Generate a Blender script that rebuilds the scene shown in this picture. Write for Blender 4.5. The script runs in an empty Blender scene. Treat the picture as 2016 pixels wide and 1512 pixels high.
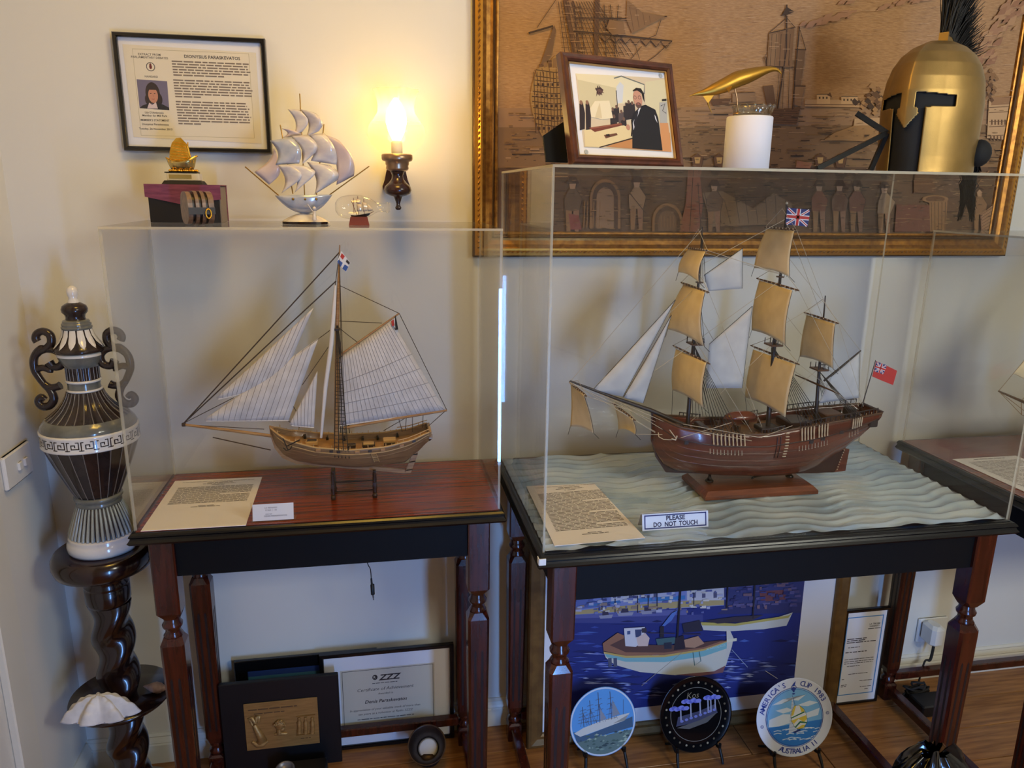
import bpy, math, random
from mathutils import Vector as V, Matrix

sc = bpy.context.scene
col = sc.collection
PI = math.pi

# ------------------------------------------------------------------ camera
FPX = 1485.54
CAM = V((1.0416, -1.9804, 1.5919))
YAW, PITCH, ROLL = 0.1803, -0.2491, 0.0136
_f = V((math.sin(YAW)*math.cos(PITCH), math.cos(YAW)*math.cos(PITCH), math.sin(PITCH)))
_r = V((math.cos(YAW), -math.sin(YAW), 0)); _u = _r.cross(_f)
RT = _r*math.cos(ROLL) + _u*math.sin(ROLL); UP = -_r*math.sin(ROLL) + _u*math.cos(ROLL); FW = _f
cd = bpy.data.cameras.new('camera'); cam = bpy.data.objects.new('camera', cd); col.objects.link(cam)
cd.sensor_width = 36; cd.lens = 36*FPX/2016; cd.clip_start = .05
cam.matrix_world = Matrix(((RT.x, UP.x, -FW.x, CAM.x), (RT.y, UP.y, -FW.y, CAM.y), (RT.z, UP.z, -FW.z, CAM.z), (0, 0, 0, 1)))
sc.camera = cam

# ------------------------------------------------------------------ light
w = bpy.data.worlds.new('world'); sc.world = w; w.use_nodes = True
w.node_tree.nodes['Background'].inputs[0].default_value = (.45, .6, .9, 1)
w.node_tree.nodes['Background'].inputs[1].default_value = .4
def area(name, loc, target, sx, sy, power, color):
    l = bpy.data.lights.new(name, 'AREA'); l.shape = 'RECTANGLE'; l.size = sx; l.size_y = sy; l.energy = power; l.color = color
    o = bpy.data.objects.new(name, l); col.objects.link(o); o.location = loc
    o.rotation_euler = (V(target)-V(loc)).to_track_quat('-Z', 'Y').to_euler()
    return o
# daylight entering by the glazed door and the high window in the wall behind the camera
area('door_daylight', (1.775, -2.82, .58), (1.775, 0, .58), .16, 1.0, 39, (.18, .42, 1.0))
area('window_daylight', (2.95, -2.84, 2.12), (2.95, 0, 2.12-.9), 1.0, .56, 42, (.98, .97, .84))
# the room's ceiling lamp
area('ceiling_lamp_light', (1.05, -.95, 2.60), (1.05, -.95, 0), .45, .45, 12, (1.0, .58, .06))
vs = sc.view_settings
vs.view_transform = 'Standard'; vs.look = 'None'; vs.gamma = 1; vs.use_curve_mapping = False
vs.exposure = 0.0
sc.cycles.transparent_max_bounces = 24
sc.cycles.max_bounces = 5; sc.cycles.diffuse_bounces = 3; sc.cycles.glossy_bounces = 3; sc.cycles.adaptive_threshold = .04; sc.cycles.use_light_tree = False
sc.cycles.caustics_reflective = False; sc.cycles.caustics_refractive = False

# ------------------------------------------------------------------ helpers
def ray(u, v): return FW + RT*((u-1008)/FPX) - UP*((v-756)/FPX)
def PY(u, v, y):
    d = ray(u, v); return CAM + d*((y-CAM.y)/d.y)
def PZ(u, v, z):
    d = ray(u, v); return CAM + d*((z-CAM.z)/d.z)
def PX(u, v, x):
    d = ray(u, v); return CAM + d*((x-CAM.x)/d.x)
def PP(u, v, o, n):
    d = ray(u, v); return CAM + d*((V(o)-CAM).dot(n)/d.dot(n))

def lin(c):
    def g(x):
        x = x/255
        return x/12.92 if x <= .04045 else ((x+.055)/1.055)**2.4
    return (g(c[0]), g(c[1]), g(c[2]), 1)

MATS = {}
def mat(name, c=(200, 200, 200), rough=.5, metal=0., spec=.5, c2=None, scale=(20, 20, 20), nscale=1., detail=3, bump=0., bscale=60, coat=0., sheen=0, trans=0, emis=None, estr=0, lo=.35, hi=.65, wave=None, sss=0):
    if name in MATS: return MATS[name]
    m = bpy.data.materials.new(name); m.use_nodes = True; nt = m.node_tree; N = nt.nodes; L = nt.links
    b = N['Principled BSDF']
    b.inputs['Base Color'].default_value = lin(c); b.inputs['Roughness'].default_value = rough
    b.inputs['Metallic'].default_value = metal; b.inputs['Specular IOR Level'].default_value = spec
    if coat: b.inputs['Coat Weight'].default_value = coat; b.inputs['Coat Roughness'].default_value = .06
    if trans: b.inputs['Transmission Weight'].default_value = trans
    if sss: b.inputs['Subsurface Weight'].default_value = sss; b.inputs['Subsurface Radius'].default_value = (.01, .006, .004)
    if emis: b.inputs['Emission Color'].default_value = lin(emis); b.inputs['Emission Strength'].default_value = estr
    tc = None
    if c2 or bump:
        tc = N.new('ShaderNodeTexCoord'); mp = N.new('ShaderNodeMapping'); mp.inputs['Scale'].default_value = scale
        L.new(tc.outputs['Object'], mp.inputs['Vector'])
    if c2:
        if wave:
            t = N.new('ShaderNodeTexWave'); t.bands_direction = wave[0]; t.inputs['Scale'].default_value = wave[1]; t.inputs['Distortion'].default_value = wave[2]; t.inputs['Detail'].default_value = detail
            t.inputs['Detail Scale'].default_value = wave[3] if len(wave) > 3 else 1
        else:
            t = N.new('ShaderNodeTexNoise'); t.inputs['Scale'].default_value = nscale; t.inputs['Detail'].default_value = detail
        L.new(mp.outputs[0], t.inputs['Vector'])
        r = N.new('ShaderNodeValToRGB'); r.color_ramp.elements[0].position = lo; r.color_ramp.elements[1].position = hi
        r.color_ramp.elements[0].color = lin(c); r.color_ramp.elements[1].color = lin(c2)
        L.new(t.outputs['Fac'], r.inputs[0]); L.new(r.outputs[0], b.inputs['Base Color'])
    if bump:
        t2 = N.new('ShaderNodeTexNoise'); t2.inputs['Scale'].default_value = bscale; t2.inputs['Detail'].default_value = 2
        L.new(mp.outputs[0] if c2 else tc.outputs['Object'], t2.inputs['Vector'])
        bp = N.new('ShaderNodeBump'); bp.inputs['Strength'].default_value = bump; bp.inputs['Distance'].default_value = .004
        L.new(t2.outputs['Fac'], bp.inputs['Height']); L.new(bp.outputs[0], b.inputs['Normal'])
    MATS[name] = m
    return m

def pane_mat(name, tint=(1, 1, 1), ior=1.45, rough=.012, k=1.0):
    m = bpy.data.materials.new(name); m.use_nodes = True; nt = m.node_tree; N = nt.nodes; L = nt.links; N.clear()
    o = N.new('ShaderNodeOutputMaterial'); mx = N.new('ShaderNodeMixShader'); t = N.new('ShaderNodeBsdfTransparent'); g = N.new('ShaderNodeBsdfGlossy')
    f = N.new('ShaderNodeFresnel'); gm = N.new('ShaderNodeNewGeometry'); mi = N.new('ShaderNodeMix')
    mi.inputs[2].default_value = ior; mi.inputs[3].default_value = 1/ior   # same index for a pane's front and back surface
    L.new(gm.outputs['Backfacing'], mi.inputs[0]); L.new(mi.outputs[0], f.inputs[0])
    t.inputs[0].default_value = (*tint, 1); g.inputs['Roughness'].default_value = rough
    mu = N.new('ShaderNodeMath'); mu.operation = 'MULTIPLY'; mu.inputs[1].default_value = k; L.new(f.outputs[0], mu.inputs[0])
    # a pane is lit the same from both of its sides
    L.new(mu.outputs[0], mx.inputs[0]); L.new(t.outputs[0], mx.inputs[1]); L.new(g.outputs[0], mx.inputs[2]); L.new(mx.outputs[0], o.inputs[0])
    MATS[name] = m; return m

def print_mat():
    m = bpy.data.materials.new('printed_ink'); m.use_nodes = True; N = m.node_tree.nodes; L = m.node_tree.links
    a = N.new('ShaderNodeVertexColor'); a.layer_name = 'ink'; b = N['Principled BSDF']; b.inputs['Roughness'].default_value = .7
    L.new(a.outputs[0], b.inputs['Base Color']); MATS['printed_ink'] = m
    return m
print_mat()

class MB:
    def __init__(s, xf=None):
        s.v = []; s.f = []; s.mi = []; s.c = []; s.xf = xf; s.smooth = []
    def add(s, vs, fs, mi=0, smooth=False, xf=None, color=None):
        n = len(s.v); x = xf or s.xf
        for p in vs:
            p = V(p)
            s.v.append(x @ p if x is not None else p)
        for f in fs:
            s.f.append([i+n for i in f]); s.mi.append(mi); s.smooth.append(smooth); s.c.append(color)
        return s
    def box(s, a, b, mi=0, xf=None, color=None):
        x0, y0, z0 = a; x1, y1, z1 = b
        return s.add([(x0, y0, z0), (x1, y0, z0), (x1, y1, z0), (x0, y1, z0), (x0, y0, z1), (x1, y0, z1), (x1, y1, z1), (x0, y1, z1)],
                     [(0, 3, 2, 1), (4, 5, 6, 7), (0, 1, 5, 4), (1, 2, 6, 5), (2, 3, 7, 6), (3, 0, 4, 7)], mi, False, xf, color)
    def bbox(s, a, b, r, mi=0, xf=None):
        # box with chamfered vertical and horizontal edges
        x0, y0, z0 = a; x1, y1, z1 = b
        def ring(z, i): return [(x0+r+i, y0+i, z), (x1-r-i, y0+i, z), (x1-i, y0+r+i, z), (x1-i, y1-r-i, z), (x1-r-i, y1-i, z), (x0+r+i, y1-i, z), (x0+i, y1-r-i, z), (x0+i, y0+r+i, z)]
        return s.rings([ring(z0, r), ring(z0+r, 0), ring(z1-r, 0), ring(z1, r)], mi, False, True, xf)
    def rings(s, rs, mi=0, smooth=True, caps=True, xf=None, closed=True):
        n = len(rs[0]); vs = [p for r in rs for p in r]; fs = []
        for i in range(len(rs)-1):
            for j in range(n if closed else n-1):
                a = i*n+j; b = i*n+(j+1) % n
                fs.append((a, b, b+n, a+n))
        s.add(vs, fs, mi, smooth, xf)
        if caps:
            s.add(rs[0], [tuple(range(n))[::-1]], mi, False, xf); s.add(rs[-1], [tuple(range(n))], mi, False, xf)
        return s
    def lathe(s, prof, c=(0, 0, 0), n=24, mi=0, smooth=True, caps=True, xf=None, flute=None):
        c = V(c); rs = []
        for k, (r, z) in enumerate(prof):
            ring = []
            for i in range(n):
                a = 2*PI*i/n; q = r
                if flute: q = r*flute(k, a)
                ring.append(c+V((q*math.cos(a), q*math.sin(a), z)))
            rs.append(ring)
        return s.rings(rs, mi, smooth, caps, xf)
    def tube(s, pts, r, n=6, mi=0, smooth=True, caps=True, xf=None, closed=False):
        pts = [V(p) for p in pts]; m = len(pts); rr = r if isinstance(r, (list, tuple)) else [r]*m
        rs = []; up = None
        for i, p in enumerate(pts):
            if closed: t = pts[(i+1) % m]-pts[i-1]
            else: t = pts[min(i+1, m-1)]-pts[max(i-1, 0)]
            t = t.normalized() if t.length > 1e-9 else V((0, 0, 1))
            if up is None: up = V((0, 0, 1)) if abs(t.z) < .9 else V((0, 1, 0))
            a = t.cross(up)
            if a.length < 1e-6: a = t.cross(V((1, .3, .2)))
            a.normalize(); b = a.cross(t); up = b
            rs.append([p+(a*math.cos(2*PI*k/n)+b*math.sin(2*PI*k/n))*rr[i] for k in range(n)])
        if closed: rs.append(rs[0]); caps = False
        return s.rings(rs, mi, smooth, caps, xf)
    def line(s, a, b, r, n=4, mi=0): return s.tube([a, b], r, n, mi)
    def sphere(s, c, r, n=12, m=8, mi=0, sc=(1, 1, 1), xf=None):
        c = V(c); rs = []
        for j in range(m+1):
            t = PI*j/m; q = max(math.sin(t), 1e-3)
            rs.append([c+V((r*sc[0]*q*math.cos(2*PI*i/n), r*sc[1]*q*math.sin(2*PI*i/n), -r*sc[2]*math.cos(t))) for i in range(n)])
        return s.rings(rs, mi, True, False, xf)
    def prism(s, poly, o, ux, uy, n, d0, d1, mi=0, xf=None):
        # 2-D outline, extruded along n from d0 to d1
        o = V(o); ux = V(ux); uy = V(uy); n = V(n)
        A = [o+ux*x+uy*y+n*d0 for x, y in poly]; B = [o+ux*x+uy*y+n*d1 for x, y in poly]; k = len(poly)
        fs = [tuple(range(k))[::-1], tuple(range(k, 2*k))]+[(i, (i+1) % k, k+(i+1) % k, k+i) for i in range(k)]
        return s.add(A+B, fs, mi, False, xf)
    def grid(s, fn, nu, nv, mi=0, smooth=True, xf=None):
        vs = [fn(i/nu, j/nv) for j in range(nv+1) for i in range(nu+1)]
        fs = [(j*(nu+1)+i, j*(nu+1)+i+1, (j+1)*(nu+1)+i+1, (j+1)*(nu+1)+i) for j in range(nv) for i in range(nu)]
        return s.add(vs, fs, mi, smooth, xf)
    def build(s, name, mats, parent=None, origin=None, solid=0, kind=None, label=None):
        me = bpy.data.meshes.new(name)
        o0 = V(origin) if origin is not None else (ROOT.get(parent.name, V((0, 0, 0))) if parent is not None else V((0, 0, 0)))
        me.from_pydata([tuple(p-o0) for p in s.v], [], s.f)
        if not isinstance(mats, (list, tuple)): mats = [mats]
        for m in mats: me.materials.append(MATS[m] if isinstance(m, str) else m)
        me.polygons.foreach_set('material_index', s.mi)
        me.polygons.foreach_set('use_smooth', s.smooth)
        if any(c is not None for c in s.c):
            at = me.color_attributes.new('ink', 'FLOAT_COLOR', 'CORNER'); k = 0; buf = []
            for p, c in zip(s.f, s.c):
                cc = lin(c or (0, 0, 0)); buf += list(cc)*len(p)
            at.data.foreach_set('color', buf)
        me.update()
        ob = bpy.data.objects.new(name, me); col.objects.link(ob)
        if parent is not None: ob.parent = parent; ROOT[ob.name] = o0
        else: ob.location = o0; ROOT[ob.name] = o0
        if solid:
            md = ob.modifiers.new('thickness', 'SOLIDIFY'); md.thickness = solid; md.offset = 0
        if kind: ob['kind'] = kind
        if label: ob['label'] = label
        return ob
ROOT = {}
def thing(name, label, cat, loc=(0, 0, 0), group=None):
    o = bpy.data.objects.new(name, None); col.objects.link(o); o.location = loc; o.empty_display_size = .05
    o['label'] = label; o['category'] = cat
    if group: o['group'] = group
    ROOT[o.name] = V(loc)
    return o
def tag(o, label, cat, group=None):
    o['label'] = label; o['category'] = cat
    if group: o['group'] = group
    return o
def struct(o): o['kind'] = 'structure'; return o
def copy_thing(o, loc, label, parent=None):
    c = o.copy(); col.objects.link(c)
    if parent is None:
        c.location = loc; c['label'] = label
    else: c.parent = parent
    for ch in [x for x in bpy.data.objects if x.parent == o]: copy_thing(ch, None, None, c)
    return c

_TXT = {}
def text_geo(s, bold=0., shear=0., spacing=1.):
    key = (s, bold, shear, spacing)
    if key in _TXT: return _TXT[key]
    c = bpy.data.curves.new('lettering', 'FONT'); c.body = s; c.size = 1; c.resolution_u = 2; c.shear = shear; c.offset = bold; c.space_character = spacing
    c.align_x = 'CENTER'; c.align_y = 'CENTER'
    o = bpy.data.objects.new('lettering', c); me = bpy.data.meshes.new_from_object(o)
    g = ([tuple(v.co) for v in me.vertices], [tuple(p.vertices) for p in me.polygons])
    bpy.data.objects.remove(o); bpy.data.curves.remove(c); bpy.data.meshes.remove(me)
    _TXT[key] = g
    return g

class Art:
    """flat print on a plane: o + x*ux + y*uy, ink layers stacked along n"""
    def __init__(s, o, ux, uy, base=.0003, step=.00006):
        s.o = V(o); s.ux = V(ux).normalized(); s.uy = V(uy).normalized(); s.n = s.ux.cross(s.uy).normalized(); s.b = MB(); s.z = base; s.step = step
    def P(s, x, y, dz=0): return s.o+s.ux*x+s.uy*y+s.n*(s.z+dz)
    def px(s, u, v):
        p = PP(u, v, s.o, s.n)-s.o
        return (p.dot(s.ux), p.dot(s.uy))
    def poly(s, pts, c):
        if len(pts) < 3: return
        s.z += s.step*.25
        s.b.add([s.P(x, y) for x, y in pts], [tuple(range(len(pts)))], 0, False, None, c)
    def rect(s, x0, y0, x1, y1, c): s.poly([(x0, y0), (x1, y0), (x1, y1), (x0, y1)], c)
    def frame(s, x0, y0, x1, y1, w, c):
        s.rect(x0, y0, x1, y0+w, c); s.rect(x0, y1-w, x1, y1, c); s.rect(x0, y0, x0+w, y1, c); s.rect(x1-w, y0, x1, y1, c)
    def ell(s, x, y, rx, ry, c, n=20, a0=0, a1=2*PI):
        s.poly([(x+rx*math.cos(a0+(a1-a0)*i/(n if a1-a0 < 6.2 else n)), y+ry*math.sin(a0+(a1-a0)*i/n)) for i in range(n+(1 if a1-a0 < 6.2 else 0))], c)
    def ring(s, x, y, r, w, c, n=40):
        s.z += s.step*.25
        A = [s.P(x+(r-w/2)*math.cos(2*PI*i/n), y+(r-w/2)*math.sin(2*PI*i/n)) for i in range(n)]
        B = [s.P(x+(r+w/2)*math.cos(2*PI*i/n), y+(r+w/2)*math.sin(2*PI*i/n)) for i in range(n)]
        s.b.add(A+B, [(i, n+i, n+(i+1) % n, (i+1) % n) for i in range(n)], 0, False, None, c)
    def line(s, pts, w, c):
        s.z += s.step*.1
        L = []; R = []; m = len(pts)
        ww = w if isinstance(w, (list, tuple)) else [w]*m
        for i, (x, y) in enumerate(pts):
            x0, y0 = pts[max(i-1, 0)]; x1, y1 = pts[min(i+1, m-1)]
            dx, dy = x1-x0, y1-y0; l = math.hypot(dx, dy) or 1
            nx, ny = -dy/l*ww[i]/2, dx/l*ww[i]/2
            L.append(s.P(x+nx, y+ny)); R.append(s.P(x-nx, y-ny))
        s.b.add(L+R, [(i, i+m, i+m+1, i+1) for i in range(m-1)], 0, False, None, c)
    def text(s, t, x, y, h, c, bold=0., shear=0., ang=0., sx=1., spacing=1.):
        vs, fs = text_geo(t, bold, shear, spacing); s.z += s.step*.25
        ca, sa = math.cos(ang), math.sin(ang)
        s.b.add([s.P(x+(a*sx*ca-b*sa)*h, y+(a*sx*sa+b*ca)*h) for a, b, _ in vs], fs, 0, False, None, c)
    def words(s, x0, x1, y, h, c, seed=0, fill=1.0):
        """a line of print too small to read: one bar for each word"""
        rd = random.Random(seed); x = x0; end = x0+(x1-x0)*fill
        s.z += s.step*.1
        while x < end:
            wl = min(h*rd.uniform(1.2, 5.5), end-x)
            s.b.add([s.P(x, y-h*.3), s.P(x+wl, y-h*.3), s.P(x+wl, y+h*.3), s.P(x, y+h*.3)], [(0, 1, 2, 3)], 0, False, None, c)
            x += wl+h*.55
    def build(s, name, parent, **k): return s.b.build(name, 'printed_ink', parent, **k)
# ------------------------------------------------------------------ materials
mat('wall_paint', (222, 219, 210), .75, bump=.02, bscale=150)
mat('ceiling_paint', (235, 232, 225), .85)
mat('trim_paint', (222, 218, 205), .4)
mat('floor_wood', (176, 122, 68), .35, c2=(136, 88, 46), scale=(3, 40, 40), nscale=2.2, detail=5, spec=.4)
mat('floor_groove', (50, 30, 16), .8)
mat('leg_wood', (74, 28, 15), .22, c2=(46, 16, 9), scale=(30, 30, 3), nscale=3, detail=4, coat=.3)
mat('flute_shade', (26, 10, 7), .5)
mat('black_paint', (8, 8, 11), .28, spec=.4)
mat('apron_black', (5, 5, 6), .6, spec=.2)
mat('table_veneer', (150, 62, 30), .24, c2=(102, 38, 18), scale=(2.2, 46, 10), nscale=2.5, detail=5, bump=.05, bscale=3, coat=.35)
def edge_mat():
    m = bpy.data.materials.new('acrylic_edge'); m.use_nodes = True; N = m.node_tree.nodes; L = m.node_tree.links; b = N['Principled BSDF']
    b.inputs['Base Color'].default_value = lin((226, 214, 182)); b.inputs['Roughness'].default_value = .3  # cream colour stands in for light piped to the pane edges
    t = N.new('ShaderNodeBsdfTransparent'); mx = N.new('ShaderNodeMixShader'); mx.inputs[0].default_value = .48
    L.new(t.outputs[0], mx.inputs[1]); L.new(b.outputs[0], mx.inputs[2]); L.new(mx.outputs[0], N['Material Output'].inputs[0]); MATS['acrylic_edge'] = m
edge_mat()
pane_mat('acrylic', (.985, .985, .98), 1.45, .008, 1.0)
pane_mat('picture_glass', (1, 1, 1), 1.4, .01, .7)
mat('white_plastic', (228, 228, 226), .35)
mat('paper', (250, 244, 240), .8)
mat('white_card', (236, 236, 242), .7)
mat('mat_board', (232, 232, 236), .8)
mat('black_frame', (12, 11, 12), .25, coat=.2)

# ------------------------------------------------------------------ room
XL = .207; XR = 4.6; YF = -2.75; ZC = 2.75
def wall(name, a, b): return struct(MB().box(a, b).build(name, 'wall_paint'))
wall('wall_back', (XL-.2, 0, -.1), (XR+.2, .12, ZC))
wall('wall_left', (XL-.12, YF, -.1), (XL, 0, ZC))
wall('wall_right', (XR, YF, -.1), (XR+.12, 0, ZC))
# wall behind the camera with a window and a glazed door
wf = MB()
DX0, DX1 = 1.675, 1.875
for a, b in [((XL-.12, -.1), (DX0, ZC)), ((DX1, -.1), (2.42, ZC)), ((DX0, 2.1), (DX1, ZC)), ((3.48, -.1), (XR+.12, ZC)), ((2.42, -.1), (3.48, 1.80)), ((2.42, 2.44), (3.48, ZC))]:
    wf.box((a[0], YF-.1, a[1]), (b[0], YF, b[1]))
struct(wf.build('wall_front', 'wall_paint'))
g = MB()
for a, b in [((DX0, 0), (DX0+.02, 2.1)), ((DX1-.02, 0), (DX1, 2.1)), ((DX0+.02, 0), (DX1-.02, .08)), ((DX0+.02, 1.10), (DX1-.02, 2.1))]: g.box((a[0], YF-.06, a[1]), (b[0], YF-.02, b[1]))
dr = struct(g.build('door_1', 'trim_paint'))
MB().box((DX0+.02, YF-.042, .08), (DX1-.02, YF-.038, 1.10)).build('pane', 'acrylic', dr)
g = MB()
for a, b in [((2.42, 1.80), (2.46, 2.44)), ((3.44, 1.80), (3.48, 2.44)), ((2.46, 1.80), (3.44, 1.84)), ((2.46, 2.40), (3.44, 2.44)), ((2.93, 1.84), (2.97, 2.40))]: g.box((a[0], YF-.06, a[1]), (b[0], YF-.02, b[1]))
wn = struct(g.build('window_1', 'trim_paint'))
for x0, x1 in ((2.46, 2.93), (2.97, 3.44)): MB().box((x0, YF-.042, 1.84), (x1, YF-.038, 2.40)).build('pane', 'acrylic', wn)
struct(MB().box((XL-.12, YF-.1, ZC), (XR+.12, .12, ZC+.1)).build('ceiling', 'ceiling_paint'))
fl = struct(MB().box((XL-.12, YF-.1, -.12), (XR+.12, .12, -.004)).build('floor', 'floor_groove'))
# floor boards, laid along the wall
rd = random.Random(4)
pw = .128
for r in range(9):
    y1 = -.002-r*pw; x = XL+.002 - rd.uniform(0, .0); first = rd.uniform(.45, 1.3)
    while x < 3.3:
        x2 = min(x+first, 3.3); first = 1.3
        MB().bbox((x, y1-pw+.0025, -.012), (x2-.0025, y1, 0), .0012).build('floor_board', 'floor_wood', fl)
        x = x2
MB().box((XL+.002, YF, -.012), (XR, -.002-9*pw, 0)).build('floor_boards_far', 'floor_wood', fl, kind='stuff')
MB().box((3.302, -.002-9*pw, -.012), (XR, -.002, 0)).build('floor_boards_far', 'floor_wood', fl, kind='stuff')
# baseboards with a moulded top
bp = [(0, 0), (-.016, 0), (-.016, .058), (-.013, .062), (-.016, .066), (-.013, .072), (-.008, .080), (-.010, .084), (-.004, .090), (0, .090)]
struct(MB().prism([(y, z) for y, z in bp], (XL+.0, 0, 0), (0, 1, 0), (0, 0, 1), (1, 0, 0), 0.0, XR-XL).build('baseboard_back', 'trim_paint'))
struct(MB().prism([(-y, z) for y, z in bp], (XL, 0, 0), (1, 0, 0), (0, 0, 1), (0, -1, 0), .016, .27).build('baseboard_left', 'trim_paint'))
# door architrave on the left wall
tr = MB(); tr.bbox((XL, -.36, 0), (XL+.012, -.272, 2.1), .003); tr.bbox((XL, -.372, 0), (XL+.018, -.352, 2.1), .003)
struct(tr.build('trim_1', 'trim_paint'))
# ceiling lamp fitting
cl = thing('ceiling_light', 'round flush ceiling lamp of the room', 'lamp', (1.05, -.95, ZC))
MB().lathe([(.02, 0), (.26, 0), (.27, -.02), (.25, -.05), (.02, -.052)], (1.05, -.95, ZC), 32).build('rim', 'trim_paint', cl)
MB().lathe([(.25, -.052), (.22, -.085), (.12, -.105), (.01, -.11)], (1.05, -.95, ZC), 32).build('diffuser', mat('diffuser', (250, 240, 220), .6, emis=(255, 226, 180), estr=1.5), cl)

# light switch on the left wall
swc = V((XL, -.158, .98))
sw = thing('light_switch', 'white double rocker switch plate on the left wall', 'switch', tuple(swc))
sb = MB(); sb.bbox((XL, -.228, .925), (XL+.011, -.095, 1.005), .004); sb.build('plate', 'white_plastic', sw)
for yy in (-.135, -.165):
    MB().bbox((XL+.010, yy-.008, .954), (XL+.0165, yy+.008, .974), .002).build('rocker', 'white_plastic', sw)

# ------------------------------------------------------------------ tables
T = .874
def leg_mesh(cx, cy, hw=.026):
    b = MB()
    def sq(z, h, ch): return [(cx-h+ch, cy-h, z), (cx+h-ch, cy-h, z), (cx+h, cy-h+ch, z), (cx+h, cy+h-ch, z), (cx+h-ch, cy+h, z), (cx-h+ch, cy+h, z), (cx-h, cy+h-ch, z), (cx-h, cy-h+ch, z)]
    b.rings([sq(.652, hw*.78, .012), sq(.668, hw, .004), sq(.85, hw, .003)], 0, False)
    b.lathe([(.016, .598), (.019, .602), (.0215, .607), (.017, .613), (.016, .622), (.0215, .628), (.0225, .634), (.018, .640), (.017, .654)], (cx, cy, 0), 16)
    b.rings([sq(.098, .0185, .006), sq(.116, .0225, .005), sq(.56, hw, .006), sq(.588, hw, .006), sq(.604, hw*.76, .010)], 0, False)
    b.lathe([(.016, .055), (.019, .062), (.021, .070), (.016, .077), (.015, .084), (.0195, .09), (.017, .10)], (cx, cy, 0), 16)
    b.rings([sq(0, .021, .003), sq(.052, .0215, .003), sq(.058, .017, .006)], 0, False)
    # two flat dark strips per lower face paint the shade of sunk flutes
    for k in range(4):
        R = Matrix.Translation((cx, cy, 0)) @ Matrix.Rotation(k*PI/2, 4, 'Z')
        for dx in (-.0085, .0085):
            zz0, zz1 = .14, .50
            h0 = .0225+(hw-.0225)*(zz0-.116)/(.56-.116); h1 = .0225+(hw-.0225)*(zz1-.116)/(.56-.116)
            b.add([(dx-.003, -h0-.0003, zz0), (dx+.003, -h0-.0003, zz0), (dx+.003, -h1-.0003, zz1), (dx, -h1-.0003, zz1+.008), (dx-.003, -h1-.0003, zz1)], [(0, 1, 2, 3, 4)], 1, False, R)
    return b
def table(x0, x1, y0, y1, label, top_mat, top_name):
    c = ((x0+x1)/2, (y0+y1)/2, 0)
    t = thing('display_table', label, 'table', c, 'display tables along the wall')
    # moulded black edge of the top
    e = MB()
    rs = []
    for z, o in [(.846, -.006), (.8475, .0), (.853, .004), (.858, .0), (.862, -.002), (.866, .001), (.8695, -.001), (.8730, -.005)]:
        rs.append([(x0-o, y0-o, z), (x1+o, y0-o, z), (x1+o, y1+o*.2, z), (x0-o, y1+o*.2, z)])
    e.rings(rs, 0, False, True); e.build('table_edge', 'black_paint', t)
    MB().box((x0+.012, y0+.012, .8725), (x1-.012, y1-.008, T)).build(top_name, top_mat, t)
    ix = .058; iy = .045
    lx = (x0+ix, x1-ix); ly = (y0+iy-.005, y1-iy)
    for i in lx:
        for j in ly: leg_mesh(i, j).build('leg', ['leg_wood', 'flute_shade'], t)
    for j in ly: MB().box((lx[0]+.0265, j-.016, .757), (lx[1]-.0265, j+.010, .847)).build('apron', 'apron_black', t)
    for i in lx: MB().box((i-.012, ly[0]+.0265, .757), (i+.012, ly[1]-.0265, .847)).build('apron', 'apron_black', t)
    for i in lx: MB().bbox((i-.013, ly[0]+.018, .018), (i+.013, ly[1]-.018, .048), .003).build('stretcher', 'leg_wood', t)
    MB().bbox((lx[0]+.0195, ly[1]-.012, .0635), (lx[1]-.0195, ly[1]+.012, .090), .003).build('stretcher', 'leg_wood', t)
    return t
def case(x0, x1, y0, y1, z0, z1, label, th=.005):
    c = thing('acrylic_case', label, 'display case', ((x0+x1)/2, (y0+y1)/2, z0), 'clear acrylic cases over the models')
    def pane(a, b, ax):
        m = MB(); m.box(a, b)
        for i, f in enumerate(m.f):
            n = (m.v[f[1]]-m.v[f[0]]).cross(m.v[f[2]]-m.v[f[1]])
            m.mi[i] = 0 if abs(n[ax]) > 1e-9 and abs(n[ax]) == max(abs(n[0]), abs(n[1]), abs(n[2])) or (n[2] < 0 and abs(n[2]) > abs(n[0])+abs(n[1])) else 1
        m.build('pane', ['acrylic', 'acrylic_edge'], c)
    g = .0002
    pane((x0, y0, z0), (x1, y0+th, z1-th-g), 1); pane((x0, y1-th, z0), (x1, y1, z1-th-g), 1)
    pane((x0, y0+th+g, z0), (x0+th, y1-th-g, z1-th-g), 0); pane((x1-th, y0+th+g, z0), (x1, y1-th-g, z1-th-g), 0)
    pane((x0, y0, z1-th), (x1, y1, z1), 2)
    return c
table(.506, 1.320, -.384, -.020, 'narrow table with red-brown veneered top under the one-masted model', 'table_veneer', 'veneer_top')
C1 = (.515, 1.311, -.372, -.026, T+.0008, 1.5166)
case(*C1, 'clear acrylic case around the one-masted model, ornaments standing on its top')
table(1.352, 2.471, -.618, -.026, 'wide table with rippled blue-grey water sheet under the three-masted model', 'black_paint', 'table_top')
C2 = (1.362, 2.4606, -.603, -.036, T+.0008, 1.6415)
c2o = case(*C2, 'tall clear acrylic case around the three-masted model, helmet standing on its top')
table(2.594, 3.42, -.64, -.033, 'table cut by the right picture edge, dark reddish top with one sheet', 'table_veneer', 'veneer_top')
C3 = (2.606, 3.40, -.628, -.040, T+.0008, 1.503)
case(*C3, 'low clear acrylic case at the right picture edge, empty on top')

b = MB(); b.box((1.3505, -.6215, .858), (1.3645, -.6195, .872)); b.box((1.3495, -.6195, .858), (1.3510, -.606, .872)); b.build('corner_tape', 'white_plastic', bpy.data.objects['display_table.001'])
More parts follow.
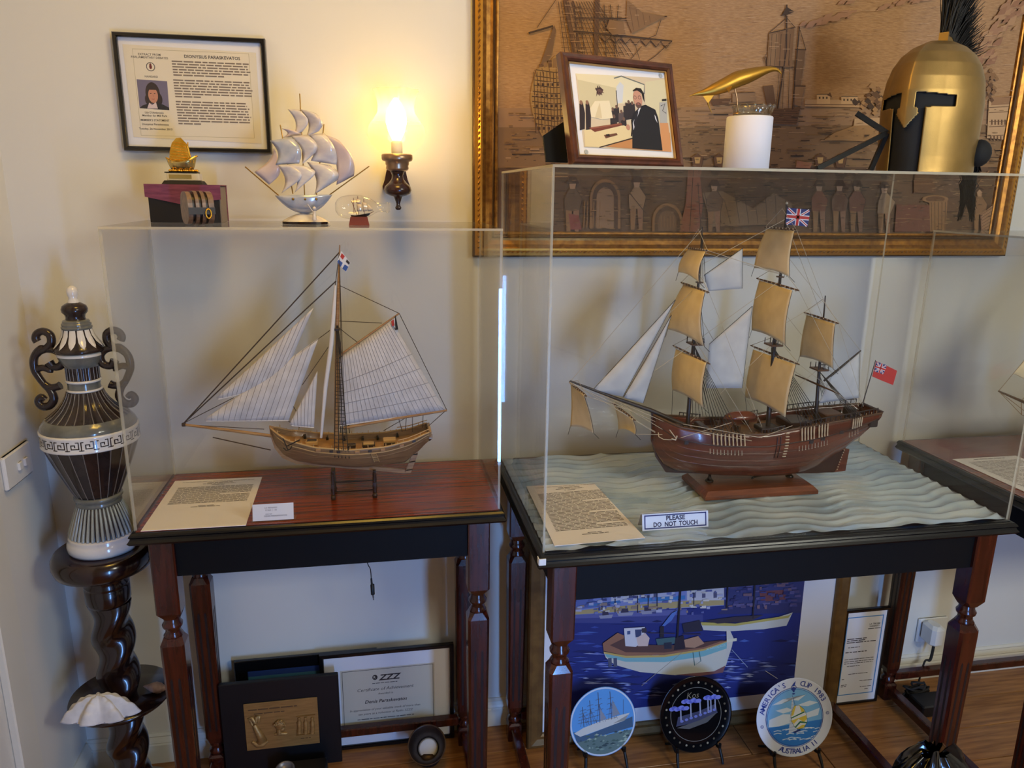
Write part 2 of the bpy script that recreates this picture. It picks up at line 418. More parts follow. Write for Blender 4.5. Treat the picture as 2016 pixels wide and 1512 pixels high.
# ------------------------------------------------------------------ wall lamp
mat('dark_turned_wood', (58, 26, 18), .25, c2=(36, 15, 10), scale=(40, 40, 8), nscale=2, coat=.4)
mat('antique_brass', (168, 136, 104), .3, metal=.8)
mat('lamp_socket', (225, 215, 190), .5)
mat('lit_bulb', (255, 240, 210), .5, emis=(255, 206, 112), estr=40)
def globe_mat():
    m = bpy.data.materials.new('frosted_globe'); m.use_nodes = True; N = m.node_tree.nodes; L = m.node_tree.links; N.clear()
    o = N.new('ShaderNodeOutputMaterial'); t = N.new('ShaderNodeBsdfTransparent'); d = N.new('ShaderNodeBsdfTranslucent'); g = N.new('ShaderNodeBsdfGlossy'); g.inputs['Roughness'].default_value = .08
    d.inputs[0].default_value = (.95, .9, .8, 1)
    tc = N.new('ShaderNodeTexCoord'); sp = N.new('ShaderNodeSeparateXYZ'); L.new(tc.outputs['Object'], sp.inputs[0])
    mr = N.new('ShaderNodeMapRange'); mr.inputs[1].default_value = .155; mr.inputs[2].default_value = .20; mr.inputs[3].default_value = .04; mr.inputs[4].default_value = .30
    L.new(sp.outputs[2], mr.inputs[0])
    m1 = N.new('ShaderNodeMixShader'); L.new(mr.outputs[0], m1.inputs[0]); L.new(t.outputs[0], m1.inputs[1]); L.new(d.outputs[0], m1.inputs[2])
    m2 = N.new('ShaderNodeMixShader'); m2.inputs[0].default_value = .05; L.new(m1.outputs[0], m2.inputs[1]); L.new(g.outputs[0], m2.inputs[2]); L.new(m2.outputs[0], o.inputs[0])
    MATS['frosted_globe'] = m
globe_mat()
LX, LY = 1.100, -.125
lamp = thing('wall_lamp', 'lit wall lamp with crimped glass chimney and dark turned wood bracket', 'lamp', (LX, 0, 1.545))
b = MB()
b.lathe([(.003, 1.547), (.0065, 1.549), (.0075, 1.553), (.005, 1.557), (.0045, 1.562), (.008, 1.572), (.0105, 1.578), (.02, 1.580), (.029, 1.585), (.032, 1.593), (.030, 1.601), (.021, 1.609), (.014, 1.618), (.0125, 1.626), (.016, 1.634), (.019, 1.637)], (LX, LY, 0), 24)
b.build('bracket_body', 'dark_turned_wood', lamp)
b = MB(); b.lathe([(.018, 1.636), (.024, 1.638), (.0265, 1.642), (.0255, 1.648), (.0275, 1.651), (.0275, 1.657), (.034, 1.659), (.036, 1.663), (.036, 1.672), (.033, 1.674), (.030, 1.670)], (LX, LY, 0), 28)
b.build('collar', 'antique_brass', lamp)
b = MB()
b.prism([(-.030, 1.590), (.030, 1.590), (.034, 1.602), (.028, 1.618), (.022, 1.645), (.012, 1.652), (-.012, 1.652), (-.022, 1.645), (-.028, 1.618), (-.034, 1.602)], (LX, -.022, 0), (1, 0, 0), (0, 0, 1), (0, 1, 0), 0, .0215)
b.tube([(LX, -.02, 1.612), (LX, -.06, 1.605), (LX, LY, 1.600)], [.012, .011, .010], 10)
b.build('wall_plate', 'dark_turned_wood', lamp)
gl = MB(); n = 48
prof = [(.026, 1.668), (.040, 1.678), (.058, 1.695), (.067, 1.716), (.064, 1.735), (.052, 1.751), (.043, 1.765), (.041, 1.780), (.043, 1.795), (.047, 1.807), (.051, 1.815)]
gl.lathe(prof, (LX, LY, 0), n, caps=False, flute=lambda k, a: 1+(.07*math.sin(a*12)*max(0, (k-6)/4)))
gl.build('glass_chimney', 'frosted_globe', lamp)
MB().lathe([(.012, 1.665), (.013, 1.668), (.013, 1.700), (.010, 1.704)], (LX, LY, 0), 14).build('socket', 'lamp_socket', lamp)
MB().lathe([(.009, 1.704), (.018, 1.722), (.024, 1.745), (.022, 1.765), (.013, 1.785), (.004, 1.797)], (LX, LY, 0), 20).build('bulb', 'lit_bulb', lamp)

# ------------------------------------------------------------------ framed statement on the wall
def rect_frame(x0, x1, z0, z1, y, prof, mi=0):
    """frame lying on a wall: prof = [(inset from the outer edge, depth out of the wall)]"""
    b = MB(); rs = []
    for d, h in prof: rs.append([(x0+d, y-h, z0+d), (x1-d, y-h, z0+d), (x1-d, y-h, z1-d), (x0+d, y-h, z1-d)])
    return b.rings(rs, mi, False, False)
FX0, FX1, FZ0, FZ1 = .4765, .8065, 1.6735, 1.9285
fr = thing('framed_statement', 'black framed parliamentary statement with small portrait photo on the wall', 'picture frame', (.6415, 0, FZ0))
rect_frame(FX0, FX1, FZ0, FZ1, 0, [(0, 0), (0, .020), (.002, .024), (.008, .024), (.010, .021), (.010, .012)]).build('frame', 'black_frame', fr)
MB().box((FX0+.009, -.012, FZ0+.009), (FX1-.009, -.002, FZ1-.009)).build('mount', 'mat_board', fr)
A = Art((FX0, -.0124, FZ0), (1, 0, 0), (0, 0, 1))
def q(*pts): return [A.px(u, v) for u, v in pts]
A.poly(q((241, 87), (504, 104), (515, 283), (263, 270)), (228, 219, 198))
x0, y0 = A.px(262, 270); x1, y1 = A.px(505, 108)
A.frame(.0385, .0345, FX1-FX0-.0385, FZ1-FZ0-.033, .0007, (170, 160, 120))
ink = (52, 46, 50)
A.text('EXTRACT FROM', *A.px(294, 107.5), .0066, ink, .01); A.text('PARLIAMENTARY DEBATES', *A.px(294.5, 113.5), .0066, ink, .01)
cx, cy = A.px(296.5, 131.5); A.ring(cx, cy, .0088, .0016, (60, 60, 66)); A.ell(cx, cy, .003, .005, (110, 30, 30)); A.poly([(cx-.003, cy+.004), (cx+.003, cy+.004), (cx, cy+.008)], (110, 40, 40))
A.text('HANSARD', *A.px(298, 151), .0062, ink, .01)
A.poly(q((269, 156), (329, 160), (333.5, 217), (275, 213)), (112, 106, 132))
px0, py0 = A.px(301, 187)
A.ell(px0, py0+.004, .0155, .0235, (46, 32, 32)); A.ell(px0-.010, py0-.010, .008, .012, (46, 32, 32)); A.ell(px0+.011, py0-.009, .009, .014, (40, 28, 30))
A.poly(q((275, 213), (280, 208), (294, 203), (300, 213), (308, 202), (321, 206), (333, 212), (333.5, 217)), (24, 24, 34))
A.poly(q((290, 213.6), (294, 202), (300, 207), (307, 201), (311, 214)), (214, 196, 196))
A.ell(px0+.0005, py0-.001, .0105, .0165, (196, 138, 112), 24); A.poly([(px0-.011, py0+.012), (px0+.006, py0+.018), (px0+.012, py0+.006), (px0+.008, py0+.011), (px0-.006, py0+.011)], (46, 32, 32))
for sx in (-1, 1): A.ell(px0+sx*.0042, py0+.003, .0019, .0009, (50, 34, 30), 10)
A.line([(px0-.0035, py0-.0085), (px0, py0-.0096), (px0+.0035, py0-.0085)], .0012, (150, 70, 66))
A.line([(px0, py0+.001), (px0+.001, py0-.004)], .0008, (160, 104, 84))
for i, (t, v) in enumerate([("Lily D'Ambrosio", 222), ('Member for Mill Park', 228), ("MEMBER'S STATEMENT", 237), ('Dionysius Paraskevatos', 245), ('Tuesday, 26 November 2013', 254)]):
    A.text(t, *A.px(304+i*.7, v), .0062, ink, .008)
A.text('DIONYSIUS PARASKEVATOS', *A.px(418, 113.5), .0098, ink, .014)
k = 0
for (u0, v0), (u1, v1), nl, last in [((338, 120.5), (490, 131), 6, .66), ((341, 157.5), (494, 165), 7, .32), ((346, 200), (489, 207), 9, .3)]:
    for i in range(nl):
        a = A.px(u0+i*.7, v0+i*5.4); b_ = A.px(u1+i*1.1, v1+i*5.1)
        A.words(a[0], b_[0]-(.004 if k % 3 else 0), a[1], .0048, (128, 116, 106), k, last if i == nl-1 else 1); k += 1
A.build('print', fr)
MB().box((FX0+.0095, -.0175, FZ0+.0095), (FX1-.0095, -.0155, FZ1-.0095)).build('glass', 'picture_glass', fr)

# ------------------------------------------------------------------ large gilt frame with tapestry
mat('gilt', (176, 124, 54), .34, metal=.75, c2=(132, 88, 40), scale=(60, 60, 60), nscale=1.2, bump=.08, bscale=120)
mat('gilt_dark', (88, 62, 36), .45, metal=.55)
mat('gilt_bright', (206, 148, 58), .28, metal=.8)
mat('tapestry_weave', (182, 143, 104), .95, spec=.1, c2=(162, 124, 88), scale=(60, 10, 520), nscale=1.0, detail=3, bump=.25, bscale=2)
GX0, GX1, GZ0, GZ1 = 1.292, 2.872, 1.428, 2.42
tp = thing('tapestry_picture', 'large gilt framed tapestry of sailing ships in a harbour', 'picture', ((GX0+GX1)/2, 0, GZ0))
rect_frame(GX0, GX1, GZ0, GZ1, 0, [(0, 0), (0, 0.0220), (.004, 0.0253)]).build('outer_moulding', 'gilt_dark', tp)
rect_frame(GX0, GX1, GZ0, GZ1, 0, [(.004, 0.0253), (.012, 0.0275), (.017, 0.0308), (.022, 0.0308)]).build('carved_moulding', 'gilt_bright', tp)
rect_frame(GX0, GX1, GZ0, GZ1, 0, [(.022, 0.0308), (.025, 0.0286), (.032, 0.0220), (.042, 0.0187), (.048, 0.0198)]).build('cove', 'gilt', tp)
rect_frame(GX0, GX1, GZ0, GZ1, 0, [(.048, 0.0198), (.051, 0.0220), (.054, 0.0198), (.055, 0.0154)]).build('inner_bead', 'gilt_dark', tp)
rect_frame(GX0, GX1, GZ0, GZ1, 0, [(.055, 0.0154), (.059, 0.0176), (.063, 0.0165), (.064, 0.0080)]).build('slip', 'gilt', tp)
lv = MB()
def leaf(c, d, up):
    c = V(c); d = V(d); up = V(up); n = V((0, -1, 0))
    lv.add([c-d*.006, c+up*.0042+d*.003+n*.0010, c+d*.006, c-up*.0026+n*.0005, c+n*.003], [(0, 3, 4), (3, 2, 4), (2, 1, 4), (1, 0, 4)])
N1 = 120
for i in range(N1):
    x = GX0+.02+(GX1-GX0-.04)*(i+.5)/N1
    leaf((x, -.0295, GZ0+.0125), (1, 0, .25), (0, 0, 1))
for i in range(72):
    z = GZ0+.02+(GZ1-GZ0-.04)*(i+.5)/72
    leaf((GX0+.0125, -.0295, z), (.25, 0, 1), (1, 0, 0)); leaf((GX1-.0125, -.0295, z), (-.25, 0, 1), (-1, 0, 0))
lv.build('carved_leaves', 'gilt', tp, kind='stuff')
IX0, IX1, IZ0, IZ1 = GX0+.064, GX1-.064, GZ0+.064, GZ1-.064
MB().box((IX0-.004, -.009, IZ0-.004), (IX1+.004, -.002, IZ1+.004)).build('tapestry', 'tapestry_weave', tp)
A = Art((IX0, -.0092, IZ0), (1, 0, 0), (0, 0, 1), base=.0002, step=.00002)
W, H = IX1-IX0, IZ1-IZ0
def q(*pts): return [A.px(u, v) for u, v in pts]
def cl(p): return (min(max(p[0], .001), W-.001), min(max(p[1], .001), H-.001))
def pl(c, *pts): A.poly([cl(A.px(u, v)) for u, v in pts], c)
def ln(c, wpx, *pts): A.line([cl(A.px(u, v)) for u, v in pts], wpx*.00128, c)
D1, D2, D3, G1, G2 = (62, 40, 24), (98, 66, 40), (134, 98, 62), (160, 122, 68), (182, 144, 86)
# sea and shore in horizontal bands of thread
rd = random.Random(11)
pl((158, 122, 88), (960, 212), (2010, 208), (2010, 250), (960, 256)); pl((132, 100, 66), (960, 250), (2010, 246), (2010, 345), (960, 345)); pl((96, 70, 48), (960, 330), (2010, 330), (2010, 480), (960, 480))
for i in range(900):
    v = 212+(270)*rd.random(); u = rd.uniform(985, 2005); l = rd.uniform(6, 46)*(1 if v < 350 else .8); h = rd.uniform(.9, 2.6)
    dk = min(1, max(0, (v-215)/140))
    c = rd.choice([(170, 134, 96), (150, 114, 76), (118, 86, 52)]) if rd.random() > dk else rd.choice([(74, 52, 32), (100, 74, 46), (126, 96, 58), (58, 42, 28), (146, 114, 76)])
    if v > 350: c = tuple(int(x*.86) for x in c)
    if v < 350 or True: pl(c, (u, v), (u+l, v), (u+l, v+h), (u, v+h))
# ship at the left, seen from its stern
pl(G1, (1046, 170), (1043, 196), (1047, 222), (1058, 250), (1066, 268), (1135, 270), (1140, 108), (1094, 108), (1072, 130), (1056, 136))
for v in (140, 152, 160, 170, 182, 192, 202, 214, 226, 236, 246): ln(D1, 1.6, (1046+abs(v-195)*.16, v-2), (1090, v+3), (1138, v+1))
for v in (162, 184, 204, 228, 248):
    for k in range(9): u = 1053+k*9.5+abs(v-195)*.1; pl(D1 if k % 2 else (70, 46, 28), (u, v+2), (u+5, v+2.4), (u+5, v+8), (u, v+7.6))
for k in range(6): ln(D2, 1.4, (1052+k*14, 138-k*3), (1058+k*12, 158-k*3))
pl(D2, (1107, 0), (1128, 0), (1142, 106), (1126, 108)); pl(D3, (1118, 0), (1124, 0), (1138, 106), (1132, 106))
pl((112, 82, 58), (1062, 132), (1074, 96), (1090, 50), (1094, 60), (1084, 108), (1070, 130)); pl(D2, (1170, 0), (1180, 0), (1176, 112), (1168, 112))
ln(D1, 3.5, (1040, 66), (1088, 52)); ln(D1, 3, (1128, 62), (1215, 70), (1322, 82)); ln(D1, 2.6, (1130, 36), (1240, 38), (1312, 33))
pl(D3, (1233, 0), (1262, 24), (1308, 33), (1243, 66), (1232, 40)); 
for k in range(5): ln(D2, 1, (1238+k*13, 14+k*6), (1246+k*11, 60-k*5))
for k in range(7):
    ln(D1, 1.5, (1180+k*20, 72+k*1.6), (1190+k*20, 84+k*2), (1200+k*20, 73+k*1.6)); pl(D3, (1180+k*20, 72+k*1.6), (1190+k*20, 82+k*2), (1200+k*20, 73+k*1.6))
for u0, u1 in ((1130, 1136), (1140, 1150), (1188, 1192), (1200, 1214), (1216, 1208)):
    ln(D1, 1.3, (u0, 10), (u1, 112))
    for k in range(10): ln(D1, .9, (u0-3+k*.4, 14+k*10), (u0+6+k*.4, 15+k*10))
ln(D1, 1.2, (1318, 84), (1290, 110), (1270, 124)); ln(D1, 1.2, (1300, 40), (1290, 70), (1264, 80)); ln(D1, 1, (1056, 56), (1094, 0)); ln(D1, 1, (1250, 92), (1258, 118)); ln(D1, 1, (1262, 92), (1240, 118))
for k in range(16): ln(D1, 1.1, (1098+k*5, 4), (1112+k*9, 112))
for k in range(10): ln(D2, .9, (1104, 14+k*10), (1206, 22+k*9))
for k in range(9): pl(D3 if k % 2 else D2, (1060+k*9, 112+abs(k-4)*4), (1067+k*9, 110+abs(k-4)*4), (1068+k*9, 132), (1061+k*9, 134))
for k in range(14): ln((84, 56, 30), 1.4, (1050+k*6.4, 142), (1054+k*6.2, 262))
pl(D3, (1198, 40), (1226, 44), (1230, 68), (1204, 70), (1192, 56)); ln(D1, 1.4, (1198, 40), (1192, 56), (1204, 70), (1230, 68))
# ship in the middle
pl((128, 92, 58), (1512, 66), (1562, 56), (1556, 132), (1508, 130)); pl((140, 104, 68), (1515, 70), (1530, 66), (1524, 130), (1512, 128)); pl((118, 86, 56), (1566, 98), (1584, 98), (1574, 170), (1562, 168)); pl((140, 104, 68), (1564, 170), (1582, 170), (1574, 210), (1560, 206))
for k in range(5): ln(D1, 1, (1518+k*9, 68), (1514+k*9, 130))
ln(D1, 3, (1547, 10), (1546, 100), (1528, 220)); ln(D1, 2.6, (1572, 50), (1564, 140), (1558, 220)); ln(D1, 2, (1512, 66), (1562, 55)); ln(D1, 2, (1506, 131), (1562, 133)); ln(D1, 2, (1564, 98), (1585, 99)); ln(D1, 2, (1562, 170), (1584, 170))
ln(D1, 1.2, (1547, 36), (1514, 64)); ln(D1, 1.2, (1547, 36), (1564, 56)); ln(D1, 1.2, (1573, 60), (1584, 98)); pl(D1, (1546, 14), (1562, 24), (1548, 30), (1536, 32), (1542, 22))
pl((104, 72, 44), (1500, 170), (1520, 168), (1526, 214), (1560, 216), (1574, 210), (1566, 246), (1514, 244), (1508, 208))
for k in range(6): ln((74, 48, 28), 1.2, (1514, 218+k*4.6), (1568, 220+k*4.4))
for k in range(4): ln(D1, 1, (1534+k*9, 120), (1526+k*12, 214))
ln(D1, 1.4, (1505, 108), (1508, 128)); pl(D2, (1502, 116), (1504, 108), (1506, 130))
# far shore
pl((150, 116, 82), (1440, 184), (1485, 182), (1485, 200), (1440, 202)); ln(D1, 1.2, (1440, 184), (1485, 182)); ln(D1, 1.6, (1430, 207), (1500, 206)); pl(D2, (1396, 196), (1438, 194), (1432, 206), (1402, 208)); ln(D1, 1.2, (1414, 160), (1414, 196)); ln(D1, 1, (1402, 168), (1402, 198))
pl((178, 140, 100), (1582, 196), (1690, 198), (1690, 212), (1582, 210)); ln(D2, 1.5, (1582, 206), (1690, 207))
for u0, u1, v0 in ((1606, 1632, 186), (1654, 1686, 190)):
    pl((196, 158, 116), (u0, v0), (u1, v0), (u1, 205), (u0, 205)); ln(D1, 1.2, (u0, v0), (u1, v0)); [pl(D1, (u0+4+k*7, v0+5), (u0+7+k*7, v0+5), (u0+7+k*7, v0+9), (u0+4+k*7, v0+9)) for k in range(3)]
pl(D2, (1626, 188), (1632, 182), (1636, 192))
for i in range(46):
    u = 1692+rd.gauss(20, 13); v = 200+rd.gauss(0, 12); s_ = rd.uniform(4, 8); pl(rd.choice([D2, D1, (136, 98, 62), (164, 124, 80)]), (u-s_, v), (u, v-s_), (u+s_, v), (u, v+s_*.8))
pl((158, 118, 72), (1640, 262), (1700, 240), (1745, 236), (1745, 280), (1620, 276)); pl((186, 150, 110), (1680, 234), (1732, 232), (1732, 246), (1678, 248))
pl((188, 150, 108), (1944, 196), (2006, 190), (2004, 276), (1940, 272)); pl((150, 110, 74), (1950, 192), (1996, 190), (1992, 206), (1948, 208))
for v in (212, 222, 240, 250, 268): ln(D2, 1.4, (1944, v), (2000, v-1))
for k in range(8): pl(D2, (1948+k*6.5, 236), (1951+k*6.5, 236), (1951+k*6.5, 246), (1948+k*6.5, 246)); pl(D2, (1946+k*6.5, 268), (1949+k*6.5, 268), (1949+k*6.5, 277), (1946+k*6.5, 277))
for i in range(26): u = 1946+rd.gauss(0, 7); v = 172+rd.gauss(0, 16); pl(rd.choice([D2, (136, 98, 62)]), (u-5, v), (u, v-6), (u+5, v), (u, v+5))
# clouds of darker thread
for (u0, v0), L, n in (((1580, 52), 100, 26), ((1655, 4), 50, 10), ((1735, 14), 56, 12), ((1800, 2), 60, 9)):
    for i in range(n):
        t = i/n; u = u0+L*t+rd.uniform(-6, 6); v = v0-26*t*(L/100)+rd.uniform(-6, 6); s_ = rd.uniform(5, 12)
        pl((158, 114, 82), (u-s_, v+s_*.5), (u-s_*.3, v-s_*.3), (u+s_, v-s_*.7), (u+s_*.4, v+s_*.3))
for i in range(80):
    t = rd.random(); u = 1925+t*80+rd.gauss(0, 9); v = 118-t*118+rd.gauss(0, 12); s_ = rd.uniform(5, 13)
    pl(rd.choice([(160, 116, 84), (148, 104, 74), (172, 130, 92)]), (u-s_, v+s_*.6), (u-s_*.4, v-s_*.4), (u+s_*.8, v-s_), (u+s_*.3, v+s_*.4))
# quay in the foreground: figures, arch, barrel, nets
def man(u, v, h, coat, hat=True, lean=0):
    k = h/100
    pl((168, 132, 100), (u-6*k, v+14*k), (u, v+8*k), (u+6*k, v+14*k), (u+4*k, v+24*k), (u-4*k, v+24*k))
    if hat: pl(D1, (u-12*k, v+14*k), (u-5*k, v+2*k), (u+6*k, v+2*k), (u+12*k, v+14*k))
    pl(coat, (u-5*k, v+23*k), (u+6*k, v+23*k), (u+17*k+lean, v+40*k), (u+12*k, v+62*k), (u-14*k, v+62*k), (u-15*k+lean, v+38*k))
    pl(D3, (u-12*k, v+60*k), (u-1*k, v+62*k), (u-4*k, v+100*k), (u-11*k, v+100*k)); pl((136, 100, 76), (u+1*k, v+62*k), (u+12*k, v+60*k), (u+11*k, v+100*k), (u+4*k, v+100*k))
    ln((60, 42, 28), 1.2, (u-15*k+lean, v+38*k), (u-14*k, v+62*k), (u-12*k, v+100*k)); ln((60, 42, 28), 1.2, (u+6*k, v+23*k), (u+17*k+lean, v+40*k), (u+12*k, v+62*k), (u+11*k, v+100*k))
man(1126, 346, 112, (96, 74, 54)); pl((128, 66, 58), (1118, 420), (1138, 424), (1144, 452), (1122, 452))
for r, c in ((30, D3), (25, (84, 60, 42)), (17, (142, 112, 84))): A.poly([cl(A.px(1190+r*math.cos(a), 390-r*1.25*math.sin(a))) for a in [PI*i/14 for i in range(15)]]+[cl(A.px(1190-r, 450)), cl(A.px(1190+r, 450))], c)
for k in range(6): ln(D3, 2, (1150+k*6, 396), (1148+k*6, 448))
man(1252, 344, 108, (142, 112, 80)); ln((70, 48, 32), 1.5, (1238, 380), (1270, 420))
for r, c in ((30, D3), (25, (88, 64, 44)), (18, (110, 82, 58))): A.poly([cl(A.px(1312+r*math.cos(a), 436-r*1.2*math.sin(a))) for a in [PI*i/14 for i in range(15)]]+[cl(A.px(1312-r, 455)), cl(A.px(1312+r, 455))], c)
for k in range(5): ln(D3, 1.2, (1300+k*6, 424), (1300+k*6, 448))
pl((134, 84, 62), (1352, 346), (1376, 346), (1382, 400), (1374, 456), (1336, 456), (1348, 400)); ln(D1, 1.5, (1362, 350), (1356, 454)); ln(D1, 1.5, (1372, 360), (1378, 454))
pl((124, 98, 70), (1380, 380), (1420, 376), (1480, 410), (1520, 380), (1556, 400), (1560, 440), (1400, 446))
for k in range(9): ln((72, 52, 36), 1.2, (1384+k*20, 378+(k % 3)*8), (1400+k*18, 440))
for u, cc in ((1404, (104, 78, 56)), (1610, (120, 74, 52)), (1650, (104, 74, 54)), (1684, (112, 70, 52))): man(u, 352, 104, cc)
man(1738, 356, 104, (138, 112, 84), True, 4); pl((104, 62, 46), (1762, 402), (1834, 404), (1834, 456), (1758, 456)); ln(D3, 1.4, (1762, 430), (1832, 432))
for r in (26, 19): A.poly([cl(A.px(1838+r*math.cos(2*PI*i/18), 392+r*.3*math.sin(2*PI*i/18))) for i in range(18)], D3 if r == 26 else D2)
pl(D3, (1826, 396), (1862, 396), (1858, 456), (1828, 456)); [ln(D1, 1.2, (1830+k*7, 398), (1831+k*6.5, 454)) for k in range(5)]
pl(D2, (1796, 350), (1836, 350), (1838, 380), (1796, 380)); ln(D3, 1.2, (1798, 362), (1836, 362))
ln(D3, 2.5, (1912, 374), (1944, 336)); ln(D2, 3, (1908, 360), (1936, 372), (1976, 366)); man(1925, 366, 90, (130, 96, 66), False); pl((150, 114, 84), (1930, 420), (1978, 404), (1976, 452), (1930, 452))
for k in range(7): ln(D2, 1.2, (1930, 416+k*6), (1978, 402+k*7))
pl((164, 112, 80), (1566, 316), (1596, 322), (1592, 332), (1564, 330))
for u in (1371, 1414, 1612, 1652): pl(D2, (u-12, 310), (u, 302), (u+12, 310), (u+8, 330), (u-8, 330)); pl(G2, (u-6, 310), (u+6, 310), (u+4, 322), (u-4, 322)); ln(D1, 1.2, (u-12, 310), (u-8, 330)); ln(D1, 1.2, (u+12, 310), (u+8, 330))
for i in range(1500):
    v = rd.uniform(214, 456); u = rd.uniform(992, 1992); l = rd.uniform(2, 12); h = rd.uniform(.7, 1.3)
    if v < 250 and rd.random() < .5: continue
    pl(rd.choice([(70, 50, 32), (150, 118, 82), (112, 84, 56), (54, 38, 26), (132, 100, 68)]), (u, v), (u+l, v), (u+l, v+h), (u, v+h))
for i in range(500):
    v = rd.uniform(2, 210); u = rd.uniform(992, 1992); l = rd.uniform(4, 22)
    pl(rd.choice([(188, 150, 112), (150, 114, 80), (168, 128, 92)]), (u, v), (u+l, v), (u+l, v+.8), (u, v+.8))
A.build('tapestry_design', tp)
# ------------------------------------------------------------------ urn on its pedestal
mat('glaze_dark', (54, 42, 38), .2, c2=(38, 29, 27), scale=(25, 25, 25), coat=.3, spec=.4)
mat('glaze_olive', (98, 98, 90), .18, c2=(120, 120, 110), scale=(20, 20, 40), coat=.5)
mat('glaze_rib', (120, 112, 104), .2, coat=.4)
mat('glaze_pale', (156, 160, 152), .16, coat=.5)
mat('glaze_white', (228, 224, 216), .16, coat=.5)
UX, UY = .381, -.170
urn = thing('lidded_urn', 'tall lidded ceramic urn with scroll handles and white key band', 'urn', (UX, UY, .7525))
uc = (UX, UY, 0)
MB().lathe([(.050, .7530), (.076, .7530), (.0795, .760), (.0800, .770), (.0775, .780), (.0745, .785), (.0755, .789), (.073, .794), (.060, .796)], uc, 40).build('base', 'glaze_white', urn)
ft = MB(); pf = [(.0705, .795), (.0690, .803), (.064, .818), (.0585, .835), (.0535, .850), (.0490, .862), (.047, .867)]
ft.lathe(pf, uc, 240, flute=lambda k, a: 1+.018*math.cos(a*40)); ft.build('foot', 'glaze_dark', urn)
rb = MB()
for i in range(40):
    a = 2*PI*i/40; rb.tube([V(uc)+V((r*math.cos(a), r*math.sin(a), z)) for r, z in pf], [.0042, .004, .0036, .0032, .0028, .0025, .002], 6)
rb.build('foot_ribs', 'glaze_pale', urn, kind='stuff')
MB().lathe([(.046, .866), (.0485, .868), (.049, .873), (.0465, .876), (.049, .879), (.0525, .884), (.0515, .889), (.048, .891)], uc, 40).build('waist_ring', 'glaze_olive', urn)
bp2 = [(.0475, .890), (.054, .904), (.063, .925), (.073, .950), (.083, .975), (.092, 1.0), (.0985, 1.018), (.100, 1.022)]
bd = MB(); bd.lathe(bp2, uc, 132, flute=lambda k, a: 1-.018*abs(math.sin(a*11))); bd.build('body', 'glaze_dark', urn)
rb = MB()
for i in range(22):
    a = 2*PI*(i+.0)/22; rb.tube([V(uc)+V((r*1.002*math.cos(a), r*1.002*math.sin(a), z)) for r, z in bp2], .0011, 5)
rb.build('body_ribs', 'glaze_rib', urn, kind='stuff')
bnd = MB().lathe([(.098, 1.019), (.1028, 1.020), (.1035, 1.0225), (.1022, 1.026), (.1022, 1.050), (.1035, 1.0535), (.1028, 1.057), (.098, 1.058)], uc, 64).build('key_band', 'glaze_white', urn)
kb = MB()
def kc(s, t, r=.1028): a = s/.1022; return V(uc)+V((r*math.cos(a), r*math.sin(a), t))
NK = 22; cw = 2*PI*.1022/NK
for k in range(NK):
    s0 = k*cw
    path = [(0, 1.0285), (0, 1.0475), (.82, 1.0475), (.82, 1.0325), (.30, 1.0325), (.30, 1.0415), (.56, 1.0415), (.56, 1.0372)]
    for (a, z0), (b_, z1) in zip(path, path[1:]):
        x0, x1 = sorted((s0+a*cw, s0+b_*cw)); lo, hi = sorted((z0, z1)); t_ = .0011
        kb.add([kc(x0-t_, lo-t_), kc(x1+t_, lo-t_), kc(x1+t_, hi+t_), kc(x0-t_, hi+t_)], [(0, 1, 2, 3)])
    kb.add([kc(s0, 1.0274), kc(s0+cw, 1.0274), kc(s0+cw, 1.0296), kc(s0, 1.0296)], [(0, 1, 2, 3)])
kb.build('key_pattern', 'glaze_dark', bnd, kind='stuff')
MB().lathe([(.0995, 1.057), (.1005, 1.061), (.0975, 1.069), (.0905, 1.078), (.0870, 1.082)], uc, 48).build('shoulder', 'glaze_olive', urn)
ng = [(.0865, 1.082), (.074, 1.091), (.059, 1.104), (.048, 1.118), (.041, 1.131), (.0375, 1.141)]
MB().lathe(ng, uc, 112, flute=lambda k, a: 1-.035*abs(math.sin(a*14))).build('fluted_shoulder', 'glaze_dark', urn)
rb = MB()
for i in range(28):
    a = 2*PI*i/28; rb.tube([V(uc)+V((r*math.cos(a), r*math.sin(a), z)) for r, z in ng], .0012, 5)
rb.build('shoulder_ribs', 'glaze_rib', urn, kind='stuff')
for z in (1.144, 1.1655): MB().lathe([(.034, z-.003), (.0368, z-.0018), (.0368, z+.0018), (.034, z+.003)], uc, 36).build('white_ring', 'glaze_white', urn)
MB().lathe([(.0345, 1.146), (.0335, 1.155), (.0345, 1.164)], uc, 36, caps=False).build('neck_band', 'glaze_olive', urn)
MB().lathe([(.0335, 1.167), (.0325, 1.183), (.0345, 1.200)], uc, 96, caps=False, flute=lambda k, a: 1-.05*abs(math.sin(a*12))).build('neck', 'glaze_dark', urn)
rb = MB()
for i in range(24):
    a = 2*PI*i/24; rb.tube([V(uc)+V((.0338*math.cos(a), .0338*math.sin(a), z)) for z in (1.168, 1.199)], .0011, 5)
rb.build('neck_ribs', 'glaze_rib', urn, kind='stuff')
MB().lathe([(.0345, 1.198), (.037, 1.202), (.042, 1.210), (.0455, 1.219), (.047, 1.224)], uc, 40, caps=False).build('lip', 'glaze_olive', urn)
MB().lathe([(.047, 1.2235), (.0475, 1.2265), (.0470, 1.230), (.040, 1.231)], uc, 40).build('lip_rim', 'glaze_white', urn)
lp = [(.0500, 1.2325), (.0520, 1.2355), (.0515, 1.239), (.046, 1.246), (.038, 1.257), (.031, 1.270), (.0275, 1.283)]
lid = MB().lathe([(.045, 1.2318)]+lp, uc, 40).build('lid', 'glaze_dark', urn)
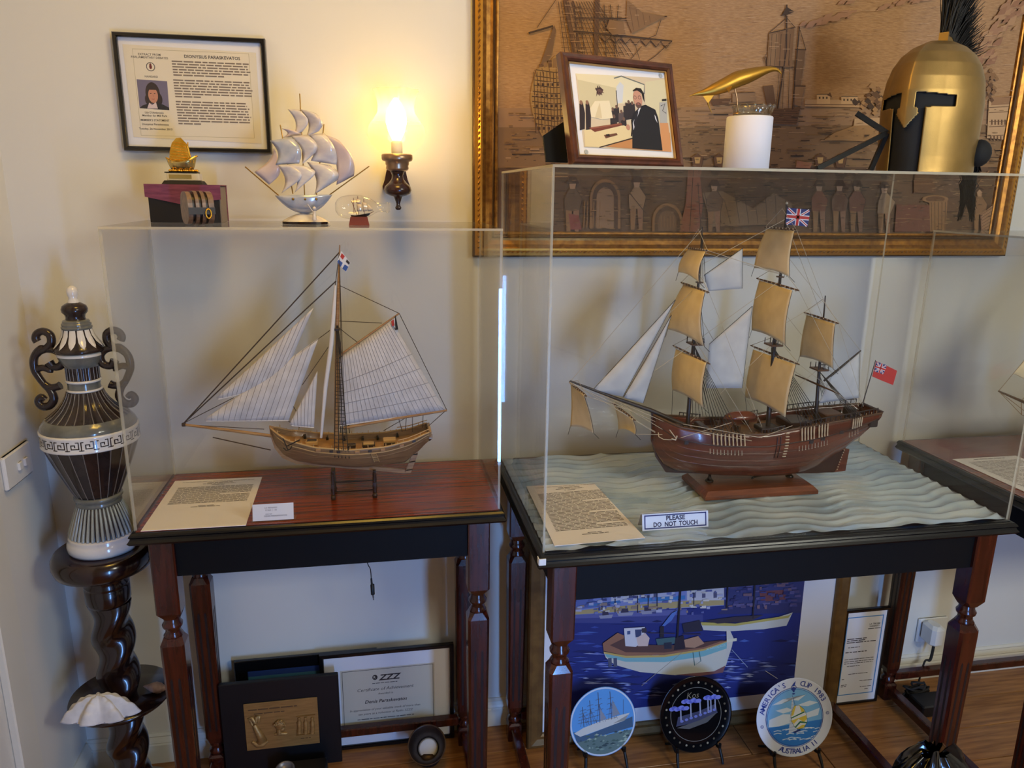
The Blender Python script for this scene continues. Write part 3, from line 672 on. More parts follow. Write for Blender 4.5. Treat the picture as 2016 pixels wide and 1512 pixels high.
def lr(z):
    for (r0, z0), (r1, z1) in zip(lp, lp[1:]):
        if z0 <= z <= z1: return r0+(r1-r0)*(z-z0)/(z1-z0)
    return lp[-1][0]
for i in range(12):
    pt = MB(); a0 = 2*PI*i/12; ring = []
    for z, wd in ((1.283, .20), (1.270, .22), (1.257, .19), (1.249, .11), (1.2425, .0)):
        ring.append((z, wd))
    L_ = []; R_ = []
    for z, wd in ring:
        r = lr(z)+.0014
        L_.append(V(uc)+V((r*math.cos(a0-wd), r*math.sin(a0-wd), z))); R_.append(V(uc)+V((r*math.cos(a0+wd), r*math.sin(a0+wd), z)))
    C_ = [V(uc)+V(((lr(z)+.0034)*math.cos(a0), (lr(z)+.0034)*math.sin(a0), z)) for z, wd in ring]
    n = len(ring)
    pt.add(L_+C_+R_, [(i_, i_+1, n+i_+1, n+i_) for i_ in range(n-1)]+[(n+i_, n+i_+1, 2*n+i_+1, 2*n+i_) for i_ in range(n-1)], 0, True)
    pt.build('petal', 'glaze_white', lid)
MB().lathe([(.027, 1.282), (.0315, 1.285), (.0315, 1.289), (.029, 1.2905), (.0305, 1.2925), (.030, 1.296), (.027, 1.2975), (.028, 1.2995), (.026, 1.303), (.021, 1.304)], uc, 32).build('lid_steps', 'glaze_olive', urn)
MB().lathe([(.021, 1.303), (.0195, 1.309), (.021, 1.315), (.0260, 1.321), (.0268, 1.328), (.024, 1.335), (.0165, 1.340), (.012, 1.342)], uc, 32).build('knob', 'glaze_dark', urn)
MB().lathe([(.012, 1.341), (.0105, 1.347), (.0085, 1.352), (.0105, 1.358), (.0118, 1.366), (.0095, 1.374), (.004, 1.3785), (.0005, 1.379)], uc, 24).build('finial', 'glaze_white', urn)
def hp(X, Y_): return PY(X/2.653, 540+Y_/2.653, UY)
hpaths = [([(238, 655), (214, 640), (200, 665), (222, 690), (262, 684), (282, 648), (262, 605), (232, 575), (205, 540), (182, 500), (176, 450), (190, 412), (212, 388), (228, 384)], [.005, .006, .0065, .007, .0072, .007, .0065, .006, .0062, .0066, .0068, .0065, .006, .005]),
          ([(196, 352), (186, 334), (196, 308), (228, 298), (262, 318), (268, 358), (244, 386), (210, 402), (190, 420)], [.007, .0068, .0065, .0066, .007, .007, .0068, .0062, .006]),
          ([(190, 410), (240, 392), (292, 400), (328, 432), (322, 474), (282, 484), (256, 458)], [.0055, .006, .0065, .007, .007, .0066, .008]),
          ([(182, 500), (222, 488), (258, 500), (262, 512)], [.006, .0058, .0055, .005]), ([(232, 572), (262, 590), (296, 588), (316, 580)], [.0055, .0062, .0066, .0075])]
for side in (0, 1):
    b = MB()
    for pts, rr in hpaths:
        P3 = [hp(*p) for p in pts]
        # smooth the path
        Q = []; RR = []
        for i in range(len(P3)-1):
            p0, p1, p2, p3 = P3[max(i-1, 0)], P3[i], P3[i+1], P3[min(i+2, len(P3)-1)]
            for k in range(4):
                t = k/4; Q.append(.5*((2*p1)+(p2-p0)*t+(2*p0-5*p1+4*p2-p3)*t*t+(3*p1-p0-3*p2+p3)*t**3)); RR.append(rr[i]+(rr[i+1]-rr[i])*t)
        Q.append(P3[-1]); RR.append(rr[-1])
        if side: Q = [V((2*UX+.004-p.x, p.y, p.z)) for p in Q]
        b.tube(Q, [x*1.3 for x in RR], 10)
    b.build('handle', 'glaze_dark', urn)

# barley-twist pedestal
mat('pedestal_wood', (40, 17, 11), .22, c2=(26, 11, 8), scale=(20, 20, 5), nscale=2, coat=.5)
pdx, pdy = .374, -.172
pdc = (pdx, pdy, 0)
pd = thing('twist_pedestal', 'dark barley-twist pedestal stand with round top and lower shelf', 'pedestal', (pdx, pdy, 0))
MB().lathe([(.06, .692), (.088, .694), (.106, .704), (.1115, .720), (.111, .736), (.104, .748), (.098, .7515), (.04, .7517)], pdc, 48).build('top', 'pedestal_wood', pd)
b = MB(); b.lathe([(.036, .60), (.047, .606), (.0505, .615), (.0505, .650), (.048, .653), (.0505, .656), (.0505, .660), (.046, .666), (.050, .676), (.058, .690), (.06, .694)], pdc, 32)
b.build('capital', 'pedestal_wood', pd)
def twist(z0, z1, n=60):
    b = MB(); prof = [(.0435, z0+(z1-z0)*i/n) for i in range(n+1)]
    b.lathe(prof, pdc, 40, flute=lambda k, a: 1+.15*math.sin(2*a-2*PI*(prof[k][1])/.105))
    return b
twist(.348, .605).build('twisted_column', 'pedestal_wood', pd)
MB().lathe([(.03, .328), (.095, .330), (.116, .336), (.1205, .342), (.118, .348), (.03, .349)], pdc, 48).build('shelf', 'pedestal_wood', pd)
b = twist(.10, .30, 48); b.lathe([(.045, .285), (.052, .295), (.050, .310), (.042, .318), (.046, .329)], pdc, 32); b.build('twisted_column', 'pedestal_wood', pd)
MB().lathe([(.11, 0), (.115, .012), (.105, .035), (.07, .055), (.048, .075), (.045, .11)], pdc, 40).build('foot', 'pedestal_wood', pd)

# clam shell
mat('shell_white', (226, 224, 222), .55, c2=(206, 204, 204), scale=(30, 30, 30), bump=.15, bscale=90)
mat('shell_pink', (186, 156, 140), .5, c2=(140, 112, 100), scale=(50, 50, 50))
shc = V((.356, -.2625, .3495))
cb = MB()
def clam(u, v):
    th = 2*PI*u; t = max(v, .001); e_ = abs(math.sin(th/2))
    rib = math.cos(th*7+.4); rp = max(rib, 0)
    R_ = 1+.17*rib*t**2
    x = .078*t*R_*math.cos(th); y = .0345*t*R_*math.sin(th)
    z = .058*(1-t**1.9)+.0155*(rib+.25)*t*(1-.55*t**3)+.0035*rp*math.sin(t*24)*t
    return shc+V((x, y, max(z, .0018)))
cb.grid(clam, 168, 34)
tag(cb.build('clam_shell', 'shell_white', None, origin=shc, solid=.003), 'white giant clam shell with deep fluted lip on the pedestal shelf', 'shell')
cs = MB(); sp0 = V((.462, -.188, .3645)); ax = Matrix.Translation(sp0) @ Matrix.Rotation(PI/2, 4, 'Y') @ Matrix.Rotation(.3, 4, 'X')
cs.lathe([(.001, -.034), (.004, -.028), (.007, -.02), (.011, -.010), (.0135, .0), (.0125, .010), (.008, .020), (.0035, .028), (.001, .032)], (0, 0, 0), 20, xf=ax, flute=lambda k, a: 1+.06*math.sin(3*a+k*1.4))
cs.tube([ax @ V((.0125, .002, -.012)), ax @ V((.015, 0, .0)), ax @ V((.012, -.002, .014))], [.001, .003, .001], 6)
tag(cs.build('sea_shell', 'shell_pink', None, origin=(.462, -.188, .350)), 'small pinkish spindle sea shell beside the clam shell', 'shell')

# ------------------------------------------------------------------ ornaments on the left case
ZT = 1.5166
mat('box_black', (14, 13, 17), .6)
mat('box_purple', (104, 44, 72), .55, c2=(128, 62, 88), scale=(30, 30, 200), nscale=1.2, bump=.1)
mat('box_grey', (128, 116, 108), .7)
bx0, bx1, by0, by1, bz1 = .556, .706, -.176, -.096, ZT+.081
gb = thing('gift_box', 'small black box with purple lid flap under the gold junk', 'box', ((bx0+bx1)/2, (by0+by1)/2, ZT))
MB().box((bx0+.004, by0, ZT+.0003), (bx1, by1, bz1-.002)).build('body', 'box_black', gb)
b = MB()
b.prism([(-.002, bz1-.026), (.07, bz1-.041), (.155, bz1-.030), (.155, bz1+.001), (-.002, bz1+.001)], (bx0, by0-.0012, 0), (1, 0, 0), (0, 0, 1), (0, 1, 0), -.0014, .0010)
b.box((bx0-.002, by0-.0012, bz1-.0015), (bx1+.004, by1+.002, bz1+.001)); b.box((bx0-.002, by1, bz1-.03), (bx1+.004, by1+.002, bz1+.001))
b.build('lid_flap', 'box_purple', gb)
b = MB(); b.box((bx1+.0004, by0+.004, ZT+.0005), (bx1+.0024, by1-.002, bz1-.003)); b.build('side_panel', 'box_grey', gb)
b = MB(); b.box((bx1+.0026, by1-.004, ZT+.0003), (bx1+.0040, by1, bz1-.003)); b.build('side_edge', 'box_purple', gb)

mat('gold', (222, 164, 44), .24, metal=1., c2=(238, 190, 80), scale=(80, 80, 80), bump=.2, bscale=300)
mat('pale_gold', (206, 184, 120), .22, metal=.9)
mat('crystal', (214, 204, 180), .08, spec=.8, coat=.6)
JZ = bz1+.001; jx, jy = .629, -.140
jk = thing('gold_junk', 'tiny gold Chinese junk on a crystal stand atop the black box', 'ornament', (jx, jy, JZ))
def tap(x0, x1, y0, y1, z0, z1, i): return [[(x0, y0, z0), (x1, y0, z0), (x1, y1, z0), (x0, y1, z0)], [(x0+i, y0+i, z1), (x1-i, y0+i, z1), (x1-i, y1-i, z1), (x0+i, y1-i, z1)]]
MB().rings(tap(jx-.042, jx+.044, jy-.024, jy+.024, JZ+.0002, JZ+.008, .005), 0, False).build('plinth', 'box_black', jk)
MB().bbox((jx-.032, jy-.016, JZ+.0082), (jx+.036, jy+.016, JZ+.024), .001).build('crystal_block', 'crystal', jk)
MB().box((jx-.027, jy-.0166, JZ+.012), (jx+.020, jy-.0161, JZ+.021)).build('name_plate', 'pale_gold', jk)
MB().bbox((jx-.036, jy-.017, JZ+.0242), (jx+.032, jy+.017, JZ+.0268), .0008).build('top_plate', 'box_black', jk)
b = MB()
for i in range(15): b.sphere((jx-.026+i*.004, jy-.006+.003*math.sin(i*2), JZ+.0292), .0034, 8, 6)
b.build('waves', 'gold', jk, kind='stuff')
def junk_hull(u, v):
    s_ = u*2-1; w_ = .0115*(1-abs(s_)**3.0)+.0015; t = v*2-1
    sheer = .012*s_*s_+.004*s_; z = JZ+.031+(.017+sheer)*abs(t)**1.3; x = jx-.001+s_*(.022+.010*abs(t))
    return V((x, jy+w_*math.copysign(abs(t)**.5, t), z))
b = MB(); b.grid(junk_hull, 20, 12); b.build('hull', 'pale_gold', jk, solid=.0012)
b = MB()
for s_ in (-1, 1): b.tube([(jx-.033, jy+s_*.004, JZ+.0565), (jx-.018, jy+s_*.010, JZ+.0500), (jx, jy+s_*.0115, JZ+.0485), (jx+.018, jy+s_*.010, JZ+.0520), (jx+.0325, jy+s_*.004, JZ+.0615)], .0011, 6)
for i in range(9): b.line((jx-.026+i*.0065, jy-.011, JZ+.046), (jx-.026+i*.0065, jy-.011, JZ+.0525), .0007)
b.build('rail', 'gold', jk, kind='stuff')
b = MB()
sl = [(-.026, .052), (-.024, .070), (-.018, .088), (-.008, .0985), (.001, .0995), (.012, .0875), (.0165, .080), (.018, .060), (.019, .044), (-.002, .050), (-.02, .0505)]
b.prism(sl, (jx, jy-.001, JZ), (1, 0, 0), (0, 0, 1), (0, 1, 0), -.0010, .0010)
b.build('sail', 'gold', jk)
b = MB()
for k in range(7): t = k/7; b.line((jx-.0255+.010*t*t*1.4, jy-.0022, JZ+.053+.043*t), (jx+.017-.006*t, jy-.0022, JZ+.050+.041*t), .0007)
b.line((jx+.012, jy-.002, JZ+.04), (jx+.0155, jy-.002, JZ+.090), .0012); b.line((jx+.014, jy-.0024, JZ+.082), (jx+.020, jy-.0024, JZ+.046), .0022)
b.build('battens', 'gold', jk, kind='stuff')

# wooden pulley block
mat('block_wood', (128, 96, 70), .4, c2=(96, 70, 52), scale=(60, 60, 60), nscale=1.5, coat=.3)
mat('block_dark', (30, 20, 20), .4)
pbc = V((.683, -.285, ZT+.0005)); RX = Matrix.Translation(pbc) @ Matrix.Rotation(.5, 4, 'Z')
pb = thing('pulley_block', 'small rounded wooden pulley block in front of the black box', 'ornament', tuple(pbc))
def oval(n=28, rx=.0275, rz=.0345): return [(rx*math.copysign(abs(math.cos(2*PI*i/n))**.75, math.cos(2*PI*i/n)), .0345+rz*math.copysign(abs(math.sin(2*PI*i/n))**.8, math.sin(2*PI*i/n))) for i in range(n)]
for k, (y0, y1) in enumerate(((-.026, -.017), (-.011, -.004), (.002, .009), (.015, .026))):
    b = MB(RX); b.prism(oval(28, .0275 if k in (1, 2) else .0262, .0345 if k in (1, 2) else .033), (y0, 0, 0), (0, 1, 0), (0, 0, 1), (1, 0, 0), 0, y1-y0); b.build('cheek', 'block_wood', pb)
for y0, y1 in ((-.017, -.011), (-.004, .002), (.009, .015)):
    b = MB(RX); b.prism(oval(24, .022, .028), (y0, 0, 0), (0, 1, 0), (0, 0, 1), (1, 0, 0), 0, y1-y0); b.build('sheave', 'block_dark', pb)
b = MB(RX); b.box((-.0265, -.029, .022), (.0265, -.0272, .036)); b.build('strap', 'block_dark', pb)
b = MB(RX); b.tube([(.012+.0055*math.cos(2*PI*i/14), -.0305, .0235+.0095*math.sin(2*PI*i/14)) for i in range(14)], .0016, 8, closed=True); b.build('ring', 'gold', pb)

# mother-of-pearl ship
mat('pearl', (226, 218, 208), .22, c2=(206, 196, 196), scale=(14, 14, 40), nscale=2, coat=.5, spec=.6)
mat('pearl_blue', (176, 182, 194), .2, c2=(204, 204, 208), scale=(30, 30, 30), nscale=1.5, coat=.6, metal=.2)
mat('pearl_rose', (196, 176, 176), .3, c2=(214, 196, 188), scale=(20, 20, 20), coat=.4)
mat('gold_rod', (150, 116, 50), .3, metal=.9)
SY = -.205
def sp(X, Y_, dy=0): return PY(280+X/3.36, 160+Y_/3.36, SY+dy)
ss = thing('shell_ship', 'mother-of-pearl sailing ship ornament with gold masts on a shell base', 'ornament', (sp(1080, 950).x, SY, ZT))
def patch(b, c4, bulge, n=8, curl=0):
    p = [V(x) for x in c4]
    def fn(u, v):
        q_ = (p[0]*(1-u)+p[1]*u)*(1-v)+(p[3]*(1-u)+p[2]*u)*v
        return q_+V(bulge)*(math.sin(PI*u)*math.sin(PI*(.15+.85*v)))+V((curl*math.sin(PI*v), 0, 0))
    b.grid(fn, n, n)
sails = [((1045, 185, .0), (1150, 215, -.01), (1168, 330, -.012), (1085, 368, .0), (.008, -.016, 0), 'pearl'), ((962, 184, .004), (1042, 192, .0), (1060, 335, 0), (1000, 362, .0), (.014, -.012, 0), 'pearl'),
         ((925, 312, .004), (1000, 325, .004), (1040, 365, .004), (930, 372, .006), (.004, -.008, 0), 'pearl_rose'), ((845, 392, .0), (990, 365, -.004), (1038, 545, -.008), (882, 552, 0), (.016, -.016, 0), 'pearl_blue'),
         ((985, 362, -.006), (1095, 355, -.008), (1148, 470, -.012), (1060, 548, -.01), (.012, -.016, 0), 'pearl'), ((1098, 352, .002), (1205, 345, 0), (1285, 552, -.002), (1115, 525, -.002), (.012, -.018, 0), 'pearl'),
         ((1205, 352, .008), (1320, 410, .012), (1400, 625, .014), (1285, 686, .01), (.014, -.014, .0), 'pearl_rose'), ((870, 440, .012), (905, 545, .01), (840, 684, .012), (742, 600, .016), (.006, -.012, -.004), 'pearl_rose'),
         ((898, 556, -.004), (968, 550, -.008), (1045, 650, -.014), (922, 740, -.004), (.018, -.016, 0), 'pearl'), ((965, 552, -.012), (1075, 560, -.012), (1135, 620, -.018), (1010, 735, -.014), (.014, -.012, 0), 'pearl'),
         ((1090, 535, -.002), (1240, 558, -.002), (1288, 655, -.002), (1140, 748, -.006), (.014, -.02, 0), 'pearl')]
for s_ in sails:
    b = MB(); patch(b, [sp(x, y, d) for x, y, d in s_[:4]], s_[4], 10, .011); b.build('sail', s_[5], ss, solid=.0009)
for a, c in (((1042, 82), (1075, 770)), ((913, 288), (997, 745)), ((1202, 284), (1150, 770))):
    MB().line(sp(*a, 0.004), sp(*c, 0.004), .0012, 6).build('mast', 'gold_rod', ss)
for a, c in (((680, 565), (908, 760)), ((1502, 562), (1238, 752))): MB().line(sp(*a), sp(*c), .0014, 6).build('spar', 'gold_rod', ss)
def sh_hull(u, v):
    a = sp(880, 762); c = sp(1258, 755); m = sp(1070, 872)
    s_ = u*2-1; t = v*2-1
    x = a.x+(c.x-a.x)*u; w_ = .026*(1-s_*s_)**.6+.001; zt = a.z+(c.z-a.z)*u+.002; d = (zt-m.z)*(1-abs(s_)**2.2)
    return V((x, SY+w_*math.sin(t*PI/2), zt-d*math.cos(t*PI/2)))
b = MB(); b.grid(sh_hull, 24, 16); hl = b.build('hull', 'pearl_blue', ss, solid=.0012)
b = MB()
for X in (998, 1078, 1152): b.sphere(sp(X, 780, -.0255), .0028, 10, 8)
b.build('gold_studs', 'gold_rod', hl, kind='stuff')
bl = sp(920, 945); br = sp(1240, 950)
b = MB()
def dome(u, v):
    a = 2*PI*u; r = 1-v
    wob = 1+.08*math.sin(5*a)
    return V(((bl.x+br.x)/2+(br.x-bl.x)/2*r*math.cos(a)*wob, SY+.024*r*math.sin(a)*wob, ZT+.0036+.0215*(1-r**1.7)))
b.grid(dome, 32, 8); b.build('shell_base', 'pearl', ss)
b = MB(); b.rings([[((bl.x+br.x)/2+(br.x-bl.x)/2*.95*math.cos(2*PI*i/24), SY-.003+.026*math.sin(2*PI*i/24), z) for i in range(24)] for z in (ZT+.0003, ZT+.0055)], 0, False); b.build('wood_base', 'pedestal_wood', ss)
fg = sp(1138, 880, -.03)
b = MB(); b.tube([fg+V((0, 0, -.012)), fg+V((0, 0, -.002)), fg+V((.001, 0, .007))], [.0045, .0038, .0026], 8); b.sphere(fg+V((.001, 0, .0125)), .0042, 10, 8); b.tube([fg+V((-.001, 0, .004)), fg+V((-.007, 0, .012)), fg+V((-.013, 0, .022))], .0011, 6)
b.build('figurine', 'pearl', ss)

# ship in a bottle
pane_mat('bottle_glass', (.98, .98, .97), 1.5, .01, 1.2)
mat('cork_red', (120, 50, 34), .5); mat('tiny_sail', (226, 206, 176), .8); mat('tiny_hull', (34, 40, 46), .5); mat('tiny_spar', (110, 50, 30), .5)
BY = -.255
bm = PY(712, 408, BY); bl_ = thing('bottle_ship', 'ship in a bottle lying on a small red stand near the wall lamp', 'ornament', (PY(708, 440, BY).x, BY, ZT))
def bp_(u, v): return PY(u, v, BY)
b = MB(); AX = Matrix.Translation(bm) @ Matrix.Rotation(PI/2, 4, 'Y')
b.lathe([(.0005, -.0565), (.009, -.0560), (.017, -.051), (.0225, -.042), (.0255, -.028), (.0265, -.014), (.0255, .0), (.022, .012), (.017, .022), (.012, .030), (.0098, .036), (.0095, .052), (.0115, .053), (.0115, .057), (.0098, .058), (.0098, .061)], (0, 0, 0), 28, xf=AX, caps=False)
b.build('bottle', 'bottle_glass', bl_)
st = bp_(707, 436)
b = MB(); b.rings([[(st.x-.022, BY-.015, ZT+.0003), (st.x+.022, BY-.015, ZT+.0003), (st.x+.022, BY+.015, ZT+.0003), (st.x-.022, BY+.015, ZT+.0003)], [(st.x-.018, BY-.013, ZT+.0185), (st.x+.018, BY-.013, ZT+.0185), (st.x+.018, BY+.013, ZT+.0185), (st.x-.018, BY+.013, ZT+.0185)]], 0, False); b.build('stand', 'cork_red', bl_)
b = MB(); h0 = bp_(690, 424); h1 = bp_(729, 421); b.rings([[(h0.x, BY, h0.z+.001), (h0.x, BY+.0003, h0.z+.001), (h0.x+.002, BY, h0.z-.003)], [(h0.x+.01, BY-.006, h0.z), (h0.x+.01, BY+.006, h0.z), (h0.x+.01, BY, h0.z-.007)], [(h1.x-.01, BY-.006, h1.z), (h1.x-.01, BY+.006, h1.z), (h1.x-.01, BY, h1.z-.007)], [(h1.x, BY-.001, h1.z+.002), (h1.x, BY+.001, h1.z+.002), (h1.x-.002, BY, h1.z-.003)]], 0, False); b.build('hull', 'tiny_hull', bl_)
b = MB()
for a, c in (((704, 386), (706, 423)), ((716, 392), (717, 422)), ((692, 396), (703, 424)), ((696, 390), (697, 420)), ((724, 423), (736, 416))): b.line(bp_(*a), bp_(*c), .0006)
b.build('masts', 'tiny_spar', bl_, kind='stuff')
for c4 in (((701, 391), (711, 394), (711, 402), (701, 400)), ((702, 402), (712, 403), (713, 416), (703, 416)), ((713, 398), (722, 400), (724, 415), (715, 417)), ((724, 402), (735, 414), (725, 416), (722, 410))):
    b = MB(); patch(b, [bp_(*p) for p in c4], (.002, -.003, 0), 4); b.build('sail', 'tiny_sail', bl_, solid=.0004)
# ------------------------------------------------------------------ one-masted model on the left table
mat('pale_wood', (176, 134, 84), .45, c2=(146, 104, 62), scale=(12, 60, 200), nscale=1.2, detail=4)
mat('hull_wood', (150, 116, 78), .4, c2=(124, 92, 60), scale=(10, 40, 260), nscale=1.1, detail=4, coat=.15)
mat('hull_trim', (196, 158, 104), .4)
mat('deck_wood', (188, 140, 76), .5, c2=(160, 112, 56), scale=(20, 300, 20), nscale=1)
mat('dark_wood', (44, 28, 22), .4)
mat('rope_dark', (58, 44, 34), .8); mat('rope_tan', (150, 118, 78), .8); mat('rope_black', (30, 26, 24), .8)
mat('sail_white', (214, 208, 204), .9, c2=(200, 194, 190), scale=(40, 40, 40), bump=.1, bscale=300)
mat('sail_edge', (226, 220, 214), .9)
mat('seam', (150, 142, 140), .9)
mat('iron', (30, 28, 30), .4, metal=.6)
def catmull(P, n=6):
    Q = []
    for i in range(len(P)-1):
        p0, p1, p2, p3 = P[max(i-1, 0)], P[i], P[i+1], P[min(i+2, len(P)-1)]
        for k in range(n):
            t = k/n; Q.append(.5*((2*p1)+(p2-p0)*t+(2*p0-5*p1+4*p2-p3)*t*t+(3*p1-p0-3*p2+p3)*t**3))
    return Q+[P[-1]]
def interp(tab, s):
    for (a, va), (b, vb) in zip(tab, tab[1:]):
        if s <= b:
            t = (s-a)/(b-a) if b > a else 0; t = t*t*(3-2*t)*.35+t*.65
            return va+(vb-va)*t
    return tab[-1][1]
class Hull:
    """sheer, keel: [(s, z)]; beam: [(s, half breadth)]; x from xb (bow) to xs (stern) on the centre plane y"""
    def __init__(h, xb, xs, y, sheer, keel, beam, full, stem=0.0, tumble=.06):
        h.xb, h.xs, h.y, h.sheer, h.keel, h.beam, h.full, h.stem, h.tumble = xb, xs, y, sheer, keel, beam, full, stem, tumble
    def pt(h, s, t, side, off=0):
        """t = 0 keel .. 1 sheer"""
        zs = interp(h.sheer, s); zk = interp(h.keel, s); B = interp(h.beam, s); e = interp(h.full, s)
        yy = B*(t**e)*(1-h.tumble*max(0, (t-.7)/.3)**1.5)+off
        return V((h.xb+(h.xs-h.xb)*s, h.y+side*yy, zk+(zs-zk)*t))
    def shell(h, ns=44, nt=14):
        b = MB()
        for side in (-1, 1):
            b.grid(lambda u, v: h.pt(u, v, side), ns, nt)
        # transom
        A = [h.pt(1, v/nt, -1) for v in range(nt+1)]; B_ = [h.pt(1, v/nt, 1) for v in range(nt+1)]
        b.add(A+B_, [(i, i+1, nt+2+i, nt+1+i) for i in range(nt)])
        return b
    def strip(h, t, s0, s1, r, off, n=30, both=True, dt=0):
        b = MB()
        for side in ((-1, 1) if both else (-1,)):
            b.tube([h.pt(s0+(s1-s0)*i/n, t+dt*i/n, side, off) for i in range(n+1)], r, 6)
        return b
    def deck(h, drop, s0=.03, s1=.985, n=30):
        b = MB(); L_ = []; R_ = []
        for i in range(n+1):
            s = s0+(s1-s0)*i/n; zs = interp(h.sheer, s); zk = interp(h.keel, s); t = max(.1, (zs-drop-zk)/(zs-zk))
            a = h.pt(s, t, -1, -.0012); c = h.pt(s, t, 1, -.0012); L_.append(a); R_.append(c)
        m = n+1; b.add(L_+R_, [(i, i+1, m+i+1, m+i) for i in range(n)])
        return b
def sail4(p, bulge, nu=10, nv=10, ex=(1., 1.)):
    """cloth: p = four corners (peak, throat, tack, clew order around); bulge = vector"""
    p = [V(x) for x in p]
    def fn(u, v): return (p[0]*(1-u)+p[1]*u)*(1-v)+(p[3]*(1-u)+p[2]*u)*v+V(bulge)*(math.sin(PI*u)*math.sin(PI*v))
    b = MB(); b.grid(fn, nu, nv); return b, fn

Y1 = -.228
def s1(u, v, d=0): return PY(u, v, Y1+d)
xb = s1(533, 850).x; xs = s1(843, 845).x
def z1(u, v): return s1(u, v).z
def ss1(u): return (s1(u, 860).x-xb)/(xs-xb)
H1 = Hull(xb, xs, Y1,
    [(0, z1(533, 842)), (.12, z1(570, 858)), (.3, z1(626, 867)), (.5, z1(690, 870)), (.7, z1(752, 866)), (.87, z1(805, 856)), (1, z1(843, 842))],
    [(0, z1(533, 856)), (.03, z1(542, 880)), (.08, z1(556, 898)), (.16, z1(580, 908)), (.3, z1(626, 913)), (.6, z1(720, 917)), (.84, z1(790, 910)), (.92, z1(818, 890)), (1, z1(840, 868))],
    [(0, .003), (.05, .026), (.14, .046), (.3, .060), (.5, .064), (.75, .058), (.92, .046), (1, .040)],
    [(0, .9), (.1, .8), (.25, .5), (.5, .38), (.7, .5), (.85, .9), (1, .8)])
cut = thing('cutter_model', 'pale wooden one-masted ship model with white striped sails', 'ship model', (s1(690, 915).x, Y1, s1(690, 930).z))
hull = H1.shell().build('hull', 'hull_wood', cut, solid=.0022)
H1.strip(.80, .02, 1, .0016, .001).build('wale', 'hull_trim', hull)
H1.strip(.62, .02, 1, .0013, .0006).build('strake', 'pale_wood', hull)
H1.strip(1.0, .0, 1, .0022, .0004).build('cap_rail', 'hull_trim', hull)
H1.deck(.013).build('deck', 'deck_wood', cut)
# keel, stem and rudder
b = MB(); prof_ = [s1(*p) for p in ((530, 838), (532, 856), (541, 882), (556, 901), (582, 912), (640, 918), (720, 924), (797, 931), (797, 924), (720, 916), (640, 910), (586, 904), (562, 893), (549, 876), (541, 856), (538, 840))]
b.prism([(p.x, p.z) for p in prof_], (0, Y1, 0), (1, 0, 0), (0, 0, 1), (0, 1, 0), -.003, .003); b.build('keel', 'pale_wood', hull)
b = MB(); b.prism([(s1(*p).x, s1(*p).z) for p in ((797, 931), (809, 930), (823, 892), (822, 884), (815, 884))], (0, Y1, 0), (1, 0, 0), (0, 0, 1), (0, 1, 0), -.0025, .0025); b.build('rudder', 'pale_wood', cut)
b = MB()
for p, q_ in (((800, 926), (812, 924)), ((806, 910), (818, 908)), ((812, 895), (822, 894))): b.line(s1(*p, -.0035), s1(*q_, -.0035), .0014, 5)
b.build('rudder_hinges', 'iron', cut, kind='stuff')
b = MB(); b.rings([[H1.pt(1, t, sd)+V((.0012, 0, 0)) for t, sd in ((.55, -1), (1.02, -1), (1.02, 1), (.55, 1))], [H1.pt(1, t, sd)+V((.0055, 0, 0)) for t, sd in ((.55, -1), (1.04, -1), (1.04, 1), (.55, 1))]], 0, False); b.build('transom', 'hull_trim', cut)
# gun ports, channels, anchor, ladder on the near side
for u in (630, 650): pass
for s_ in (.30, .54, .70, .82):
    p = H1.pt(s_, .905, -1, .001); b = MB(); b.bbox((p.x-.0055, p.y-.0035, p.z-.0035), (p.x+.0055, p.y+.001, p.z+.0035), .0008); b.build('gun_port', 'pale_wood', hull)
for s_ in (.38, .425, .62, .90):
    p = H1.pt(s_, .905, -1, .001); b = MB(); b.bbox((p.x-.004, p.y-.0022, p.z-.0030), (p.x+.004, p.y+.001, p.z+.0030), .0006); b.build('gun_port', 'dark_wood', hull)
b = MB()
for i in range(5):
    p = H1.pt(.40+.022*i, .93, -1, .0025); b.line(p+V((0, 0, .008)), H1.pt(.40+.022*i, .62, -1, .002), .0011)
b.build('chain_plates', 'rope_black', cut, kind='stuff')
ld = thing('x', 'x', 'x'); bpy.data.objects.remove(ld)
lp0, lp1 = H1.pt(.625, .80, -1, .0035), H1.pt(.645, .36, -1, .004)
lad = MB()
for dx in (0, .0115): lad.line(lp0+V((dx, 0, 0)), lp1+V((dx, 0, 0)), .0009)
for i in range(5): t = (i+.3)/5; p = lp0.lerp(lp1, t); lad.line(p, p+V((.0115, 0, 0)), .0008)
lad.build('ladder', 'hull_trim', cut)
an = MB(); a0, a1 = s1(557, 863, -.058), s1(567, 886, -.06)
an.line(a0, a1, .0012); an.tube([a1+V((-.010, 0, .006)), a1+V((-.004, 0, -.001)), a1, a1+V((.005, 0, .002)), a1+V((.009, 0, .009))], .0011, 5)
an.line(s1(566, 878, -.06), s1(590, 866, -.062), .0014); an.build('anchor', 'iron', cut)
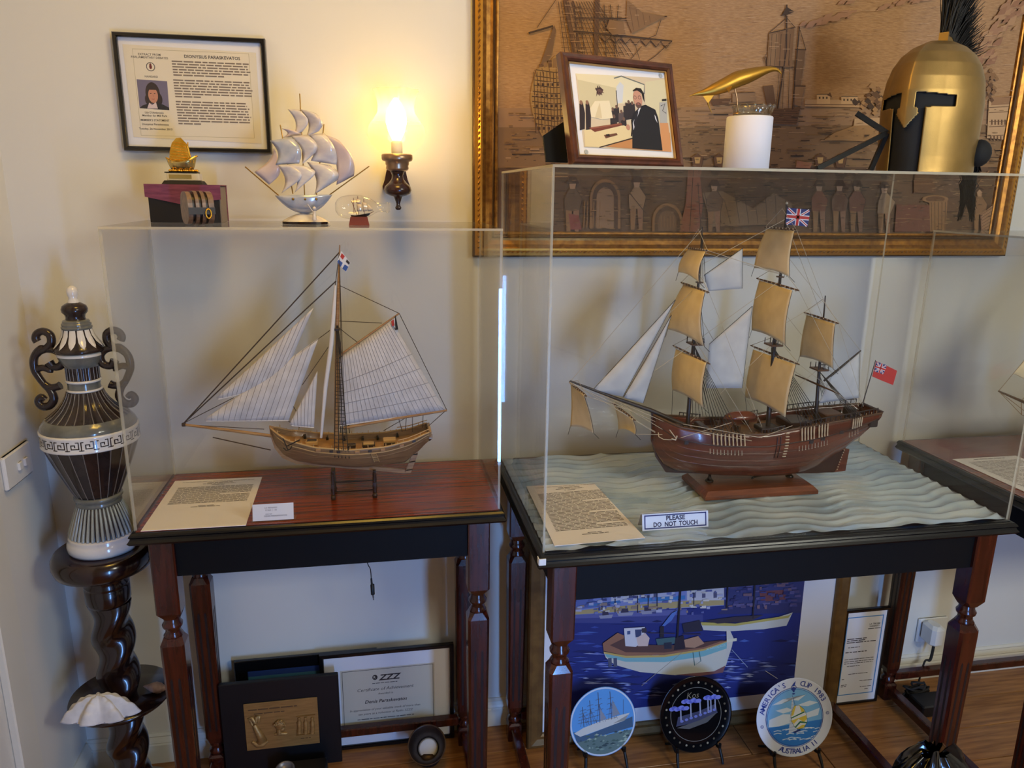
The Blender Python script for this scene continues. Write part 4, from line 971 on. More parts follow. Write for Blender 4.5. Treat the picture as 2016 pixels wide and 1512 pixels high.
# deck fittings
def on_deck(s, yo, w, d, h_, m, nm, dz=0):
    zs = interp(H1.sheer, s)-.013+dz; x = xb+(xs-xb)*s
    b = MB(); b.bbox((x-w/2, Y1+yo-d/2, zs+.0002), (x+w/2, Y1+yo+d/2, zs+h_), min(.0012, h_*.3)); return b.build(nm, m, cut)
on_deck(.25, 0, .028, .022, .010, 'hull_trim', 'hatch'); on_deck(.25, 0, .022, .016, .0115, 'dark_wood', 'grating')
on_deck(.50, -.004, .020, .016, .009, 'dark_wood', 'hatch'); on_deck(.61, -.004, .030, .022, .008, 'dark_wood', 'skylight'); on_deck(.61, -.004, .026, .018, .010, 'hull_trim', 'skylight_roof')
on_deck(.745, -.004, .030, .024, .015, 'hull_trim', 'cabin'); on_deck(.745, -.0165, .026, .002, .009, 'dark_wood', 'cabin_door'); on_deck(.40, .002, .014, .03, .008, 'pale_wood', 'bitts'); on_deck(.16, .0, .012, .034, .009, 'pale_wood', 'windlass')
for i, s_ in enumerate((.20, .34, .45, .57, .67, .80)):
    zs = interp(H1.sheer, s_)-.013; x = xb+(xs-xb)*s_; B_ = interp(H1.beam, s_)
    b = MB(); b.tube([(x, Y1+B_-.020, zs+.006), (x, Y1+B_-.004, zs+.0065)], [.0024, .0018], 8); b.box((x-.003, Y1+B_-.02, zs+.0003), (x+.003, Y1+B_-.010, zs+.0045)); b.build('cannon', 'iron', cut)
b = MB()
for i in range(26):
    s_ = .05+.93*i/25
    for sd in (-1, 1):
        p = H1.pt(s_, 1, sd, -.001); b.line(p, p+V((0, 0, .0045 if i % 3 else .008)), .0010)
b.build('rail_posts', 'hull_trim', cut, kind='stuff')
b = MB()
for sd in (-1, 1): b.tube([H1.pt(s_, 1, sd, -.001)+V((0, 0, .008)) for s_ in (.80, .86, .92, .98, 1.0)], .0012, 5)
b.build('quarter_rail', 'hull_trim', cut, kind='stuff')
# stern lantern
lc = s1(846, 858, -.01)
b = MB(); b.lathe([(.0008, -.013), (.003, -.010), (.0068, -.006), (.0072, -.0056)], lc, 14); b.build('stern_boat_bottom', 'dark_wood', cut)
b = MB(); b.lathe([(.0072, -.0056), (.0084, .001), (.0075, .007), (.004, .0105), (.001, .012)], lc, 14); b.build('stern_boat', 'sail_white', cut)
b = MB()
for k in range(4): b.box((lc.x-.0065, lc.y-.0092, lc.z-.003+k*.0028), (lc.x+.0065, lc.y-.0078, lc.z-.0018+k*.0028))
b.line(lc+V((0, 0, .01)), s1(842, 836, -.01), .001); b.build('stern_boat_slats', 'pale_wood', cut, kind='stuff')
# spars
mast_t, mast_b = s1(669, 484), s1(634, 866)
def mpt(v): return s1(634+(669-634)*(866-v)/(866-484)*1.0, v)
b = MB(); b.tube([s1(662, 872), s1(664, 640), s1(667, 545), s1(669, 482)], [.0058, .0045, .003, .0012], 10); b.build('mast', 'pale_wood', cut)
b = MB(); b.tube([s1(632, 862, -.004), s1(641, 760, -.004), s1(652, 680, -.004), s1(658, 600, -.004), s1(660, 562, -.004)], [.0030, .0050, .0055, .0045, .002], 8); b.build('furled_sail', 'sail_edge', cut)
b = MB(); b.tube([s1(548, 860), s1(450, 847), s1(362, 836)], [.0042, .0038, .0030], 8); b.build('bowsprit', 'pale_wood', cut)
b = MB(); b.lathe([(.0045, -.004), (.005, 0), (.0045, .004)], (0, 0, 0), 10, xf=Matrix.Translation(s1(362, 836)) @ Matrix.Rotation(PI/2, 4, 'Y')); b.build('bowsprit_cap', 'dark_wood', cut)
b = MB(); b.tube([s1(676, 843), s1(780, 824), s1(880, 808)], [.0034, .0036, .0026], 8); b.build('boom', 'pale_wood', cut)
b = MB(); b.tube([s1(666, 702), s1(720, 664), s1(786, 617)], [.0028, .0028, .002], 8); b.build('gaff', 'pale_wood', cut)
MB().bbox(tuple(s1(664, 648)-V((.006, .008, .003))), tuple(s1(664, 648)+V((.006, .008, .003))), .001).build('crosstree', 'dark_wood', cut)
MB().line(s1(419, 861, -.02), s1(533, 886, -.03), .0013, 6).build('oar', 'dark_wood', cut)
# sails with seams
def sewn(name, c4, bulge, n, par=True, rows=()):
    b, fn = sail4(c4, bulge, 12, 12); so = b.build(name, 'sail_white', cut, solid=.0008)
    m = MB()
    for k in range(1, n):
        u = k/n; m.tube([fn(u, v/8)+V((0, -.0008, 0)) for v in range(9)], .00042, 3)
    for r in rows: m.tube([fn(u/10, r)+V((0, -.0008, 0)) for u in range(11)], .0005, 3)
    m.build('seams', 'seam', so, kind='stuff')
    e = MB(); e.tube([fn(u/10, 1) for u in range(11)], .0014, 5); e.build('foot_rope', 'sail_edge', so)
    return fn
sewn('mainsail', [s1(668, 706), s1(772, 632), s1(876, 808), s1(670, 838)], (0, -.012, 0), 22, True, (.36, .52, .68, .83))
sewn('flying_jib', [s1(426, 783), s1(617, 606), s1(552, 757), s1(430, 786)], (0, -.010, 0), 14)
sewn('jib', [s1(402, 826), s1(627, 666), s1(568, 828), s1(406, 829)], (0, -.012, 0), 15)
sewn('fore_staysail', [s1(570, 835), s1(625, 730), s1(618, 842), s1(574, 838)], (0, -.006, 0), 7)
# rigging
rg = MB(); R1 = .0009
tip = s1(362, 833)
for p in (((668, 497)), ((662, 553)), ): rg.line(tip, s1(*p), .0014)
for a, c in (((362, 833), (460, 783)), ((580, 702), (650, 650)), ((595, 758), (650, 678)), ((668, 497), (660, 562)), ((660, 640), (876, 808)), ((664, 632), (752, 636)), ((664, 560), (786, 617)), ((880, 808), (786, 617)), ((878, 808), (840, 842)), ((785, 824), (792, 850)), ((800, 822), (798, 848)), ((812, 820), (812, 850)), ((833, 816), (832, 842)), ((755, 848), (800, 822)), ((672, 838), (780, 640)), ((740, 655), (812, 818)), ((362, 836), (520, 845)), ((552, 757), (600, 838)), ((566, 828), (590, 842))):
    rg.line(s1(*a), s1(*c), .0008)
for dx in (0, 3, 6): rg.line(s1(668, 500, -.003), s1(674+dx, 862, -.05), .0005)
rg.build('rigging', 'rope_dark', cut, kind='stuff')
sh = MB(); top = [s1(664, 640)+V((.001*k, -.004, 0)) for k in (-1, 0, 1, 2)]
bot = [H1.pt(.40+.022*k, .99, -1, .003) for k in (0, 1.2, 2.5, 3.8)]
for a, c in zip(top, bot): sh.line(a, c, .0010)
for i in range(1, 34):
    t = i/34; pts = [a.lerp(c, t) for a, c in zip(top, bot)]
    for k in range(3): sh.line(pts[k], pts[k+1], .0008, 3)
top2 = [V((p.x, 2*Y1-p.y, p.z)) for p in top]; bot2 = [V((p.x, 2*Y1-p.y, p.z)) for p in bot]
for a, c in zip(top2, bot2): sh.line(a, c, .0010)
sh.build('shrouds', 'rope_black', cut, kind='stuff')
# flags
fb = MB(); f0 = [s1(*p, -.004) for p in ((668, 497), (680, 508), (689, 518), (680, 536), (665, 518))]
mat('flag_blue', (40, 84, 160), .8); mat('flag_white', (226, 226, 228), .8); mat('flag_red', (186, 50, 46), .8); mat('flag_dark', (30, 28, 34), .8); mat('flag_navy', (34, 48, 110), .8)
fl1 = MB(); fl1.prism([(s1(*p).x, s1(*p).z) for p in ((672, 494), (690, 517), (681, 536), (664, 514))], (0, Y1-.004, 0), (1, 0, 0), (0, 0, 1), (0, 1, 0), -.0004, .0004)
fo = fl1.build('ensign', 'flag_white', cut)
for pts, m_ in ((((667, 511), (675, 517), (671, 525), (664, 515)), 'flag_blue'), (((679, 520), (686, 525), (681, 534), (674, 528)), 'flag_blue'), (((683, 510), (689, 517), (687, 521), (681, 515)), 'flag_dark'), (((673, 498), (679, 504), (675, 511), (670, 505)), 'flag_red')):
    MB().prism([(s1(*p).x, s1(*p).z) for p in pts], (0, Y1-.004, 0), (1, 0, 0), (0, 0, 1), (0, 1, 0), -.0009, .0009).build('field', m_, fo)
for pts, m_ in ((((770, 632), (775, 628), (777, 640), (772, 642)), 'flag_red'), (((777, 624), (779, 620), (784, 648), (778, 649)), 'flag_dark'), (((775, 628), (778, 624), (779, 648), (776, 642)), 'flag_white')):
    MB().prism([(s1(*p).x, s1(*p).z) for p in pts], (0, Y1-.004, 0), (1, 0, 0), (0, 0, 1), (0, 1, 0), -.0005, .0005).build('pennant', m_, cut)

# cradle
cr = thing('model_cradle', 'dark wooden cradle with two cross bars under the one-masted model', 'stand', (.5*(s1(654, 960).x+s1(738, 960).x), Y1, T))
for u, kt in ((657, 920), (738, 919)):
    x = s1(u, 960).x; zt = s1(u, kt).z-.0055
    b = MB()
    for sd in (-1, 1):
        yb = Y1+sd*.030
        b.tube([(x, yb, T+.0005), (x, yb-sd*.006, T+.012), (x, yb-sd*.002, T+.026), (x, yb-sd*.005, T+.042), (x, yb, zt)], [.0055, .0045, .005, .004, .004], 8)
        b.sphere((x, yb, T+.0072), .0062, 10, 8)
    b.box((x-.004, Y1-.032, T+.030), (x+.004, Y1+.032, T+.040)); b.box((x-.004, Y1-.014, T+.038), (x+.004, Y1+.014, zt))
    b.build('upright', 'dark_wood', cr)
for z in (T+.018, T+.042): MB().line((s1(657, 950).x, Y1-.022, z), (s1(738, 950).x, Y1-.022, z), .0018, 8).build('cross_bar', 'iron', cr)

# papers
def sheet(name, label, corners, z, nlines, seed, head=3, foot=2):
    P = [PZ(u, v, z) for u, v in corners]   # far left, far right, near right, near left
    o = P[3]; ux = (P[2]-P[3]); uy = (P[0]-P[3]); Wd, Hd = ux.length, uy.length
    c = (P[0]+P[1]+P[2]+P[3])/4
    t = thing(name, label, 'paper', (c.x, c.y, z))
    b = MB(); b.add([p+V((0, 0, .0004)) for p in (P[3], P[2], P[1], P[0])]+[p+V((0, 0, .0016)) for p in (P[3], P[2], P[1], P[0])], [(3, 2, 1, 0), (4, 5, 6, 7), (0, 1, 5, 4), (1, 2, 6, 5), (2, 3, 7, 6), (3, 0, 4, 7)]); b.build('page', 'paper', t)
    A = Art(o+V((0, 0, .0018)), ux, uy); k = (96, 84, 80)
    A.words(Wd*.1, Wd*.9, Hd*.945, Hd*.010, (130, 118, 112), seed); A.words(Wd*.38, Wd*.66, Hd*.915, Hd*.014, k, seed+1)
    A.words(Wd*.34, Wd*.70, Hd*.89, Hd*.012, k, seed+2); A.words(Wd*.44, Wd*.58, Hd*.865, Hd*.012, k, seed+3)
    y = .825; dy = .0215
    for i in range(nlines): A.words(Wd*.09, Wd*.91, Hd*(y-dy*i), Hd*.0125, k, seed+10+i, 1 if (i+1) % 9 else .6)
    y = y-dy*nlines-.04
    for i in range(foot): A.words(Wd*(.42-.07*i), Wd*(.58+.07*i), Hd*(y-.02*i), Hd*.012, k, seed+50+i)
    A.build('print', t); return t
sheet('information_sheet', 'typed white sheet lying in the left case near its glass corner', ((345, 948), (516, 940), (484, 1035), (277, 1047)), T, 17, 100)

# name card in an acrylic holder
def upright_card(name, label, u0, v0, u1, v1, vtop, lean, yd, art):
    a = PZ(u0, v0, T); c = PZ(u1, v1, T); y = (a.y+c.y)/2; a.y = c.y = y
    hgt = PY(u0, vtop, y+lean).z-T
    t = thing(name, label, 'sign', ((a.x+c.x)/2, y, T))
    return t, a, c, hgt
nc, a, c, hg = upright_card('name_card', 'small white name card in a clear holder by the left sheet', 494, 1031, 583, 1023, 990, .012, 0, None)
y0 = a.y; up_ = V((0, .012, hg)).normalized(); ux = V((1, 0, 0)); nn = ux.cross(up_); wd = c.x-a.x; ht = hg*1.02
pane_mat('clear_holder', (.99, .97, .95), 1.4, .03, .8)
b = MB(); b.prism([(0, 0), (wd, 0), (wd, ht), (0, ht)], (a.x, y0, T+.001), ux, up_, nn, -.0016, .0010); b.prism([(0, 0), (wd+.004, 0), (wd+.004, ht*.62), (0, ht*.62)], (a.x, y0+.028, T+.001), ux, V((0, -.3, 1)).normalized(), V((0, -1, -.3)).normalized(), 0, .001); b.box((a.x, y0+.002, T+.0009), (c.x, y0+.028, T+.0019)); b.build('holder', 'clear_holder', nc)
cx0, cx1, cz0, cz1 = wd*.04, wd*.955, ht*.06, ht*.90
b = MB(); b.prism([(cx0, cz0), (cx1, cz0), (cx1, cz1), (cx0, cz1)], (a.x, y0, T+.001), ux, up_, nn, .0014, .0019); b.build('card', 'white_card', nc)
A = Art(V((a.x, y0, T+.001))+nn*.0021, ux, up_, base=.0001)
k = (110, 106, 116)
A.text('LE RENARD', wd*.45, ht*.70, ht*.10, k, 0, 0, 0, 1.2); A.text('SCALE 1 : 50', wd*.45, ht*.58, ht*.10, k, 0, 0, 0, 1.05); A.text('BUILT BY', wd*.40, ht*.38, ht*.08, k); A.text('DENIS PARASKEVATOS', wd*.55, ht*.28, ht*.105, k, .004, 0, 0, 1.05)
A.build('print', nc)
# ------------------------------------------------------------------ right case: water sheet, three-masted model, sign, sheet
def water_mat():
    m = bpy.data.materials.new('water_film'); m.use_nodes = True; N = m.node_tree.nodes; L = m.node_tree.links; b = N['Principled BSDF']
    b.inputs['Roughness'].default_value = .12; b.inputs['Metallic'].default_value = .25; b.inputs['Coat Weight'].default_value = .4; b.inputs['Coat Roughness'].default_value = .05
    tc = N.new('ShaderNodeTexCoord'); mp = N.new('ShaderNodeMapping'); mp.inputs['Scale'].default_value = (4, 9, 4); t = N.new('ShaderNodeTexNoise'); t.inputs['Scale'].default_value = 1.2; t.inputs['Detail'].default_value = 3
    L.new(tc.outputs['Object'], mp.inputs[0]); L.new(mp.outputs[0], t.inputs[0]); r = N.new('ShaderNodeValToRGB')
    e = r.color_ramp.elements; e[0].position = .3; e[0].color = lin((150, 178, 204)); e[1].position = .72; e[1].color = lin((216, 226, 230)); k = e.new(.5); k.color = lin((188, 208, 222))
    L.new(t.outputs[0], r.inputs[0]); L.new(r.outputs[0], b.inputs['Base Color']); MATS['water_film'] = m
water_mat()
ws = MB(); wx0, wx1, wy0, wy1 = 1.369, 2.4540, -.597, -.042
def wfn(u, v):
    x = wx0+(wx1-wx0)*u; y = wy0+(wy1-wy0)*v
    ph = y*PI/.036+1.1*math.sin(x*21+y*7)+.6*math.sin(x*47-y*23)+.5*math.sin(x*9)
    s_ = math.sin(ph); z = .0060*(1-abs(s_))**1.0+.0004*math.sin(x*90+y*60)
    return V((x, y, T+.0016+z))
ws.grid(wfn, 230, 200)
tag(ws.build('water_sheet', 'water_film', None, origin=(1.91, -.32, T)), 'rippled blue-grey plastic water sheet inside the right case', 'water sheet')
TW = T+.0068
sheet('information_sheet', 'closely typed white sheet lying on the rippled water sheet', ((1036, 958), (1170, 953), (1270, 1060), (1092, 1076)), TW, 30, 300)

# do-not-touch sign
mat('sign_white', (226, 232, 246), .4)
sg = thing('notice_sign', 'white PLEASE DO NOT TOUCH sign with blue border', 'sign', (.5*(PZ(1264, 1054, TW).x+PZ(1393, 1040, TW).x), -.542, TW))
a = PZ(1264, 1056, TW); c = PZ(1394, 1041, TW); y0 = -.545; a = PY(1264, 1056, y0); c = PY(1394, 1041, y0)
wd = c.x-a.x; ht = PY(1264, 1012, y0+.012).z-TW; up_ = V((0, .22, 1)).normalized(); ux = V((1, 0, 0)); nn = ux.cross(up_)
o_ = V((a.x, y0, TW+.0006))
b = MB(); b.prism([(0, 0), (wd, 0), (wd, ht*1.03), (0, ht*1.03)], o_, ux, up_, nn, -.0012, .0006); b.build('face', 'sign_white', sg)
b = MB(); up2 = V((0, -.42, 1)).normalized(); b.prism([(0, 0), (wd, 0), (wd, ht*1.06), (0, ht*1.06)], (a.x, y0+.0305, TW+.0008), ux, up2, ux.cross(up2), -.0006, .0006); b.build('back_leaf', 'sign_white', sg)
A = Art(o_+nn*.0008, ux, up_, base=.0001); A.frame(wd*.03, ht*.09, wd*.97, ht*.96, .0026, (38, 54, 118))
A.text('PLEASE', wd*.5, ht*.70, ht*.40, (30, 38, 78), .03, 0, 0, 1.0); A.text('DO  NOT  TOUCH', wd*.5, ht*.33, ht*.40, (30, 38, 78), .03, 0, 0, .86); A.build('lettering', sg)

# display base
mat('base_wood', (128, 68, 34), .35, c2=(96, 48, 24), scale=(10, 90, 40), nscale=1.3, coat=.2)
b0, b1, b2, b3 = PZ(1387, 986, TW), PZ(1613, 974, TW), PZ(1555, 940, TW+.02), PZ(1345, 944, TW+.012)
bx0, bx1, by0, by1 = b0.x+.002, b1.x, b0.y, b0.y+.145
bs = thing('display_plinth', 'low brown wooden plinth with two dark pillars below the red-brown hull', 'plinth', ((bx0+bx1)/2, (by0+by1)/2, TW))
MB().rings([[(bx0, by0, TW+.0002), (bx1, by0, TW+.0002), (bx1, by1, TW+.0002), (bx0, by1, TW+.0002)], [(bx0, by0, TW+.009), (bx1, by0, TW+.009), (bx1, by1, TW+.009), (bx0, by1, TW+.009)], [(bx0+.010, by0+.010, TW+.019), (bx1-.010, by0+.010, TW+.019), (bx1-.010, by1-.010, TW+.019), (bx0+.010, by1-.010, TW+.019)]], 0, False).build('board', 'base_wood', bs)
Y2 = (by0+by1)/2
def s2(u, v, d=0): return PY(u, v, Y2+d)
mat('pillar_brass', (40, 34, 30), .25, metal=.8)
for u in (1397, 1554):
    x = s2(u, 940).x
    MB().lathe([(.010, TW+.0192), (.0105, TW+.022), (.007, TW+.0245), (.004, TW+.030), (.0035, TW+.036), (.0055, TW+.040), (.0055, s2(u, 932).z-.0012)], (x, Y2, 0), 18).build('pillar', 'pillar_brass', bs)
MB().tube([s2(1478, 950), s2(1482, 940), s2(1492, 937), s2(1502, 936)], [.002, .003, .003, .0015], 8).build('hook', 'pillar_brass', bs)

# hull
mat('bark_hull', (112, 54, 34), .26, c2=(78, 34, 20), scale=(1.5, 3, 60), nscale=1.1, detail=1, coat=.35)
mat('bark_dark', (54, 26, 18), .35)
mat('deck2', (150, 112, 72), .5, c2=(128, 92, 58), scale=(20, 300, 20))
mat('sail_cream', (240, 218, 172), .9, c2=(230, 206, 158), scale=(30, 30, 30), bump=.12, bscale=200)
mat('sail_grey', (196, 194, 188), .9, c2=(184, 182, 178), scale=(30, 30, 30), bump=.1, bscale=200)
mat('yard_wood', (84, 56, 36), .45); mat('mast_dark', (42, 32, 28), .45); mat('rope_pale', (190, 176, 150), .8); mat('deadeye', (188, 164, 128), .6)
xb2, xs2 = s2(1285, 820).x, s2(1714, 806).x
def z2(u, v): return s2(u, v).z
H2 = Hull(xb2, xs2, Y2,
    [(0, z2(1285, 816)), (.1, z2(1328, 830)), (.25, z2(1392, 838)), (.45, z2(1478, 838)), (.6, z2(1545, 826)), (.8, z2(1630, 814)), (1, z2(1714, 804))],
    [(0, z2(1285, 866)), (.025, z2(1294, 896)), (.06, z2(1308, 916)), (.12, z2(1335, 926)), (.3, z2(1414, 931)), (.6, z2(1540, 931)), (.74, z2(1600, 920)), (.86, z2(1652, 892)), (.94, z2(1688, 866)), (1, z2(1714, 836))],
    [(0, .004), (.03, .034), (.08, .056), (.18, .072), (.35, .079), (.6, .079), (.8, .070), (.93, .058), (1, .050)],
    [(0, .55), (.08, .45), (.25, .32), (.5, .26), (.68, .34), (.82, .6), (.93, .75), (1, .6)], tumble=.12)
bk = thing('bark_model', 'three-masted ship model with reddish-brown hull and cream square sails', 'ship model', (s2(1478, 930).x, Y2, z2(1478, 938)))
h2 = H2.shell(56, 16).build('hull', 'bark_hull', bk, solid=.0024)
for t_, r_, m_ in ((.76, .0020, 'bark_dark'), (.60, .0016, 'bark_hull'), (.44, .0013, 'bark_hull'), (.30, .0013, 'bark_hull')): H2.strip(t_, .015, .985, r_, .0008, 40).build('wale', m_, h2)
H2.strip(1.0, 0, 1, .0028, .0002, 40).build('cap_rail', 'yard_wood', h2)
H2.deck(.020, .02, .985).build('deck', 'deck2', bk)
b = MB(); kp = [s2(*p) for p in ((1282, 812), (1283, 868), (1291, 900), (1310, 929), (1400, 932), (1520, 933), (1640, 929), (1660, 888), (1648, 884), (1600, 914), (1540, 926), (1400, 926), (1330, 922), (1308, 906), (1296, 876), (1292, 815))]
b.prism([(p.x, p.z) for p in kp], (0, Y2, 0), (1, 0, 0), (0, 0, 1), (0, 1, 0), -.0035, .0035); b.build('keel', 'bark_dark', h2)
b = MB(); b.prism([(s2(*p).x, s2(*p).z) for p in ((1641, 929), (1663, 926), (1671, 884), (1662, 882))], (0, Y2, 0), (1, 0, 0), (0, 0, 1), (0, 1, 0), -.003, .003); b.build('rudder', 'bark_hull', bk)
b = MB()
for k in range(9): t_ = k/8; b.box(tuple(s2(1648+14*t_, 924-38*t_, -.0042)-V((.0012, .0006, .0012))), tuple(s2(1648+14*t_, 924-38*t_, -.0042)+V((.0012, .0012, .0012))))
b.build('rudder_pins', 'deadeye', bk, kind='stuff')
b = MB(); b.rings([[H2.pt(1, t, sd)+V((.0014, 0, 0)) for t, sd in ((.1, -1), (1.06, -1), (1.06, 1), (.1, 1))], [H2.pt(1, t, sd)+V((.0060, 0, 0)) for t, sd in ((.1, -1), (1.10, -1), (1.10, 1), (.1, 1))]], 0, False); b.build('transom', 'bark_dark', bk)
b = MB(); p = H2.pt(.965, .62, -1, .004); b.bbox((p.x-.010, p.y-.004, p.z-.009), (p.x+.012, p.y+.006, p.z+.010), .002); b.build('quarter_gallery', 'mast_dark', bk)
# side fittings on the near side
b = MB()
for s0, n_, d_ in ((.215, 9, .0165), (.600, 5, .014), (.680, 4, .0135), (.845, 5, .011)):
    for i in range(n_):
        p = H2.pt(s0+d_*i, .985, -1, .006); q_ = H2.pt(s0+d_*(i+.25), .79, -1, .0065); b.tube([p+V((0, 0, .004)), p.lerp(q_, .3), p.lerp(q_, .7), q_], [.0014, .0022, .0016, .0021], 6)
b.build('deadeyes', 'deadeye', bk, kind='stuff')
b = MB()
for s0, n_ in ((.21, 10), (.60, 10), (.845, 4)):
    for i in range(n_):
        p = H2.pt(s0+.015*i, .68, -1, .0022); b.line(p, p+V((.001, 0, -.009)), .0007); b.sphere(p+V((.001, -.0004, -.011)), .0014, 6, 4)
b.build('chain_plates', 'rope_pale', bk, kind='stuff')
for s_ in (.497, .512):
    b = MB(); b.tube([H2.pt(s_, t, -1, .002) for t in (.92, .8, .7, .6, .5)], .0014, 6); b.build('fender', 'bark_dark', h2)
for k in range(9):
    p = H2.pt(.54, .95-.055*k, -1, .0015); MB().box((p.x-.0046, p.y-.0024, p.z-.0012), (p.x+.0046, p.y+.0014, p.z+.0012)).build('side_step', 'deadeye', h2)
for s_, t_ in ((.115, .72), (.655, .72), (.71, .73), (.80, .76), (.86, .78)):
    p = H2.pt(s_, t_, -1, .001); MB().bbox((p.x-.0055, p.y-.002, p.z-.0045), (p.x+.0055, p.y+.002, p.z+.0045), .0008).build('port', 'mast_dark', h2)
b = MB(); b.tube([s2(1296, 852, -.045), s2(1297, 860, -.055), s2(1306, 865, -.062), s2(1322, 866, -.068)], .0011, 5); b.line(s2(1318, 846, -.06), s2(1330, 862, -.068), .0012); b.tube([s2(1322, 864, -.069), s2(1330, 866, -.069), s2(1333, 858, -.069)], .0018, 6); b.build('anchor', 'rope_pale', bk)
# rails
b = MB()
def rail(s0, s1_, h_, n_):
    for sd in (-1, 1):
        b.tube([H2.pt(s0+(s1_-s0)*i/12, 1, sd, -.002)+V((0, 0, h_)) for i in range(13)], .0014, 5)
        for i in range(n_+1): p = H2.pt(s0+(s1_-s0)*i/n_, 1, sd, -.002); b.line(p, p+V((0, 0, h_)), .0012)
rail(.60, .98, .014, 16); rail(.43, .53, .012, 7); rail(.16, .26, .010, 5)
b.build('rails', 'mast_dark', bk, kind='stuff')
# deck things
def deck2(s, yo, w_, d_, h_, m_, nm):
    zs = interp(H2.sheer, s)-.020; x = xb2+(xs2-xb2)*s; b = MB(); b.bbox((x-w_/2, Y2+yo-d_/2, zs+.0003), (x+w_/2, Y2+yo+d_/2, zs+h_), min(.002, h_*.3)); b.build(nm, m_, bk)
deck2(.10, 0, .02, .05, .018, 'mast_dark', 'windlass'); deck2(.22, 0, .016, .06, .022, 'bark_dark', 'fife_rail'); deck2(.52, 0, .05, .05, .012, 'mast_dark', 'hatch'); deck2(.64, 0, .06, .07, .020, 'bark_dark', 'companion'); deck2(.80, 0, .05, .06, .026, 'yard_wood', 'skylight'); deck2(.90, 0, .02, .03, .030, 'mast_dark', 'wheel_box')
b = MB(); q0 = s2(1458, 818)
b.grid(lambda u, v: q0+V(((u-.5)*.088, .019*math.sin((v-.5)*PI)*(1-abs(2*u-1)**2.6)**.7, .017*math.cos((v-.5)*PI)*(1-abs(2*u-1)**3)**.6-.006)), 20, 10); b.build('ship_boat', 'bark_hull', bk, solid=.001)
b = MB()
rd = random.Random(5)
for i in range(60):
    s_ = rd.uniform(.08, .96); zs = interp(H2.sheer, s_)-.019; B_ = interp(H2.beam, s_)*.75; x = xb2+(xs2-xb2)*s_; y = Y2+rd.uniform(-B_, B_)
    b.box((x-.003, y-.003, zs), (x+.003, y+.003, zs+rd.uniform(.006, .02)))
b.build('deck_gear', 'yard_wood', bk, kind='stuff')
b = MB()
for i in range(34):
    s_ = .08+.9*i/33; p = H2.pt(s_, .94, -1, -.006); b.line(p+V((0, 0, -.002)), p+V((0, 0, .010)), .0011)
b.build('belaying_pins', 'deadeye', bk, kind='stuff')
# masts
def mast(name, pts, rr):
    MB().tube([s2(*p) for p in pts], rr, 10).build(name, 'mast_dark', bk)
mast('fore_mast', ((1352, 866), (1362, 720), (1372, 600), (1383, 446)), [.0055, .0048, .0036, .0014])
mast('main_mast', ((1510, 862), (1521, 720), (1532, 590), (1549, 400)), [.006, .0052, .004, .0014])
mast('mizzen_mast', ((1604, 846), (1612, 740), (1625, 582)), [.0048, .0038, .0014])
MB().sphere(s2(1549, 400), .0028, 10, 8).build('truck', 'rope_pale', bk)
for (u, v) in ((1368, 676), (1522, 678), (1612, 726)):
    p = s2(u, v); b = MB(); b.bbox((p.x-.014, p.y-.020, p.z-.0025), (p.x+.016, p.y+.020, p.z+.0015), .001)
    b.build('mast_top', 'yard_wood', bk)
    b = MB()
    for sx in (-.012, .002, .014):
        for sy in (-.018, .018): b.line(p+V((sx, sy, 0)), p+V((sx, sy, .014)), .0012)
    b.tube([p+V((.014, -.018, .014)), p+V((-.012, -.018, .014))], .0012, 5); b.build('top_rail', 'mast_dark', bk, kind='stuff')
for (u, v) in ((1377, 556), (1536, 545)):
    p = s2(u, v); MB().box((p.x-.006, p.y-.008, p.z-.0015), (p.x+.006, p.y+.008, p.z+.0015)).build('crosstree', 'yard_wood', bk)
bsp = MB(); bsp.tube([s2(1350, 838), s2(1282, 808), s2(1212, 784), s2(1122, 750)], [.0055, .0052, .004, .0022], 8); bsp.build('bowsprit', 'mast_dark', bk)
# yards and square sails: (name, yard far end, yard near end, sail corners, half length, bulge)
RG = MB(); RP = MB()
def square(nm, yl, yr, tl, tr, bl_, br_, hd, bulge, strips=2, m_='sail_cream', yard='yard_wood', foot=0.006):
    a = s2(*yl, hd); c = s2(*yr, -hd); z_ = (a.z+c.z)/2
    yd = MB(); yd.tube([a, a.lerp(c, .3), a.lerp(c, .7), c], [.0016, .0026, .0026, .0016], 8); yd.build('yard', yard, bk)
    P4 = [s2(*tl, hd*.9), s2(*tr, -hd*.9), s2(*br_, -hd*.95), s2(*bl_, hd*.95)]
    p = P4
    def fn(u, v):
        q_ = (p[0]*(1-u)+p[1]*u)*(1-v)+(p[3]*(1-u)+p[2]*u)*v
        k_ = math.sin(PI*min(1, v*.88))*(.72+.28*math.sin(PI*u))
        return q_+V((-bulge*k_, 0, foot*math.sin(PI*u)*v*v))
    b = MB(); b.grid(fn, 14, 14); so = b.build(nm, m_, bk, solid=.0009)
    sm = MB()
    for k in range(1, strips+1): sm.tube([fn(k/(strips+1), v/12)+V((.0010, -.0007, 0)) for v in range(13)], .00055, 4)
    sm.tube([fn(1, v/12) for v in range(13)], .0006, 4); sm.build('seams', 'rope_dark', so, kind='stuff')
    bb = MB()
    for k in range(9): t_ = k/8; bb.tube([a.lerp(c, .08+.84*t_)+V((-.003, 0, .002)), a.lerp(c, .08+.84*t_)+V((.002, -.001, -.004))], .0016, 5)
    bb.build('lashings', 'deadeye', so, kind='stuff')
    # sheets and lifts
    RG.line(fn(0, 1), s2(yl[0]-3, 842, hd*.6) if nm.endswith('course') else fn(0, 1)+V((-.005, 0, -.02)), .0006); RG.line(fn(1, 1), fn(1, 1)+V((.012, -.004, -.012)), .0006)
    return a, c
mastp = {'f': (1377, 530), 'm': (1536, 520)}
Ys = {}
